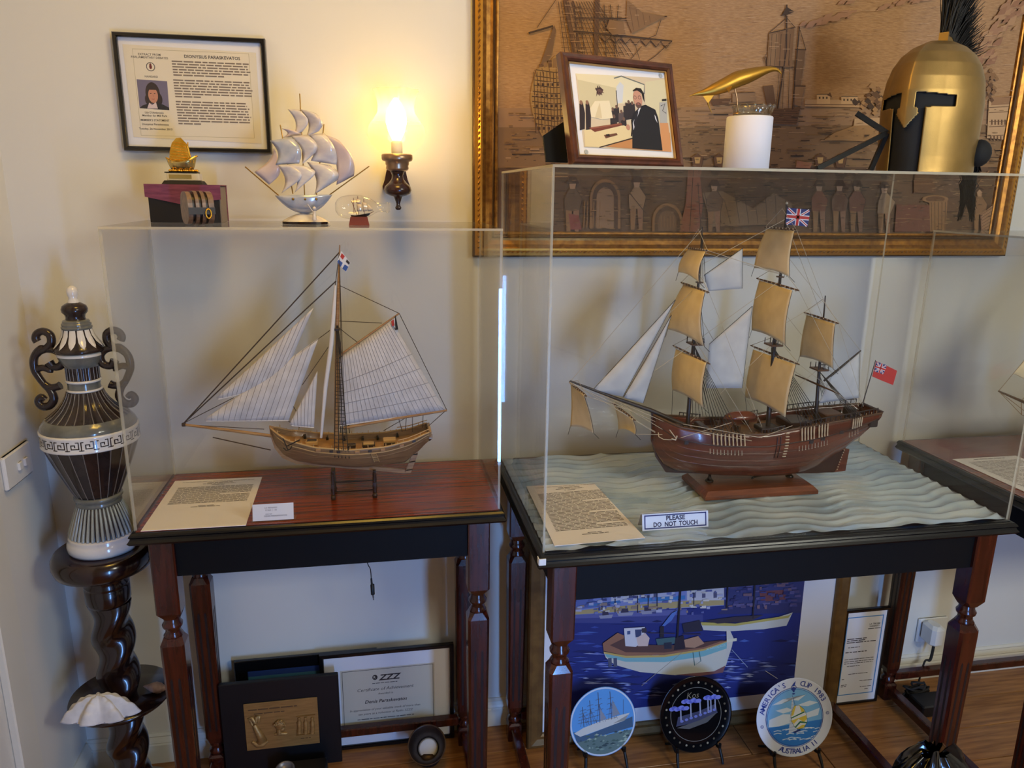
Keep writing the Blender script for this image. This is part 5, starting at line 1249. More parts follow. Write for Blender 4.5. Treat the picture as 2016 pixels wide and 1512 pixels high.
Ys['ftg'] = square('fore_topgallant', (1352, 488), (1393, 493), (1355, 491), (1390, 495), (1338, 536), (1379, 556), .052, .012)
Ys['ft'] = square('fore_topsail', (1341, 556), (1396, 576), (1346, 560), (1388, 575), (1318, 648), (1390, 682), .080, .016)
Ys['fc'] = square('fore_course', (1325, 680), (1398, 717), (1331, 687), (1391, 715), (1326, 768), (1387, 803), .092, .010)
Ys['mtg'] = square('main_topgallant', (1506, 448), (1568, 452), (1509, 451), (1564, 455), (1486, 528), (1556, 545), .060, .008)
Ys['mt'] = square('main_topsail', (1490, 548), (1573, 572), (1495, 552), (1560, 572), (1482, 650), (1548, 680), .086, .010)
Ys['mc'] = square('main_course', (1478, 680), (1574, 718), (1483, 688), (1567, 718), (1468, 782), (1548, 822), .098, .006, 3)
Ys['zt'] = square('mizzen_topsail', (1583, 615), (1651, 637), (1588, 620), (1644, 638), (1575, 702), (1641, 726), .070, .004)
Ys['sp1'] = square('sprit_topsail', (1121, 752), (1155, 780), (1124, 757), (1150, 778), (1122, 840), (1168, 853), .045, -.004, 0)
Ys['sp2'] = square('spritsail', (1206, 793), (1251, 828), (1210, 800), (1246, 826), (1216, 846), (1250, 856), .055, -.006, 0)
a, c = s2(1566, 738, .07), s2(1651, 775, -.07); MB().tube([a, a.lerp(c, .5), c], [.0016, .0026, .0016], 8).build('yard', 'yard_wood', bk)
MB().tube([s2(1622, 750), s2(1695, 690)], [.0026, .0018], 8).build('gaff', 'mast_dark', bk)
# fore-and-aft sails
def stay(nm, c4, bul, m_='sail_grey'):
    b, fn = sail4([s2(*p) for p in c4], (0, bul, 0), 10, 10); so = b.build(nm, m_, bk, solid=.0008)
    e = MB(); e.tube([fn(u/8, 0) for u in range(9)], .0008, 4); e.tube([fn(1, v/8) for v in range(9)], .0008, 4); e.build('bolt_rope', 'rope_black', so, kind='stuff')
stay('main_topmast_staysail', ((1386, 542), (1462, 489), (1461, 568), (1395, 573)), -.006)
stay('main_staysail', ((1396, 678), (1481, 603), (1461, 764), (1390, 764)), -.006)
stay('outer_jib', ((1168, 767), (1330, 590), (1226, 781), (1172, 770)), -.008)
stay('inner_jib', ((1228, 782), (1322, 620), (1266, 794), (1232, 784)), -.010)
stay('spanker', ((1636, 742), (1692, 694), (1691, 783), (1612, 794)), -.006)
# rigging
def rl(a, c, r=.0007, m=RG, da=0, dc=0): m.line(s2(*a, da), s2(*c, dc), r)
for a, c in (((1383, 450), (1122, 752)), ((1376, 560), (1166, 766)), ((1366, 676), (1212, 784)), ((1549, 430), (1383, 520)), ((1536, 552), (1370, 672)), ((1522, 676), (1360, 830)), ((1625, 590), (1540, 640)), ((1612, 726), (1522, 800)), ((1549, 440), (1625, 640)), ((1383, 490), (1540, 540)), ((1695, 692), (1690, 800)), ((1695, 692), (1625, 600)), ((1660, 720), (1700, 800))): rl(a, c, .0006, RP)
for a, c in (((1122, 752), (1290, 850)), ((1140, 762), (1290, 852)), ((1212, 790), (1345, 870)), ((1155, 780), (1232, 806)), ((1171, 851), (1154, 780)), ((1253, 855), (1340, 856)), ((1122, 755), (1290, 830)), ((1180, 775), (1330, 840))): rl(a, c, .0006, RP, -.02, -.03)
for (u, v), s0, n_, d_ in (((1366, 682), .215, 8, .0165), ((1521, 684), .600, 8, .0155), ((1612, 732), .845, 5, .011)):
    top_ = s2(u, v)
    bots = [H2.pt(s0+d_*i, 1.0, -1, .006) for i in range(n_)]
    for p in bots: RG.line(top_+V((0, -.006, 0)), p, .0007); RG.line(top_+V((0, .006, 0)), V((p.x, 2*Y2-p.y, p.z)), .0007)
for (u, v), (u2, v2), n_ in (((1376, 560), (1370, 676), 4), ((1536, 548), (1524, 678), 4), ((1383, 460), (1377, 556), 3), ((1548, 430), (1537, 545), 3), ((1622, 620), (1613, 726), 3)):
    for i in range(n_): RG.line(s2(u, v, -.002), s2(u2+2+i*5, v2, -.018+.003*i), .0006)
for k in Ys:
    a, c = Ys[k]; t_ = a.lerp(c, .5)
    for e_ in (a, c): RP.line(e_, t_+V((0, 0, .045 if k[0] != 's' else .02)), .0006)
for k, dst in (('fc', (1480, 850)), ('ft', (1500, 840)), ('mc', (1690, 806)), ('mt', (1690, 800)), ('mtg', (1625, 600)), ('ftg', (1536, 540)), ('zt', (1700, 800))):
    for e_, d_ in zip(Ys[k], (.05, -.05)): RP.line(e_, s2(*dst, d_), .0005)
for a, c in (((1380, 850), (1480, 868)), ((1340, 862), (1440, 832)), ((1480, 868), (1560, 838)), ((1345, 835), (1500, 862))): rl(a, c, .0007, RP, -.07, -.078)
RG.build('standing_rigging', 'rope_black', bk, kind='stuff'); RP.build('running_rigging', 'rope_pale', bk, kind='stuff')
# flags
def flagpoly(nm, pts, m_, d, parent, th=.0004):
    b = MB(); P_ = [s2(*p, d) for p in pts]; b.prism([(p.x, p.z) for p in P_], (0, Y2+d, 0), (1, 0, 0), (0, 0, 1), (0, 1, 0), -th, th); return b.build(nm, m_, parent)
def union(nm, c4, d, parent, first=True):
    P_ = [s2(*p, d) for p in c4]
    def at_(u, v, e): q_ = (P_[0]*(1-u)+P_[1]*u)*(1-v)+(P_[3]*(1-u)+P_[2]*u)*v; return q_+V((0, e, 0))
    f = flagpoly(nm, c4, 'flag_navy', d, parent)
    def band(a, c, w_, m_, e):
        a = at_(*a, 0); c = at_(*c, 0); t_ = (c-a).normalized(); n_ = V((-t_.z, 0, t_.x))*w_; b = MB()
        for ee in (-e, e): b.add([a+n_+V((0, ee, 0)), c+n_+V((0, ee, 0)), c-n_+V((0, ee, 0)), a-n_+V((0, ee, 0))], [(0, 1, 2, 3)])
        b.build('stripe', m_, f)
    w_ = (P_[0]-P_[3]).length
    for a, c in (((0.04, .04), (.96, .96)), ((.96, .04), (.04, .96))): band(a, c, w_*.075, 'flag_white', .0006); band(a, c, w_*.028, 'flag_red', .0008)
    for a, c in (((.5, 0), (.5, 1)), ((0, .5), (1, .5))): band(a, c, w_*.14, 'flag_white', .0010); band(a, c, w_*.085, 'flag_red', .0012)
    return f
union('union_flag', ((1550, 409), (1595, 413), (1590, 446), (1546, 442)), -.003, bk)
MB().tube([s2(1696, 803), s2(1724, 709)], [.0014, .001], 6).build('ensign_staff', 'mast_dark', bk)
MB().tube([s2(1547, 450, -.002), s2(1551, 405, -.002)], .0012, 6).build('flag_staff', 'mast_dark', bk)
fe = flagpoly('red_ensign', ((1725, 711), (1740, 717), (1766, 730), (1758, 758), (1735, 749), (1717, 741)), 'flag_red', -.002, bk)
union('ensign_canton', ((1726, 712), (1746, 719), (1739, 737), (1721, 731)), -.0026, fe)
# ------------------------------------------------------------------ things on the right case
Z2T = 1.6420
mat('frame_brown', (92, 48, 28), .3, c2=(66, 32, 18), scale=(40, 40, 40), coat=.3)
mat('frame_gold_line', (190, 150, 90), .35, metal=.6)
psi, lean_, fw_, fh_ = .298, .282, .272, .218
fr_ = V((math.cos(psi), math.sin(psi), 0)); fu = V((-math.sin(psi)*math.sin(lean_), math.cos(psi)*math.sin(lean_), math.cos(lean_))); fn_ = fr_.cross(fu)
fo_ = V((1.424, -.507, Z2T+.0050))
FM = Matrix(((fr_.x, fu.x, fn_.x, fo_.x), (fr_.y, fu.y, fn_.y, fo_.y), (fr_.z, fu.z, fn_.z, fo_.z), (0, 0, 0, 1)))
def tilted_frame(prof, w_, h_, M):
    b = MB(M); b.rings([[(d, d, z), (w_-d, d, z), (w_-d, h_-d, z), (d, h_-d, z)] for d, z in prof], 0, False, False); return b
pf_ = thing('photo_frame', 'brown framed photograph of a dark-suited man beside a ship model', 'picture frame', tuple(fo_+fr_*.136))
tilted_frame([(0, -.016), (0, .0), (.003, .003), (.008, .002), (.012, .004), (.016, .001), (.0165, -.004)], fw_, fh_, FM).build('frame', 'frame_brown', pf_)
tilted_frame([(.0165, -.002), (.0175, .0), (.019, -.001), (.0195, -.005)], fw_, fh_, FM).build('gold_line', 'frame_gold_line', pf_)
b = MB(FM); b.box((.002, .002, -.016), (fw_-.002, fh_-.002, -.006)); b.build('mount', 'mat_board', pf_)
# strut at the back
b = MB(FM); b.prism([(-.030, 0.018), (.02, 0.018), (.02, .10), (.0, .088), (-.030, .070)], (0, 0.000, -.05), (1, 0, 0), (0, 1, 0), (0, 0, 1), -.002, .002); b.build('strut', 'apron_black', pf_)
A = Art(FM @ V((0, 0, -.0058)), fr_, fu, base=.0003)
def pl(c, *pts): A.poly([A.px(u, v) for u, v in pts], c)
def pq(X, Y_): return (1080+X/4.2, 90+Y_/4.2)
def pc(c, *pts): pl(c, *[pq(*p) for p in pts])
def pln(c, w_, *pts): A.line([A.px(*pq(*p)) for p in pts], w_*.0012, c)
pc((212, 196, 168), (222, 230), (1000, 272), (1015, 880), (292, 840))
pc((224, 214, 180), (222, 230), (600, 250), (560, 350), (240, 280)); pc((206, 196, 160), (240, 280), (560, 350), (550, 520), (262, 500)); pc((222, 216, 186), (600, 250), (790, 320), (780, 480), (560, 480), (556, 340)); pc((214, 206, 170), (800, 300), (1000, 272), (1006, 640), (800, 600))
pc((206, 212, 220), (560, 340), (590, 300), (620, 330), (610, 470), (565, 480)); pln((110, 116, 112), 2.2, (540, 270), (600, 252), (790, 322), (790, 400)); pln((60, 60, 60), 1.6, (558, 370), (572, 540))
for i in range(14): rd_ = random.Random(i); pc(rd_.choice([(70, 48, 48), (100, 70, 66), (48, 36, 40)]), (378+rd_.random()*60, 320+rd_.random()*90), (398+rd_.random()*60, 318+rd_.random()*100), (400+rd_.random()*60, 350+rd_.random()*90), (376+rd_.random()*60, 345+rd_.random()*80))
for x in (268, 318): pc((40, 30, 36), (x-14, 480), (x+14, 470), (x+32, 560), (x+30, 690), (x-10, 700)); A.ell(*A.px(*pq(x, 470)), .0035, .0045, (140, 104, 84))
for x, y in ((530, 540), (560, 520), (600, 560), (640, 500), (660, 480), (690, 490), (540, 600), (620, 620)): pc((44, 38, 44) if x != 600 else (88, 76, 78), (x-24, y), (x+20, y-10), (x+30, y+110), (x-20, y+120)); A.ell(*A.px(*pq(x, y-14)), .003, .004, (110, 84, 72))
pc((226, 208, 162), (292, 700), (620, 660), (690, 690), (690, 760), (420, 840), (300, 836)); pc((196, 138, 86), (470, 836), (690, 766), (1000, 720), (1015, 880)); pc((60, 42, 30), (690, 762), (692, 772), (420, 846), (416, 838))
pc((210, 150, 100), (920, 640), (985, 640), (1015, 880), (930, 870)); pc((176, 176, 172), (915, 470), (975, 466), (980, 640), (918, 640)); pln((60, 60, 66), 1.4, (925, 500), (960, 480), (940, 540), (970, 560)); pc((34, 30, 34), (935, 444), (972, 440), (972, 458), (936, 460))
pc((232, 220, 188), (380, 460), (500, 455), (530, 600), (440, 610), (350, 590), (340, 520)); pc((214, 198, 160), (420, 470), (440, 600), (380, 600)); pc((120, 60, 44), (330, 680), (600, 640), (610, 660), (380, 715)); pc((150, 90, 70), (350, 690), (600, 650), (600, 644), (345, 680)); pc((110, 70, 52), (455, 740), (560, 724), (570, 740), (470, 768)); pc((44, 30, 26), (470, 735), (500, 730), (505, 750), (476, 752))
pc((22, 22, 30), (700, 560), (760, 500), (800, 490), (880, 530), (905, 600), (940, 868), (690, 850), (690, 720), (680, 620)); pc((214, 216, 226), (745, 520), (765, 500), (735, 580), (700, 700), (694, 640)); pc((30, 28, 40), (724, 540), (740, 545), (712, 690), (700, 640)); pc((222, 224, 232), (872, 570), (884, 590), (898, 640), (880, 610))
A.ell(*A.px(*pq(735, 440)), .0115, .0185, (196, 146, 124)); pc((30, 24, 26), (692, 372), (720, 350), (760, 354), (786, 396), (792, 470), (778, 440), (766, 395), (730, 372), (700, 378)); A.ell(*A.px(*pq(742, 494)), .007, .006, (96, 72, 66)); A.ell(*A.px(*pq(740, 484)), .0034, .0014, (170, 100, 92), 12)
for x in (712, 748): A.ring(*A.px(*pq(x, 430)), .0034, .0008, (60, 44, 44), 16)
A.ell(*A.px(*pq(655, 676)), .005, .006, (190, 138, 116)); pln((40, 30, 34), 2.5, (690, 680), (682, 750))
for x, y in ((310, 880), (925, 250)): A.ell(*A.px(*pq(x, y)), .0045, .0045, (170, 176, 178), 16)
A.build('photograph', pf_)

# white cylinder, glass dish, gold whale
mat('cylinder_white', (228, 226, 232), .7)
pane_mat('cut_glass', (.93, .95, .93), 1.6, .06, 1.6)
mat('whale_gold', (186, 140, 56), .42, metal=.95)
CY = -.42; cc = V((1.826, CY, Z2T)); czt = PY(1470, 230, CY).z
tag(MB().lathe([(.046, Z2T+.0004), (.0475, Z2T+.002), (.0475, czt-.002), (.046, czt), (.020, czt+.0002)], (cc.x, CY, 0), 40).build('white_cylinder', 'cylinder_white', None, origin=cc), 'plain white upright cylinder carrying a glass dish', 'cylinder')
gd = thing('glass_dish', 'small cut glass dish with toothed rim on the white cylinder', 'dish', (cc.x+.006, CY, czt))
dz = czt+.0008
def tooth(k, a): return 1+(.02*math.cos(a*20) if k >= 2 else 0)
b = MB(); b.lathe([(.036, dz), (.038, dz+.002), (.040, dz+.010), (.0425, dz+.020), (.041, dz+.020), (.0385, dz+.010), (.036, dz+.004)], (cc.x+.006, CY, 0), 80, flute=tooth, caps=True); b.build('bowl', 'cut_glass', gd)
b = MB()
for i in range(16): a = 2*PI*i/16; b.sphere((cc.x+.006+.0425*math.cos(a), CY+.0425*math.sin(a), dz+.0195), .0036, 8, 6)
b.build('rim_beads', 'cut_glass', gd, kind='stuff')
def wq(X, Y_, d=0): return PY(1080+X/4.2, 90+Y_/4.2, CY+d)
wh = thing('gold_whale', 'long gold whale ornament tilted on a rod above the glass dish', 'ornament', (cc.x, CY, dz+.004))
spn = [(1160, 420, 1), (1210, 402, 9), (1280, 388, 24), (1360, 365, 44), (1450, 330, 56), (1550, 282, 62), (1640, 252, 58), (1720, 226, 46), (1790, 204, 32), (1850, 194, 20), (1895, 202, 12), (1925, 232, 4)]
P_ = catmull([wq(x, y) for x, y, r in spn], 4); RR = []
for i in range(len(spn)-1):
    for k in range(4): RR.append((spn[i][2]+(spn[i+1][2]-spn[i][2])*k/4)*.00026)
RR.append(spn[-1][2]*.00026)
b = MB(); b.tube(P_, RR, 16); b.build('body', 'whale_gold', wh)
b = MB(); b.add([wq(1275, 415, -.002), wq(1370, 405, -.002), wq(1320, 476), wq(1275, 415, .004), wq(1370, 405, .004)], [(0, 2, 1), (3, 4, 2), (0, 3, 2), (1, 2, 4)]); b.tube([wq(1320, 470), wq(1325, 500), wq(1350, 555)], [.003, .0014, .0006], 6); b.build('lower_fin', 'whale_gold', wh)
b = MB(); b.add([wq(1470, 350, -.012), wq(1520, 330, -.012), wq(1490, 392, -.026), wq(1480, 352, -.009)], [(0, 1, 2), (1, 3, 2), (3, 0, 2), (0, 3, 1)]); b.build('side_fin', 'whale_gold', wh)
b = MB(); b.tube([wq(1528, 300), wq(1558, 440), V((wq(1570, 520).x, CY, dz+.0045))], .0016, 8); b.lathe([(.010, dz+.0042), (.0095, dz+.006), (.003, dz+.009)], (wq(1570, 520).x, CY, 0), 16); b.build('rod', 'antique_brass', wh)

# bent black stand
ey = -.46
es = thing('folding_stand', 'black bent three-armed stand leaning beside the brass helmet', 'stand', (PY(1740, 300, ey).x, ey, Z2T))
hub = PY(1746, 262, ey)
def on_top(u, v, y): p = PY(u, v, y); p.z = max(p.z, Z2T+.006); return p
for q_, nm in ((PY(1686, 223, ey+.03), 'upper_arm'), (V((PY(1600, 320, ey).x, ey-.02, Z2T+.0062)), 'long_arm'), (V((PY(1726, 330, ey).x, ey+.02, Z2T+.0062)), 'lower_arm')):
    d_ = (hub-q_).normalized(); s_ = d_.cross(V((0, 1, 0))).normalized(); n_ = d_.cross(s_)
    b = MB(); w1, w2 = .0052, .003
    b.rings([[q_+s_*w1+n_*w2, q_-s_*w1+n_*w2, q_-s_*w1-n_*w2, q_+s_*w1-n_*w2], [hub+s_*w1+n_*w2, hub-s_*w1+n_*w2, hub-s_*w1-n_*w2, hub+s_*w1-n_*w2]], 0, False); b.build(nm, 'black_paint', es)

# helmet
mat('helmet_brass', (168, 136, 80), .44, metal=.85, c2=(150, 122, 70), scale=(12, 12, 12), nscale=1.4, bump=.03, bscale=30)
mat('helmet_black', (8, 8, 8), .8); mat('horse_hair', (16, 13, 12), .55)
HC = V((2.250, -.425, Z2T+.0008)); fa = math.radians(-90-57)   # direction it faces
hz = .272
def hprof(t):
    pts = [(0, .96), (.12, .965), (.3, .985), (.48, 1.0), (.6, .985), (.7, .945), (.8, .855), (.88, .72), (.94, .53), (.98, .30), (1.0, .01)]
    for (a, va), (b_, vb) in zip(pts, pts[1:]):
        if t <= b_: k_ = (t-a)/(b_-a); return va+(vb-va)*k_
    return .01
def helm(th, t, k=1.0):
    """th = 0 front; t = 0..1 height"""
    s_ = hprof(t)*k; a_, b_ = .096*s_, .118*s_
    x = b_*math.cos(th); y = a_*math.sin(th)
    # front keel, pointed cheeks
    ridge = max(0, 1-abs(th)/.62)
    x += .020*ridge*s_*(.45+.9*t)
    x += .014*(1-t)*math.exp(-(th/.9)**2)      # cheeks reach forward at the bottom
    back = math.exp(-((abs(th)-PI)/.8)**2)
    x -= .016*back*max(0, .25-t)*3             # flared neck guard
    x += .012*t                                 # dome leans forward a little
    c_, n_ = math.cos(fa), math.sin(fa)
    z = t*hz
    return HC+V((x*c_-y*n_, x*n_+y*c_, z))
def inside(th, t):
    z = t*hz; a = abs(th)
    top = .160-.010*a; bot = .128+.004*a
    if .145+.05*max(0, (.14-z)/.05) < a < .86 and bot < z < top: return True      # eye slot
    nose = .145+(.10 if z < .135 else 0)*0+max(0, min(.09, (.160-z)*1.6))
    if z < .118:
        nose = max(0, .235-(.118-z)*7.5)
    if z < .134 and nose < a < .33-.10*(z/.13)*0: return True                      # mouth opening
    return False
hm = thing('brass_helmet', 'brass Spartan helmet with black horsehair crest on the tall case', 'helmet', tuple(HC))
b = MB(); NU, NV = 300, 150
vs_ = []; keep = []
for j in range(NV+1):
    for i in range(NU): vs_.append(helm(-PI+2*PI*i/NU, j/NV))
for j in range(NV):
    for i in range(NU):
        if not inside(-PI+2*PI*(i+.5)/NU, (j+.5)/NV): keep.append((j*NU+i, j*NU+(i+1) % NU, (j+1)*NU+(i+1) % NU, (j+1)*NU+i))
b.add(vs_, keep, 0, True); b.build('bowl', 'helmet_brass', hm, solid=.0018)
b = MB(); b.rings([[helm(-PI+2*PI*i/40, t, .95) for i in range(40)] for t in (.004, .2, .4, .6, .75, .88, .96)], 0, True, True); b.build('shade_core', 'helmet_black', hm)  # closed black core added so the openings look dark inside
b = MB(); eb = helm(1.75, .16, 1.02); b.sphere(eb+V((.016, .01, .0)), .026, 12, 8, 0, (1, .8, 1.1)); b.build('neck_pad', 'helmet_black', hm)
F_ = V((math.cos(fa), math.sin(fa), 0))
def crest_path(t):   # over the crown from the front to the nape, then down
    a = -0.15+t*1.15
    return HC+F_*(.004-.135*t)+V((0, 0, hz-.004-.002*t-.13*max(0, t-.2)**1.4))
b = MB()
for k in range(9):
    t = k/9; p = crest_path(t*.55+.05); q_ = crest_path(t*.55+.13); u_ = V((0, 0, 1)); s_ = F_.cross(u_)*.0095
    b.rings([[p-s_-u_*.006, p+s_-u_*.006, p+s_+u_*.024, p-s_+u_*.024], [q_-s_-u_*.006, q_+s_-u_*.006, q_+s_+u_*.020, q_-s_+u_*.020]], 0, False)
b.build('crest_holder', 'helmet_brass', hm)
rd = random.Random(8); hr = MB()
tailp = [V((2.40, -.33, 1.80)), V((2.452, -.305, 1.70)), V((2.4725, -.290, 1.640))]
for i in range(1000):
    t = rd.random(); p = crest_path(.08+t*.62)+F_.cross(V((0, 0, 1)))*rd.uniform(-.010, .010)+V((0, 0, .016))
    up_ = (V((0, 0, 1.0))*(1-.5*t)-F_*(.02+.9*t)).normalized(); L_ = rd.uniform(.10, .145)*(1-.35*t)
    j_ = F_.cross(V((0, 0, 1)))*rd.gauss(0, .014)+F_*rd.gauss(0, .006); bend = -F_*rd.uniform(.005, .03)
    hr.tube([p, p+up_*L_*.5+j_*.5, p+up_*L_+j_+bend], [.0013, .0011, .0005], 3, caps=False)
hr.build('crest_hair', 'horse_hair', hm, kind='stuff')
b = MB()
cp = [crest_path(.08+.62*i/8)+V((0, 0, .014)) for i in range(9)]; co = [cp[i]+(V((0, 0, 1.0))*(1-.5*i/8)-F_*(.02+.9*i/8)).normalized()*(.092-.03*i/8) for i in range(9)]
for sd in (-1, 1): b.add([p+F_.cross(V((0, 0, 1)))*sd*.006 for p in cp]+[p+F_.cross(V((0, 0, 1)))*sd*.005 for p in co], [(i, i+1, 10+i, 9+i) for i in range(8)])
b.build('crest_core', 'horse_hair', hm)
hr = MB()
st0 = crest_path(.72)+V((0, 0, .0))
for i in range(300):
    sd = rd.uniform(-1, 1); o_ = V((rd.uniform(-.012, .012), rd.uniform(-.012, .012), rd.uniform(-.01, .01)))
    k_ = rd.choice((0, 1)); end = V((2.4785, -.295+(.012 if k_ else -.030)+rd.gauss(0, .004), 1.535+rd.uniform(0, .05)))
    m2 = V((2.4745+rd.uniform(0, .004), -.298+rd.gauss(0, .012), 1.628+rd.uniform(-.01, .006)))
    m1 = V((2.462+rd.uniform(-.006, .004), -.312+rd.gauss(0, .012), 1.652+rd.uniform(.001, .012)))
    hr.tube([st0+o_, st0.lerp(m1, .5)+o_+V((.018, .012, .01)), m1, m2, end], [.0013, .0013, .0013, .0012, .0005], 3, caps=False)
hr.build('tail_hair', 'horse_hair', hm, kind='stuff')
# ------------------------------------------------------------------ under the left table
def wall_frame(name, label, x0, x1, z0, z1, y, prof, fmat, depth=.012):
    """upright frame standing on the floor, its back at y"""
    t = thing(name, label, 'picture frame', ((x0+x1)/2, y, z0))
    rect_frame(x0, x1, z0, z1, y, prof).build('frame', fmat, t)
    return t
# dark picture at the back
bf = wall_frame('dark_picture', 'black framed picture with a blue strip behind the bronze plaque', .620, 1.012, .0006, .314, -.0225, [(0, 0), (0, .009), (.002, .011), (.034, .010), (.035, .006)], 'black_frame')
MB().box((.622, -.0275, .003), (1.010, -.0226, .312)).build('backing', 'apron_black', bf)
A = Art((.655, -.0278, .035), (1, 0, 0), (0, 0, 1)); A.rect(0, 0, .322, .244, (40, 84, 130)); A.rect(0, .20, .322, .238, (60, 110, 128)); A.rect(.0, .225, .322, .244, (30, 60, 130)); A.rect(.12, .17, .322, .215, (110, 150, 140)); A.build('picture', bf)
# certificate
cf = wall_frame('certificate_frame', 'black framed Certificate of Achievement behind the stretcher bar', .852, 1.232, .0006, .319, -.036, [(0, 0), (0, .012), (.002, .014), (.010, .014), (.012, .011), (.012, .006)], 'black_frame')
MB().box((.862, -.0425, .010), (1.222, -.0365, .309)).build('mount', 'mat_board', cf)
A = Art((.852, -.0427, .0006), (1, 0, 0), (0, 0, 1)); ink = (34, 30, 34)
def q(X, Y_): return A.px(400+X/3.203, 1040+Y_/3.203)
xa, ya = q(860, 925); xb_, yb_ = q(1450, 880); xc, yc = q(1430, 1240)
A.rect(.055, .062, xb_+.004, ya+.012, (208, 200, 180)); A.frame(.060, .066, xb_, ya+.008, .0014, (40, 36, 36))
def tq(t, X, Y_, h, **k): A.text(t, *q(X, Y_), h, ink, **k)
A.ell(*q(1083, 940), .0075, .0085, ink); A.text('R', *q(1080, 940), .011, (208, 200, 180), .02)
tq('ZZZ', 1172, 937, .026, bold=.03, shear=.25, sx=1.15); A.words(*(q(1066, 975)[0], q(1226, 975)[0]), q(1140, 972)[1], .0035, (70, 66, 66), 3)
tq('Certificate of Achievement', 1148, 1008, .0145, shear=.22, sx=1.02); tq('Awarded to', 1150, 1038, .009, shear=.22); tq('Denis Paraskevatos', 1152, 1084, .0155, bold=.016, shear=.22)
tq('In appreciation of your valuable work of more than', 1148, 1132, .0098, shear=.22); tq('ten years as a volunteer at Radio 3ZZZ', 1150, 1158, .0098, shear=.22); A.words(q(972, 1190)[0], q(1330, 1190)[0], q(1150, 1190)[1], .0042, (70, 66, 66), 8); A.words(q(890, 1258)[0], q(965, 1258)[0], q(930, 1258)[1], .0038, (90, 84, 84), 9)
A.build('print', cf)
MB().box((.8625, -.0475, .0115), (1.2215, -.0460, .3085)).build('glass', 'picture_glass', cf)

# bronze plaque on a black board
mat('bronze', (186, 146, 86), .42, metal=.55, c2=(166, 128, 74), scale=(10, 10, 90), nscale=2, bump=.1, bscale=120)
mat('board_black', (10, 11, 14), .45)
plx0, plx1, plz1 = .588, .905, .288
pq_ = thing('bronze_plaque', 'bronze relief plaque with statues mounted on a black board', 'plaque', ((plx0+plx1)/2, -.094, 0))
MB().bbox((plx0, -.096, .0008), (plx1, -.0815, plz1), .002).build('board', 'board_black', pq_)
def bz(X, Y_): return PY(400+X/3.203, 1040+Y_/3.203, -.0985)
c0, c1, c2_, c3 = bz(258, 1118), bz(718, 1057), bz(735, 1345), bz(272, 1413)
rx0, rx1, rz0, rz1 = (c0.x+c3.x)/2, (c1.x+c2_.x)/2, (c2_.z+c3.z)/2, (c0.z+c1.z)/2
rp = MB().bbox((rx0, -.0992, rz0), (rx1, -.0962, rz1), .0008).build('relief_panel', 'bronze', pq_)
def R3(X, Y_, d=0): p = bz(X, Y_); return V((p.x, -.0995-d, p.z))
b = MB()   # winged figure on a prow
b.tube([R3(322, 1235), R3(335, 1262), R3(352, 1290), R3(372, 1330), R3(352, 1352)], [.006, .009, .011, .013, .008], 8)
for pts in (((330, 1228), (306, 1190), (288, 1196), (312, 1240)), ((334, 1226), (340, 1184), (356, 1180), (350, 1222))): b.tube([R3(*p) for p in pts], [.005, .0065, .004, .004], 6)
b.tube([R3(308, 1345), R3(340, 1362), R3(380, 1360), R3(410, 1338)], [.004, .008, .008, .004], 8); b.tube([R3(372, 1300), R3(386, 1322), R3(384, 1345)], [.003, .005, .004], 6)
b.build('winged_figure', 'bronze', rp)
b = MB(); b.sphere(R3(484, 1235, .001), .0150, 14, 10, 0, (1, .5, 1.15)); b.sphere(R3(498, 1262, .001), .0085, 12, 8, 0, (1, .6, 1)); b.tube([R3(452, 1298), R3(485, 1290), R3(530, 1292)], [.004, .0065, .004], 8); b.tube([R3(478, 1262), R3(480, 1290)], [.007, .008], 8)
rd = random.Random(3)
for i in range(34): a = rd.uniform(0, PI); b.sphere(R3(484+38*math.cos(a)*rd.uniform(.5, 1), 1236-34*math.sin(a)*rd.uniform(.3, 1), .006), .0026, 6, 4)
b.build('bearded_head', 'bronze', rp)
b = MB(); b.box(tuple(R3(588, 1178)-V((0, .004, .004))), tuple(R3(706, 1178)+V((0, .001, .004)))); b.build('entablature', 'bronze', rp)
b = MB(); b.box(tuple(R3(588, 1296)-V((0, .004, .0045))), tuple(R3(706, 1296)+V((0, .001, .0045)))); b.build('stylobate', 'bronze', rp)
for X in (605, 646, 688):
    b = MB(); b.tube([R3(X, 1188), R3(X, 1200), R3(X, 1206), R3(X, 1222), R3(X+2, 1248), R3(X, 1288)], [.0040, .0050, .0034, .0070, .0058, .0072], 8); b.build('caryatid', 'bronze', rp)
A = Art((rx0, -.0994, rz0), (1, 0, 0), (0, 0, 1)); A.words(A.px(488, 1398)[0], A.px(585, 1398)[0], A.px(488, 1399)[1], .006, (96, 66, 34), 5); A.words(A.px(500, 1406)[0], A.px(560, 1402)[0], A.px(520, 1404)[1], .005, (100, 70, 36), 6); A.words(A.px(592, 1452)[0], A.px(612, 1452)[0], A.px(600, 1453)[1], .004, (100, 70, 36), 7); A.build('inscription', rp)

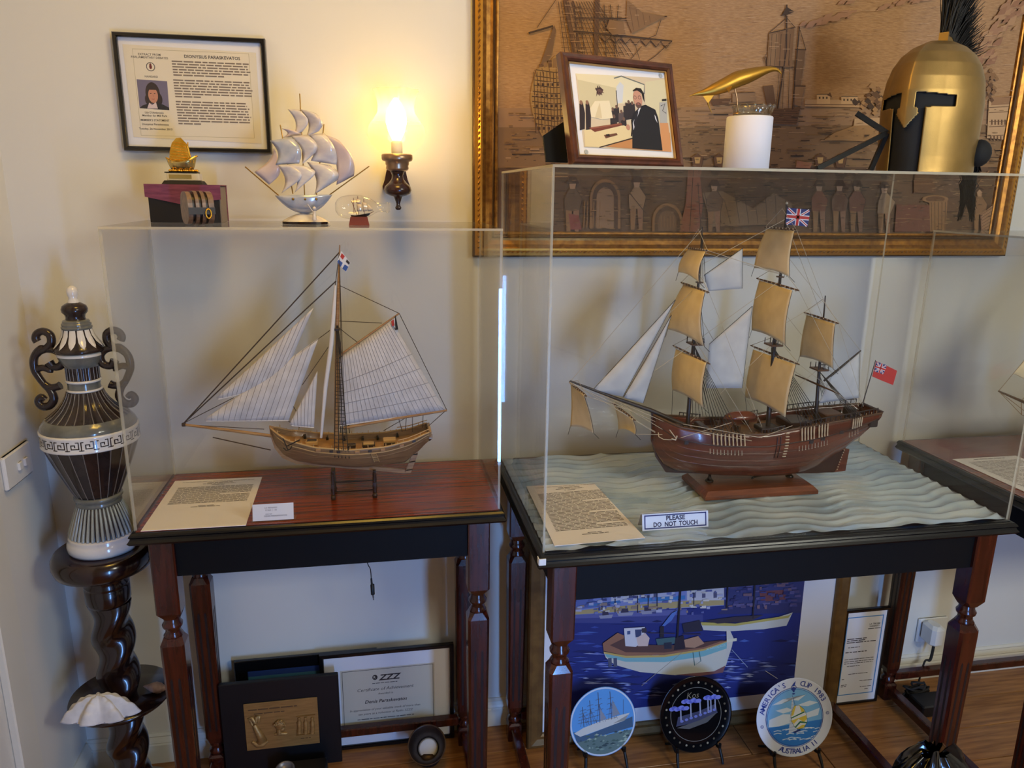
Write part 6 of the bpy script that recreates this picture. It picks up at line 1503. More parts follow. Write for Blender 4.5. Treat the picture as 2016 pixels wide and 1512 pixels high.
# bell-mouthed brass cup with a dial
mat('dull_bronze', (74, 58, 48), .4, metal=.65, c2=(54, 42, 36), scale=(20, 20, 20))
mat('dial_face', (96, 104, 108), .25); mat('dial_white', (214, 214, 210), .4)
fcx, fcy = 1.150, -.128
fb_ = thing('bronze_cup', 'dull bronze bell-mouthed cup with a dial inside by the table leg', 'cup', (fcx, fcy, 0))
MB().lathe([(.030, .0006), (.033, .006), (.032, .022), (.029, .030), (.02, .034)], (fcx, fcy, 0), 28).build('foot', 'dull_bronze', fb_)
ax_ = (V((-.10, -.62, .78))).normalized(); qx = V((0, 0, 1)).rotation_difference(ax_).to_matrix().to_4x4(); CM = Matrix.Translation((fcx, fcy+.008, .030)) @ qx
b = MB(); b.lathe([(.018, .002), (.029, .004), (.032, .010), (.034, .022), (.042, .044), (.052, .058), (.0545, .061), (.0535, .0625), (.050, .0595), (.040, .045), (.031, .024), (.030, .014), (.004, .0135)], (0, 0, 0), 40, xf=CM); b.build('bell', 'dull_bronze', fb_)
b = MB(); b.lathe([(.001, .0145), (.0275, .0145), (.0285, .0165), (.0275, .017)], (0, 0, 0), 28, xf=CM); b.build('dial', 'dial_face', fb_)
b = MB(CM); b.add([(-.0235, -.0022, .0178), (.0235, -.0022, .0178), (.0235, .0022, .0178), (-.0235, .0022, .0178)], [(0, 1, 2, 3)], 0, False, CM @ Matrix.Rotation(.75, 4, 'Z')); b.build('needle', 'dial_white', fb_)
b = MB(CM); b.ring = None; b.lathe([(.0225, .0172), (.0255, .0172), (.0255, .0176), (.0225, .0176)], (0, 0, 0), 28, xf=CM); b.build('dial_ring', 'dial_white', fb_)

# dark box with a grey ring at the lower picture edge
mat('grey_metal', (120, 120, 124), .35, metal=.6)
kx0 = PY(590, 1500, -.16).x
kb_ = thing('black_device', 'black boxy device with a grey ring in front of the plaque', 'device', (.78, -.155, 0))
MB().bbox((.735, -.185, .0008), (.868, -.125, .050), .004).build('body', 'board_black', kb_)
lm = Matrix.Translation((.752, -.160, .036)) @ Matrix.Rotation(-.35, 4, 'X')
b = MB(); b.lathe([(.024, 0), (.0265, .002), (.0265, .014), (.022, .016), (.0205, .010), (.005, .008)], (0, 0, 0), 32, xf=Matrix.Translation((.757, -.165, .046)) @ Matrix.Rotation(.25, 4, 'X')); b.build('ring', 'grey_metal', kb_)

# dangling audio plug
jx_, jy_ = PY(722, 1098, -.2).x, -.2
ap = thing('audio_plug', 'black jack plug dangling on a thin wire below the left table', 'cable', (jx_, jy_, .84))
p1, p2, p3 = PY(722, 1098, jy_), PY(729, 1120, jy_), PY(731, 1140, jy_)
MB().tube(catmull([V((jx_-.004, jy_, .846)), p1, p2, p3], 5), .0012, 6).build('wire', 'rope_black', ap)
b = MB(); b.tube([PY(731, 1139, jy_), PY(732, 1150, jy_), PY(733, 1151, jy_), PY(734, 1170, jy_)], [.0024, .0026, .0052, .0050], 10); b.build('plug_body', 'board_black', ap)
b = MB(); b.tube([PY(734, 1170, jy_), PY(735, 1176, jy_), PY(735, 1178, jy_), PY(735.5, 1181, jy_)], [.0020, .0020, .0012, .0016], 8); b.build('plug_tip', 'grey_metal', ap)

# ------------------------------------------------------------------ under the right table
mat('gold_frame', (128, 98, 54), .42, metal=.45, c2=(108, 80, 44), scale=(30, 30, 30))
PB, PT, PH = -.1235, -.1075, .800
pgx0, pgx1 = 1.4380, 2.4360
pup = V((0, PT-PB, PH)).normalized(); pux = V((1, 0, 0)); pn = pux.cross(pup); ph_ = math.hypot(PT-PB, PH)
PM = Matrix(((1, pup.x, pn.x, pgx0), (0, pup.y, pn.y, PB), (0, pup.z, pn.z, .0010), (0, 0, 0, 1))); pw_ = pgx1-pgx0
pg = thing('harbour_painting', 'gold framed blue painting of fishing boats leaning under the right table', 'painting', ((pgx0+pgx1)/2, PB, 0))
tilted_frame([(0, -.010), (0, .006), (.004, .012), (.012, .014), (.030, .010), (.040, .012), (.046, .008), (.0465, .0)], pw_, ph_, PM).build('frame', 'gold_frame', pg)
b = MB(PM); b.box((.004, .004, -.009), (pw_-.004, ph_-.004, .001)); b.build('mount', 'mat_board', pg)
A = Art(PM @ V((0, 0, .0012)), pux, pup, base=.0003, step=.00004)
def P7(X, Y_): return A.px(960+X/2.88, 1060+Y_/2.88)
wl, wr, wb = A.px(1112, 1300)[0], P7(1764, 550)[0], (P7(850, 930)[1]+P7(1750, 890)[1])/2
wt = ph_-.075
def cl(p): return (min(max(p[0], wl), wr), min(max(p[1], wb), wt))
def po(c, *pts): A.poly([cl(P7(*p)) for p in pts], c)
def li(c, w_, *pts): A.line([cl(P7(*p)) for p in pts], w_*.00055, c)
A.rect(wl, wb, wr, wt, (30, 42, 118))
BL1, BL2, BL3, WH = (34, 46, 128), (24, 32, 96), (70, 96, 172), (206, 206, 214)
rd = random.Random(21)
po((150, 160, 206), (430, -200), (1800, -300), (1800, 330), (430, 440)); po((132, 142, 196), (430, 290), (720, 280), (1340, 260), (1340, 380), (430, 440)); po((96, 110, 172), (430, 310), (560, 320), (600, 350), (720, 380), (430, 410))
for x0, x1, y0, c in ((700, 780, 300, (196, 198, 210)), (770, 860, 290, (206, 204, 206)), (880, 1060, 270, (190, 190, 210)), (1130, 1340, 240, (204, 200, 206)), (1350, 1420, 240, (120, 112, 130)), (1420, 1500, 260, (176, 172, 190))): po(c, (x0, y0), (x1, y0-8), (x1, 352), (x0, 362))
for x in (710, 735, 800, 825, 900, 940, 1160, 1215, 1280): po((90, 90, 120), (x, 305), (x+20, 303), (x+20, 335), (x, 338))
po((70, 130, 190), (850, 340), (1120, 322), (1120, 345), (860, 362)); po((70, 120, 180), (570, 375), (750, 350), (756, 366), (570, 388))
po((180, 160, 110), (430, 420), (640, 392), (1130, 352), (1360, 350), (1360, 375), (430, 436)); po((54, 58, 110), (1340, 250), (1800, 200), (1800, 380), (1500, 380), (1340, 400)); po((112, 62, 66), (1540, 300), (1690, 290), (1690, 345), (1550, 360)); po((44, 46, 96), (1360, 380), (1800, 360), (1800, 420), (1300, 430))
po((92, 96, 158), (430, 436), (1130, 400), (1130, 450), (430, 462)); po((60, 66, 132), (430, 456), (1220, 430), (1220, 480), (430, 480))
for i in range(90):
    x = rd.uniform(440, 1760); y = rd.uniform(470, 930); l = rd.uniform(40, 170); c = rd.choice([BL1, BL2, (44, 60, 146), (58, 76, 160), (22, 26, 80), BL3 if y < 800 else BL2]); h = rd.uniform(4, 12)
    po(c, (x, y), (x+l*.5, y-h), (x+l, y-2), (x+l*.5, y+h*.4))
for x, y, s_ in ((670, 440, 40), (780, 425, 48), (910, 415, 44)): po((150, 150, 172), (x-s_, y-4), (x+s_, y-10), (x+s_*.8, y+10), (x-s_*.8, y+14)); po((60, 52, 76), (x-s_*.5, y-28), (x+s_*.3, y-30), (x+s_*.4, y-8), (x-s_*.5, y-4))
for x, y0, y1 in ((648, 320, 415), (722, 340, 420), (850, 270, 420), (910, 290, 390), (960, 280, 410), (1168, 240, 400)): li((40, 36, 60), 5, (x, y0), (x, y1))
for i in range(150):   # loose brush strokes: quay front, then reflections round the boats
    x = rd.uniform(470, 1340); y = rd.uniform(250, 420); l = rd.uniform(8, 36); h = rd.uniform(4, 16)
    po(rd.choice([(176, 178, 206), (120, 128, 180), (214, 208, 200), (92, 100, 160), (70, 74, 128), (150, 130, 120)]), (x, y), (x+l, y-3), (x+l, y+h), (x, y+h))
for i in range(70):
    x = rd.uniform(1360, 1740); y = rd.uniform(240, 380); l = rd.uniform(10, 50); h = rd.uniform(5, 20)
    po(rd.choice([(62, 62, 118), (90, 84, 130), (44, 44, 96), (120, 92, 104), (78, 70, 112)]), (x, y), (x+l, y-3), (x+l, y+h), (x, y+h))
for i in range(130):
    a = rd.uniform(0, 2*PI); k_ = rd.uniform(.75, 1.35); x = 1020+430*k_*math.cos(a); y = 740+110*k_*math.sin(a); l = rd.uniform(30, 120); h = rd.uniform(3, 8)
    if y > 640: po(rd.choice([(150, 160, 206), (110, 124, 190), (84, 98, 176), (60, 76, 160), (130, 140, 200)]), (x-l/2, y), (x, y-h), (x+l/2, y), (x, y+h*.6))
# boat at the right
po((196, 196, 190), (1205, 475), (1400, 480), (1600, 455), (1725, 415), (1690, 490), (1560, 510), (1360, 522), (1220, 515)); po((180, 166, 90), (1205, 470), (1400, 478), (1700, 432), (1722, 418), (1700, 446), (1400, 492), (1212, 488)); po((54, 46, 60), (1230, 462), (1400, 440), (1560, 430), (1480, 466), (1300, 478)); po((40, 36, 56), (1100, 480), (1200, 460), (1215, 520), (1110, 530)); li((36, 30, 44), 9, (1515, 200), (1500, 450)); li((36, 30, 44), 7, (1360, 230), (1352, 390))
# main boat
po((208, 204, 190), (655, 640), (760, 668), (1000, 668), (1200, 640), (1380, 580), (1345, 720), (1280, 752), (1060, 770), (860, 752), (720, 712), (668, 672)); po((126, 180, 186), (660, 645), (780, 668), (1000, 664), (1220, 630), (1385, 570), (1378, 610), (1220, 664), (1000, 696), (780, 694), (672, 668)); po((196, 168, 96), (655, 636), (780, 660), (1000, 656), (1220, 620), (1388, 560), (1386, 570), (1220, 632), (1000, 668), (780, 672), (660, 648)); po((128, 84, 86), (1060, 768), (1280, 748), (1345, 715), (1330, 755), (1200, 775))
po((150, 104, 80), (650, 590), (735, 530), (770, 545), (770, 600), (900, 625), (1100, 622), (1250, 590), (1385, 568), (1220, 622), (1000, 655), (780, 660), (655, 632)); po((92, 62, 56), (690, 600), (770, 560), (920, 600), (1080, 600), (1340, 570), (1220, 612), (1000, 642), (780, 640))
po((212, 212, 220), (770, 505), (888, 497), (880, 580), (836, 610), (778, 605)); po((70, 90, 140), (788, 520), (806, 518), (806, 538), (788, 540)); po((60, 70, 110), (832, 512), (872, 510), (866, 552), (836, 556)); po((214, 190, 180), (840, 560), (890, 530), (915, 560), (905, 605), (850, 606)); po((60, 50, 60), (870, 505), (896, 502), (900, 528), (872, 530))
po((66, 98, 104), (950, 565), (1060, 555), (1068, 590), (960, 600)); po((36, 32, 44), (974, 495), (996, 494), (996, 556), (974, 558)); po((40, 30, 44), (1060, 560), (1108, 545), (1116, 620), (1052, 628)); po((40, 44, 62), (995, 586), (1040, 582), (1040, 620), (998, 622)); li((32, 26, 40), 11, (1092, 255), (1072, 560)); po((176, 136, 110), (1110, 570), (1190, 548), (1225, 590), (1170, 615), (1118, 612)); li((60, 46, 50), 4, (905, 530), (1060, 535)); li((60, 46, 50), 4, (1100, 538), (1205, 538))
po((206, 200, 190), (1350, 510), (1372, 520), (1390, 560), (1380, 610), (1345, 720), (1352, 600)); po((216, 212, 190), (1352, 566), (1408, 560), (1408, 576), (1354, 584)); A.text('AI NIKOLAOS', *P7(1290, 612), .010, (180, 210, 210), 0, 0, .14)
li((150, 140, 120), 3, (1100, 640), (940, 770), (870, 830)); li((150, 160, 180), 3, (1380, 625), (1470, 725)); li((200, 200, 200), 3, (1570, 745), (1640, 790)); po((84, 116, 190), (985, 490), (1040, 420), (1076, 400), (1040, 460), (1000, 492)); li((80, 110, 110), 5, (1160, 640), (1170, 715), (1205, 690), (1195, 635))
for x in (690, 720): po((80, 84, 110), (x-10, 674), (x+10, 672), (x+12, 720), (x-8, 726))
A.build('painting', pg)

# plates on stands
mat('porcelain', (222, 226, 236), .18, coat=.4); mat('plate_blue', (84, 150, 214), .2, coat=.4); mat('plate_black', (12, 12, 14), .14, coat=.5); mat('gold_rim', (190, 150, 70), .3, metal=.8); mat('easel_black', (12, 12, 12), .5)
def plate(name, label, u, v, y, r, lean, yaw, body, draw, stand_label):
    c = PY(u, v, y)
    n_ = V((math.sin(yaw)*math.cos(lean), -math.cos(yaw)*math.cos(lean), math.sin(lean))); ux = V((math.cos(yaw), math.sin(yaw), 0)); uy = n_.cross(ux)
    M = Matrix(((ux.x, uy.x, n_.x, c.x), (ux.y, uy.y, n_.y, c.y), (ux.z, uy.z, n_.z, c.z), (0, 0, 0, 1)))
    t = thing(name, label, 'plate', tuple(c-uy*r), 'souvenir plates under the right table')
    b = MB(); b.lathe([(.5*r, -.014), (.62*r, -.014), (.75*r, -.008), (r*.985, -.001), (r, .0014), (r*.988, .0022), (.965*r, .0010), (.74*r, .0004), (.001, .0)], (0, 0, 0), 56, xf=M); b.build('dish', body, t)
    A = Art(M @ V((0, 0, .0)), ux, uy, base=.0012, step=.00004); draw(A, r, t, M); A.build('decoration', t)
    # easel: two hooks in front, two legs behind
    e = thing('plate_easel', stand_label, 'easel', (c.x, c.y, 0), 'black plate easels')
    zb = c.z-uy.z*r
    for sd in (-1, 1):
        ang = .62; rim = M @ V((sd*r*math.sin(ang)*1.0, -r*math.cos(ang)*1.03, .004))
        foot_f = V((rim.x+sd*.004, rim.y-.030, .0036)); back = rim+V((0, .03, .002))
        hook = rim+V((0, -.010, .010))
        b = MB(); b.tube([hook, rim+V((0, -.009, -.003)), rim+V((0, .004, -.010)), rim+V((0, .03, -.004))], [.0042, .0046, .0046, .0042], 8)
        b.tube([rim+V((0, -.008, -.004)), rim.lerp(foot_f, .6)+V((0, 0, .004)), foot_f], [.0046, .0046, .0034], 8)
        b.tube([rim+V((0, .03, -.004)), V((rim.x, min(rim.y+.075, -.142), .0036))], [.0042, .0034], 8); b.build('side_frame', 'easel_black', e)
    q0 = M @ V((-r*math.sin(.62), -r*math.cos(.62)*1.03, .004)); q1 = M @ V((r*math.sin(.62), -r*math.cos(.62)*1.03, .004))
    MB().tube([q0+V((0, .03, -.004)), q1+V((0, .03, -.004))], .0034, 8).build('cross_bar', 'easel_black', e)
    return t
def d1(A, r, t, M):
    def rr(x): return x*r
    A.ell(0, 0, r*.95, r*.95, (88, 156, 222), 48)
    A.poly([(r*.95*math.cos(a), r*.95*math.sin(a)) for a in [PI*1.16+PI*.72*i/24 for i in range(25)]], (96, 120, 118))
    A.poly([(-rr(.9), -rr(.18)), (-rr(.5), -rr(.32)), (rr(.2), -rr(.16)), (rr(.9), rr(.02)), (rr(.9), -rr(.28)), (-rr(.8), -rr(.5))], (62, 92, 124))
    rd_ = random.Random(2)
    for i in range(60):
        x = rd_.uniform(-.75, .75); y = rd_.uniform(-.82, -.34)
        if x*x+y*y > .74: continue
        l = rd_.uniform(.05, .2); A.poly([(rr(x), rr(y)), (rr(x+l*.5), rr(y+.04)), (rr(x+l), rr(y)), (rr(x+l*.5), rr(y-.02))], rd_.choice([(70, 96, 92), (128, 152, 140), (48, 70, 76), (160, 178, 160)]))
    A.poly([(-rr(.88), -rr(.22)), (-rr(.6), -rr(.10)), (0, rr(.04)), (rr(.6), rr(.12)), (rr(.82), rr(.14)), (rr(.66), -rr(.06)), (rr(.1), -rr(.18)), (-rr(.7), -rr(.34))], (206, 208, 204)); A.poly([(rr(.3), -rr(.10)), (rr(.78), rr(.10)), (rr(.66), -rr(.06))], (150, 150, 146))
    for x, h in ((-.58, .50), (-.36, .66), (-.10, .86), (.26, .84)):
        A.line([(rr(x), rr(-.08+.12*(x+.6))), (rr(x-.02), rr(h))], .0016, (76, 66, 66))
        for k in range(5): yy = .06+.14*k*(h/.8); A.line([(rr(x-.18+.02*k), rr(yy-.02)), (rr(x+.16-.02*k), rr(yy+.01))], .0010, (90, 82, 84))
        for dx in (-.1, .1, .18): A.line([(rr(x+dx), rr(-.06+.1*(x+.6))), (rr(x-.01), rr(h*.62))], .0008, (84, 82, 90))
    A.poly([(rr(.28), rr(.10)), (rr(.30), rr(.60)), (rr(.52), rr(.14))], (132, 142, 158)); A.poly([(rr(-.08), rr(.02)), (rr(-.08), rr(.40)), (rr(.1), rr(.08))], (140, 146, 160)); A.line([(rr(.62), rr(.12)), (rr(.64), rr(.55))], .001, (84, 82, 90))
    A.ring(0, 0, r*.965, r*.05, (206, 216, 230), 56)
def d2(A, r, t, M):
    def rr(x): return x*r
    A.ring(0, 0, r*.985, r*.022, (150, 118, 66), 56); A.ring(0, 0, r*.70, r*.014, (120, 116, 108), 56)
    for i in range(26):
        a = 2*PI*i/26; A.ell(r*.83*math.cos(a), r*.83*math.sin(a), r*.030, r*.030, (92, 80, 58) if i % 3 else (150, 140, 116), 8)
    A.text('Kos', rr(-.08), rr(.50), r*.22, (120, 112, 92), .0, .2)
    A.poly([(-rr(.56), -rr(.26)), (-rr(.5), -rr(.02)), (rr(.1), rr(.08)), (rr(.55), rr(.22)), (rr(.60), -rr(.02)), (rr(.1), -rr(.20))], (52, 54, 84)); A.poly([(-rr(.54), -rr(.30)), (rr(.1), -rr(.16)), (rr(.6), -rr(.0)), (rr(.3), -rr(.24)), (-rr(.2), -rr(.36))], (84, 82, 82))
    for x, y, h in ((-.42, -.16, .34), (-.14, -.10, .42), (.12, -.06, .40), (.34, 0, .38), (.42, .02, .38), (.54, .06, .34)): A.rect(rr(x-.018), rr(y), rr(x+.018), rr(y+h), (150, 156, 182))
    for x, y, w_ in ((-.46, .20, .20), (-.12, .36, .20), (.46, .40, .17)):
        for k in range(7): A.ell(rr(x-w_+k*w_/3), rr(y+.02*math.sin(k*2)), rr(.08), rr(.055), (82, 92, 190) if k % 2 else (120, 128, 206), 10)
    for i in range(8): A.ell(rr(-.4+.13*i), rr(-.14+.03*i), rr(.05), rr(.035), (110, 120, 190), 8)
def d3(A, r, t, M):
    def rr(x): return x*r
    blue, mid = (36, 60, 150), (84, 160, 220)
    A.ell(0, 0, r*.735, r*.735, (120, 180, 230), 48)
    for p in (((-.6, .34), (-.3, .48), (.1, .42), (.3, .56), (.0, .52), (-.35, .36)), ((-.66, -.02), (-.3, .10), (.2, .06), (.66, .2), (.62, .02), (.2, -.06), (-.4, -.2), (-.68, -.2)), ((.05, .3), (.4, .4), (.62, .34), (.35, .26)), ((-.5, .2), (-.2, .26), (-.02, .18), (-.3, .12))): A.poly([(rr(x), rr(y)) for x, y in p], (214, 226, 242))
    A.poly([(r*.735*math.cos(a), r*.735*math.sin(a)) for a in [PI*1.10+PI*.86*i/24 for i in range(25)]], (44, 122, 206))
    rd_ = random.Random(5)
    for i in range(26):
        x = rd_.uniform(-.55, .55); y = rd_.uniform(-.62, -.28)
        if x*x+y*y < .46: A.line([(rr(x), rr(y)), (rr(x+.1), rr(y+.02)), (rr(x+.2), rr(y))], r*.02, (200, 220, 240))
    A.poly([(-rr(.06), rr(.56)), (-rr(.16), -rr(.40)), (rr(.06), -rr(.34))], (196, 208, 230))
    for k in range(11): yy = .48-.08*k; A.line([(rr(-.07-.009*k), rr(yy)), (rr(-.045+.008*k), rr(yy+.01))], .0007, (90, 96, 150))
    A.line([(-rr(.06), rr(.56)), (rr(.02), rr(.28))], .0012, blue)
    sp_ = [(.0, .30), (.12, .30), (.24, .20), (.32, .04), (.33, -.14), (.24, -.28), (.10, -.30), (.0, -.24), (-.08, -.10), (-.10, .06), (-.06, .20)]
    A.poly([(rr(x), rr(y)) for x, y in sp_], (222, 226, 232)); A.poly([(rr(x), rr(y)) for x, y in ((.0, .29), (.04, .30), (-.03, .06), (-.09, .04), (-.06, .18))], (214, 190, 70)); A.poly([(rr(x), rr(y)) for x, y in ((.12, .30), (.22, .22), (.26, .14), (.18, .12))], (214, 190, 70)); A.poly([(rr(x), rr(y)) for x, y in ((-.10, -.08), (.30, .04), (.32, -.06), (.24, -.14), (.1, -.04), (-.02, -.16))], (214, 190, 70)); A.poly([(rr(x), rr(y)) for x, y in ((-.10, .0), (.25, .14), (.27, .11), (-.10, -.03))], (36, 110, 84)); A.poly([(rr(x), rr(y)) for x, y in ((.0, -.24), (.14, -.10), (.33, -.14), (.32, -.17), (.15, -.15), (.02, -.27))], (36, 110, 84)); A.poly([(rr(x), rr(y)) for x, y in ((.04, -.29), (.2, -.2), (.30, -.2), (.22, -.29), (.10, -.305))], (214, 190, 70))
    A.line([(rr(x), rr(y)) for x, y in sp_+[sp_[0]]], .0012, (40, 90, 90)); A.poly([(-rr(.04), -rr(.36)), (rr(.14), -rr(.30)), (rr(.16), -rr(.34)), (0, -rr(.40))], (30, 50, 120))
    A.ring(0, 0, r*.75, r*.012, blue, 56); A.ring(0, 0, r*.71, r*.008, blue, 56)
    # cup emblem
    A.ell(0-rr(.03), rr(.72), rr(.06), rr(.05), blue, 14); A.poly([(-rr(.08), rr(.78)), (-rr(.03), rr(.86)), (rr(.03), rr(.92)), (rr(.0), rr(.80))], blue); A.poly([(-rr(.05), rr(.64)), (rr(.0), rr(.64)), (rr(.0), rr(.70)), (-rr(.05), rr(.70))], blue); A.ell(-rr(.03), rr(.60), rr(.04), rr(.02), blue, 12); A.ring(-rr(.02), rr(.76), r*.06, r*.014, blue, 16)
    def arc(s_, a0, a1, rad, h, flip=False):
        n_ = len(s_)
        for i, ch in enumerate(s_):
            if ch == ' ': continue
            a = a0+(a1-a0)*i/(n_-1); x, y = rad*math.cos(a), rad*math.sin(a)
            A.text(ch, x, y, h, blue, .008, 0, a-PI/2 if not flip else a+PI/2)
    arc("AMERICA'S", math.radians(168), math.radians(109), r*.86, r*.19); arc('CUP 1983', math.radians(76), math.radians(29), r*.86, r*.19); arc('AUSTRALIA II', math.radians(246), math.radians(310), r*.86, r*.19, True)
    for a in (math.radians(192), math.radians(4)): A.ring(r*.87*math.cos(a), r*.87*math.sin(a), r*.035, r*.010, blue, 16); A.text('C', r*.87*math.cos(a), r*.87*math.sin(a), r*.05, blue)
plate('ship_plate', 'round plate painted with a four-masted white ship on blue', 1187, 1420, -.207, .0995, .24, .05, 'plate_blue', d1, 'black easel under the blue ship plate')
plate('kos_plate', 'black souvenir plate with columns and the word Kos', 1370, 1406, -.226, .1105, .26, .0, 'plate_black', d2, 'black easel under the black Kos plate')
plate('cup_plate', "white plate lettered AMERICA'S CUP 1983 around a yacht", 1564, 1412, -.286, .1155, .22, -.06, 'porcelain', d3, "black easel under the white America's Cup plate")

# small certificate beside the painting
sx0, sx1, sz1 = 2.452, 2.606, .342
sf = wall_frame('small_certificate', 'thin black framed certificate with blue border beside the painting', sx0, sx1, .0006, sz1, -.088, [(0, 0), (0, .010), (.001, .012), (.008, .012), (.009, .006)], 'black_frame')
MB().box((sx0+.004, -.096, .004), (sx1-.004, -.0885, sz1-.004)).build('sheet', 'white_card', sf)
A = Art((sx0, -.0962, .0006), (1, 0, 0), (0, 0, 1)); W_ = sx1-sx0; A.frame(.010, .034, W_-.018, sz1-.026, .0032, (72, 140, 206))
def sq_(X, Y_): return A.px(1620+X/6.87, 1180+Y_/6.87)
A.ell(*sq_(215, 375), .009, .009, (90, 160, 214)); k_ = (60, 56, 66)
A.text('LA TROBE', W_-.046, sz1-.056, .0085, (30, 30, 36), .01); A.text('UNIVERSITY', W_-.046, sz1-.064, .0068, (30, 30, 36), .006); A.words(W_-.068, W_-.024, sz1-.072, .004, k_, 2)
for i, (X0, X1, Y_) in enumerate(((250, 590, 535), (290, 575, 557), (195, 710, 580), (340, 500, 648), (245, 590, 712), (190, 680, 805), (180, 680, 835), (170, 665, 862), (325, 495, 900), (345, 600, 1000), (165, 285, 1088), (495, 660, 1090), (150, 320, 1165), (165, 310, 1185), (500, 660, 1170), (560, 605, 1205))): A.words(max(sq_(X0, Y_)[0], .018), min(sq_(X1, Y_)[0], W_-.026), sq_((X0+X1)/2, Y_)[1], .0052 if i in (0, 1, 2, 4) else .0036, k_, i)
A.build('print', sf)

# power socket, adapter, cords, black brick
oc = PY(1822, 1232, -.005)
ps = thing('power_socket', 'white wall power socket near the floor right of the certificate', 'socket', (oc.x, 0, oc.z))
MB().bbox((oc.x-.030, -.010, oc.z-.058), (oc.x+.078, -.0005, oc.z+.030), .003).build('plate', 'white_plastic', ps)
ad = thing('plug_adapter', 'bulky white plug adapter in the wall socket', 'plug', (oc.x, -.03, oc.z))
b = MB(); b.bbox((oc.x-.026, -.075, oc.z-.040), (oc.x+.022, -.0105, oc.z+.032), .010); b.build('body', 'white_plastic', ad)
b = MB(); b.tube(catmull([V((oc.x-.004, -.058, oc.z-.040)), V((oc.x-.012, -.062, oc.z-.09)), V((oc.x-.03, -.06, .10)), V((oc.x-.05, -.07, .02))], 5), [.0045]*8+[.003]*8, 8); b.build('cord', 'rope_black', ad)
bk_ = V((2.742, -.150, 0))
br_ = thing('power_brick', 'black power supply brick on the floor under the right-hand table', 'power supply', tuple(bk_))
MB().bbox((bk_.x-.050, -.200, .0008), (bk_.x+.055, -.130, .042), .004).build('case', 'board_black', br_)
cdp = MB(); rd = random.Random(6); pts = []
for i in range(40):
    a = i*1.9; pts.append(V((2.742+.046*math.cos(a)*rd.uniform(.5, 1.1)+rd.uniform(-.012, .012), -.106+.017*math.sin(a)*rd.uniform(.4, 1.1), .007+.0013*i*rd.uniform(.4, 1.2))))
cdp.tube(catmull(pts, 3), .0038, 6)
tag(cdp.build('coiled_cord', 'rope_black', None, origin=(2.742, -.104, 0)), 'heap of black coiled cord behind the power brick', 'cord')

# crumpled black plastic bag
mat('bag_plastic', (8, 8, 10), .16, spec=.6, coat=.4, bump=.5, bscale=26)
bc = V((2.205, -.775, 0))
b = MB()
def bag(u, v):
    a = 2*PI*u; t = v
    r = (.150*(1-.10*math.sin(3*a+.6))-.03*t**2)*math.sqrt(max(0, 1-(t*.985)**3.2)); h_ = .430*t
    cr = .008*math.sin(7*a+9*t)+.006*math.sin(13*a-14*t)+.004*math.sin(23*a+6*t)
    return bc+V(((r+cr)*math.cos(a)*1.05, (r+cr)*math.sin(a)*.62, max(.0006, h_+.010*math.sin(4*a+3)*t*t+cr*.6*t)))
b.grid(bag, 72, 26)
tag(b.build('plastic_bag', 'bag_plastic', None, origin=bc), 'crumpled shiny black plastic bag at the lower picture edge', 'bag')
# ------------------------------------------------------------------ third table: sheet and model, mostly beyond the picture
P0 = [(2.634, -.215), (2.840, -.215), (2.860, -.505), (2.640, -.510)]
t = thing('information_sheet', 'typed sheet on the table cut by the right picture edge', 'paper', (2.74, -.36, T))
b = MB(); b.add([(x, y, T+.0004) for x, y in P0]+[(x, y, T+.0016) for x, y in P0], [(0, 1, 2, 3), (7, 6, 5, 4), (0, 4, 5, 1), (1, 5, 6, 2), (2, 6, 7, 3), (3, 7, 4, 0)]); b.build('page', 'paper', t)
A = Art((2.642, -.508, T+.0018), (1, 0, 0), (0, 1, 0))
for i in range(26): A.words(.018, .185, .262-.0088*i, .0042, (120, 100, 90), 700+i, 1 if (i+1) % 7 else .6)
A.words(.05, .15, .280, .005, (100, 84, 78), 770); A.build('print', t)
Y3 = -.335
def s3(u, v, d=0): return PY(u, v, Y3+d)
tip3 = s3(1966, 770)
xq0 = tip3.x+.135; L3 = .34; zq = tip3.z-.085
H3 = Hull(xq0, xq0+L3, Y3, [(0, zq+.020), (.3, zq), (.6, zq-.002), (1, zq+.016)], [(0, zq-.02), (.05, zq-.052), (.15, zq-.066), (.7, zq-.068), (.88, zq-.045), (1, zq-.010)], [(0, .003), (.08, .034), (.25, .050), (.6, .054), (1, .036)], [(0, .8), (.2, .45), (.5, .35), (.8, .6), (1, .7)])
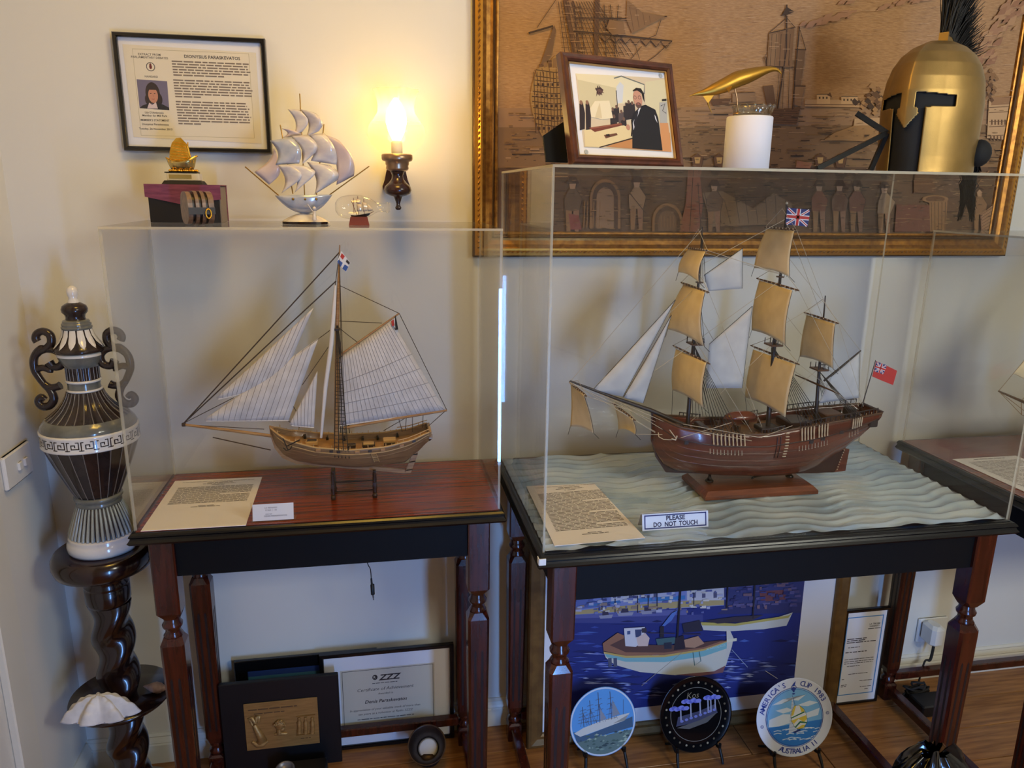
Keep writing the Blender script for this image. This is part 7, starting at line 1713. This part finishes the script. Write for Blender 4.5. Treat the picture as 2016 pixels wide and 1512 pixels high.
m3 = thing('schooner_model', 'ship model at the right picture edge with only its bowsprit showing', 'ship model', (xq0+L3/2, Y3, zq-.07))
h3 = H3.shell().build('hull', 'hull_wood', m3, solid=.0022); H3.strip(1, 0, 1, .002, .0004).build('cap_rail', 'hull_trim', h3); H3.deck(.012).build('deck', 'deck_wood', m3)
bt = V((xq0+.05, Y3, zq+.012)); MB().tube([bt, tip3.lerp(bt, .4), tip3], [.0045, .0038, .0022], 8).build('bowsprit', 'yard_wood', m3)
mt, mb_ = V((xq0+.13, Y3, 1.46)), V((xq0+.13, Y3, zq-.03)); MB().tube([mb_, mt], [.0045, .0016], 8).build('mast', 'pale_wood', m3)
b, fn = sail4([tip3.lerp(mt, .12), tip3.lerp(mt, .80), V((xq0+.09, Y3, zq+.05)), tip3.lerp(mt, .13)], (0, -.01, 0)); b.build('jib', 'sail_cream', m3, solid=.0008)
b = MB(); b.line(tip3, mt, .0009); b.line(tip3.lerp(bt, .4), mt.lerp(mb_, .3), .0008); b.line(tip3, V((xq0+.03, Y3, zq-.02)), .0008); dp = tip3.lerp(bt, .45)+V((0, 0, -.035)); b.line(tip3, dp, .0008); b.line(dp, V((xq0+.02, Y3, zq-.01)), .0008); b.line(tip3.lerp(bt, .4), dp, .0012)
for k in range(5): b.line(mt.lerp(mb_, .2), H3.pt(.36+.03*k, 1, -1), .0007)
b.build('rigging', 'rope_tan', m3, kind='stuff')
st3 = thing('model_cradle', 'dark cradle of the model at the right picture edge', 'stand', (xq0+L3/2, Y3, T))
for s_ in (.35, .7):
    x = xq0+L3*s_; b = MB(); b.prism([(-.045, T+.0006), (.045, T+.0006), (.034, zq-.048), (.014, zq-.0715), (-.014, zq-.0715), (-.034, zq-.048)], (x, Y3, 0), (0, 1, 0), (0, 0, 1), (1, 0, 0), -.004, .004); b.build('upright', 'dark_wood', st3)
MB().line((xq0+L3*.35, Y3, T+.02), (xq0+L3*.7, Y3, T+.02), .003, 8).build('cross_bar', 'dark_wood', st3)
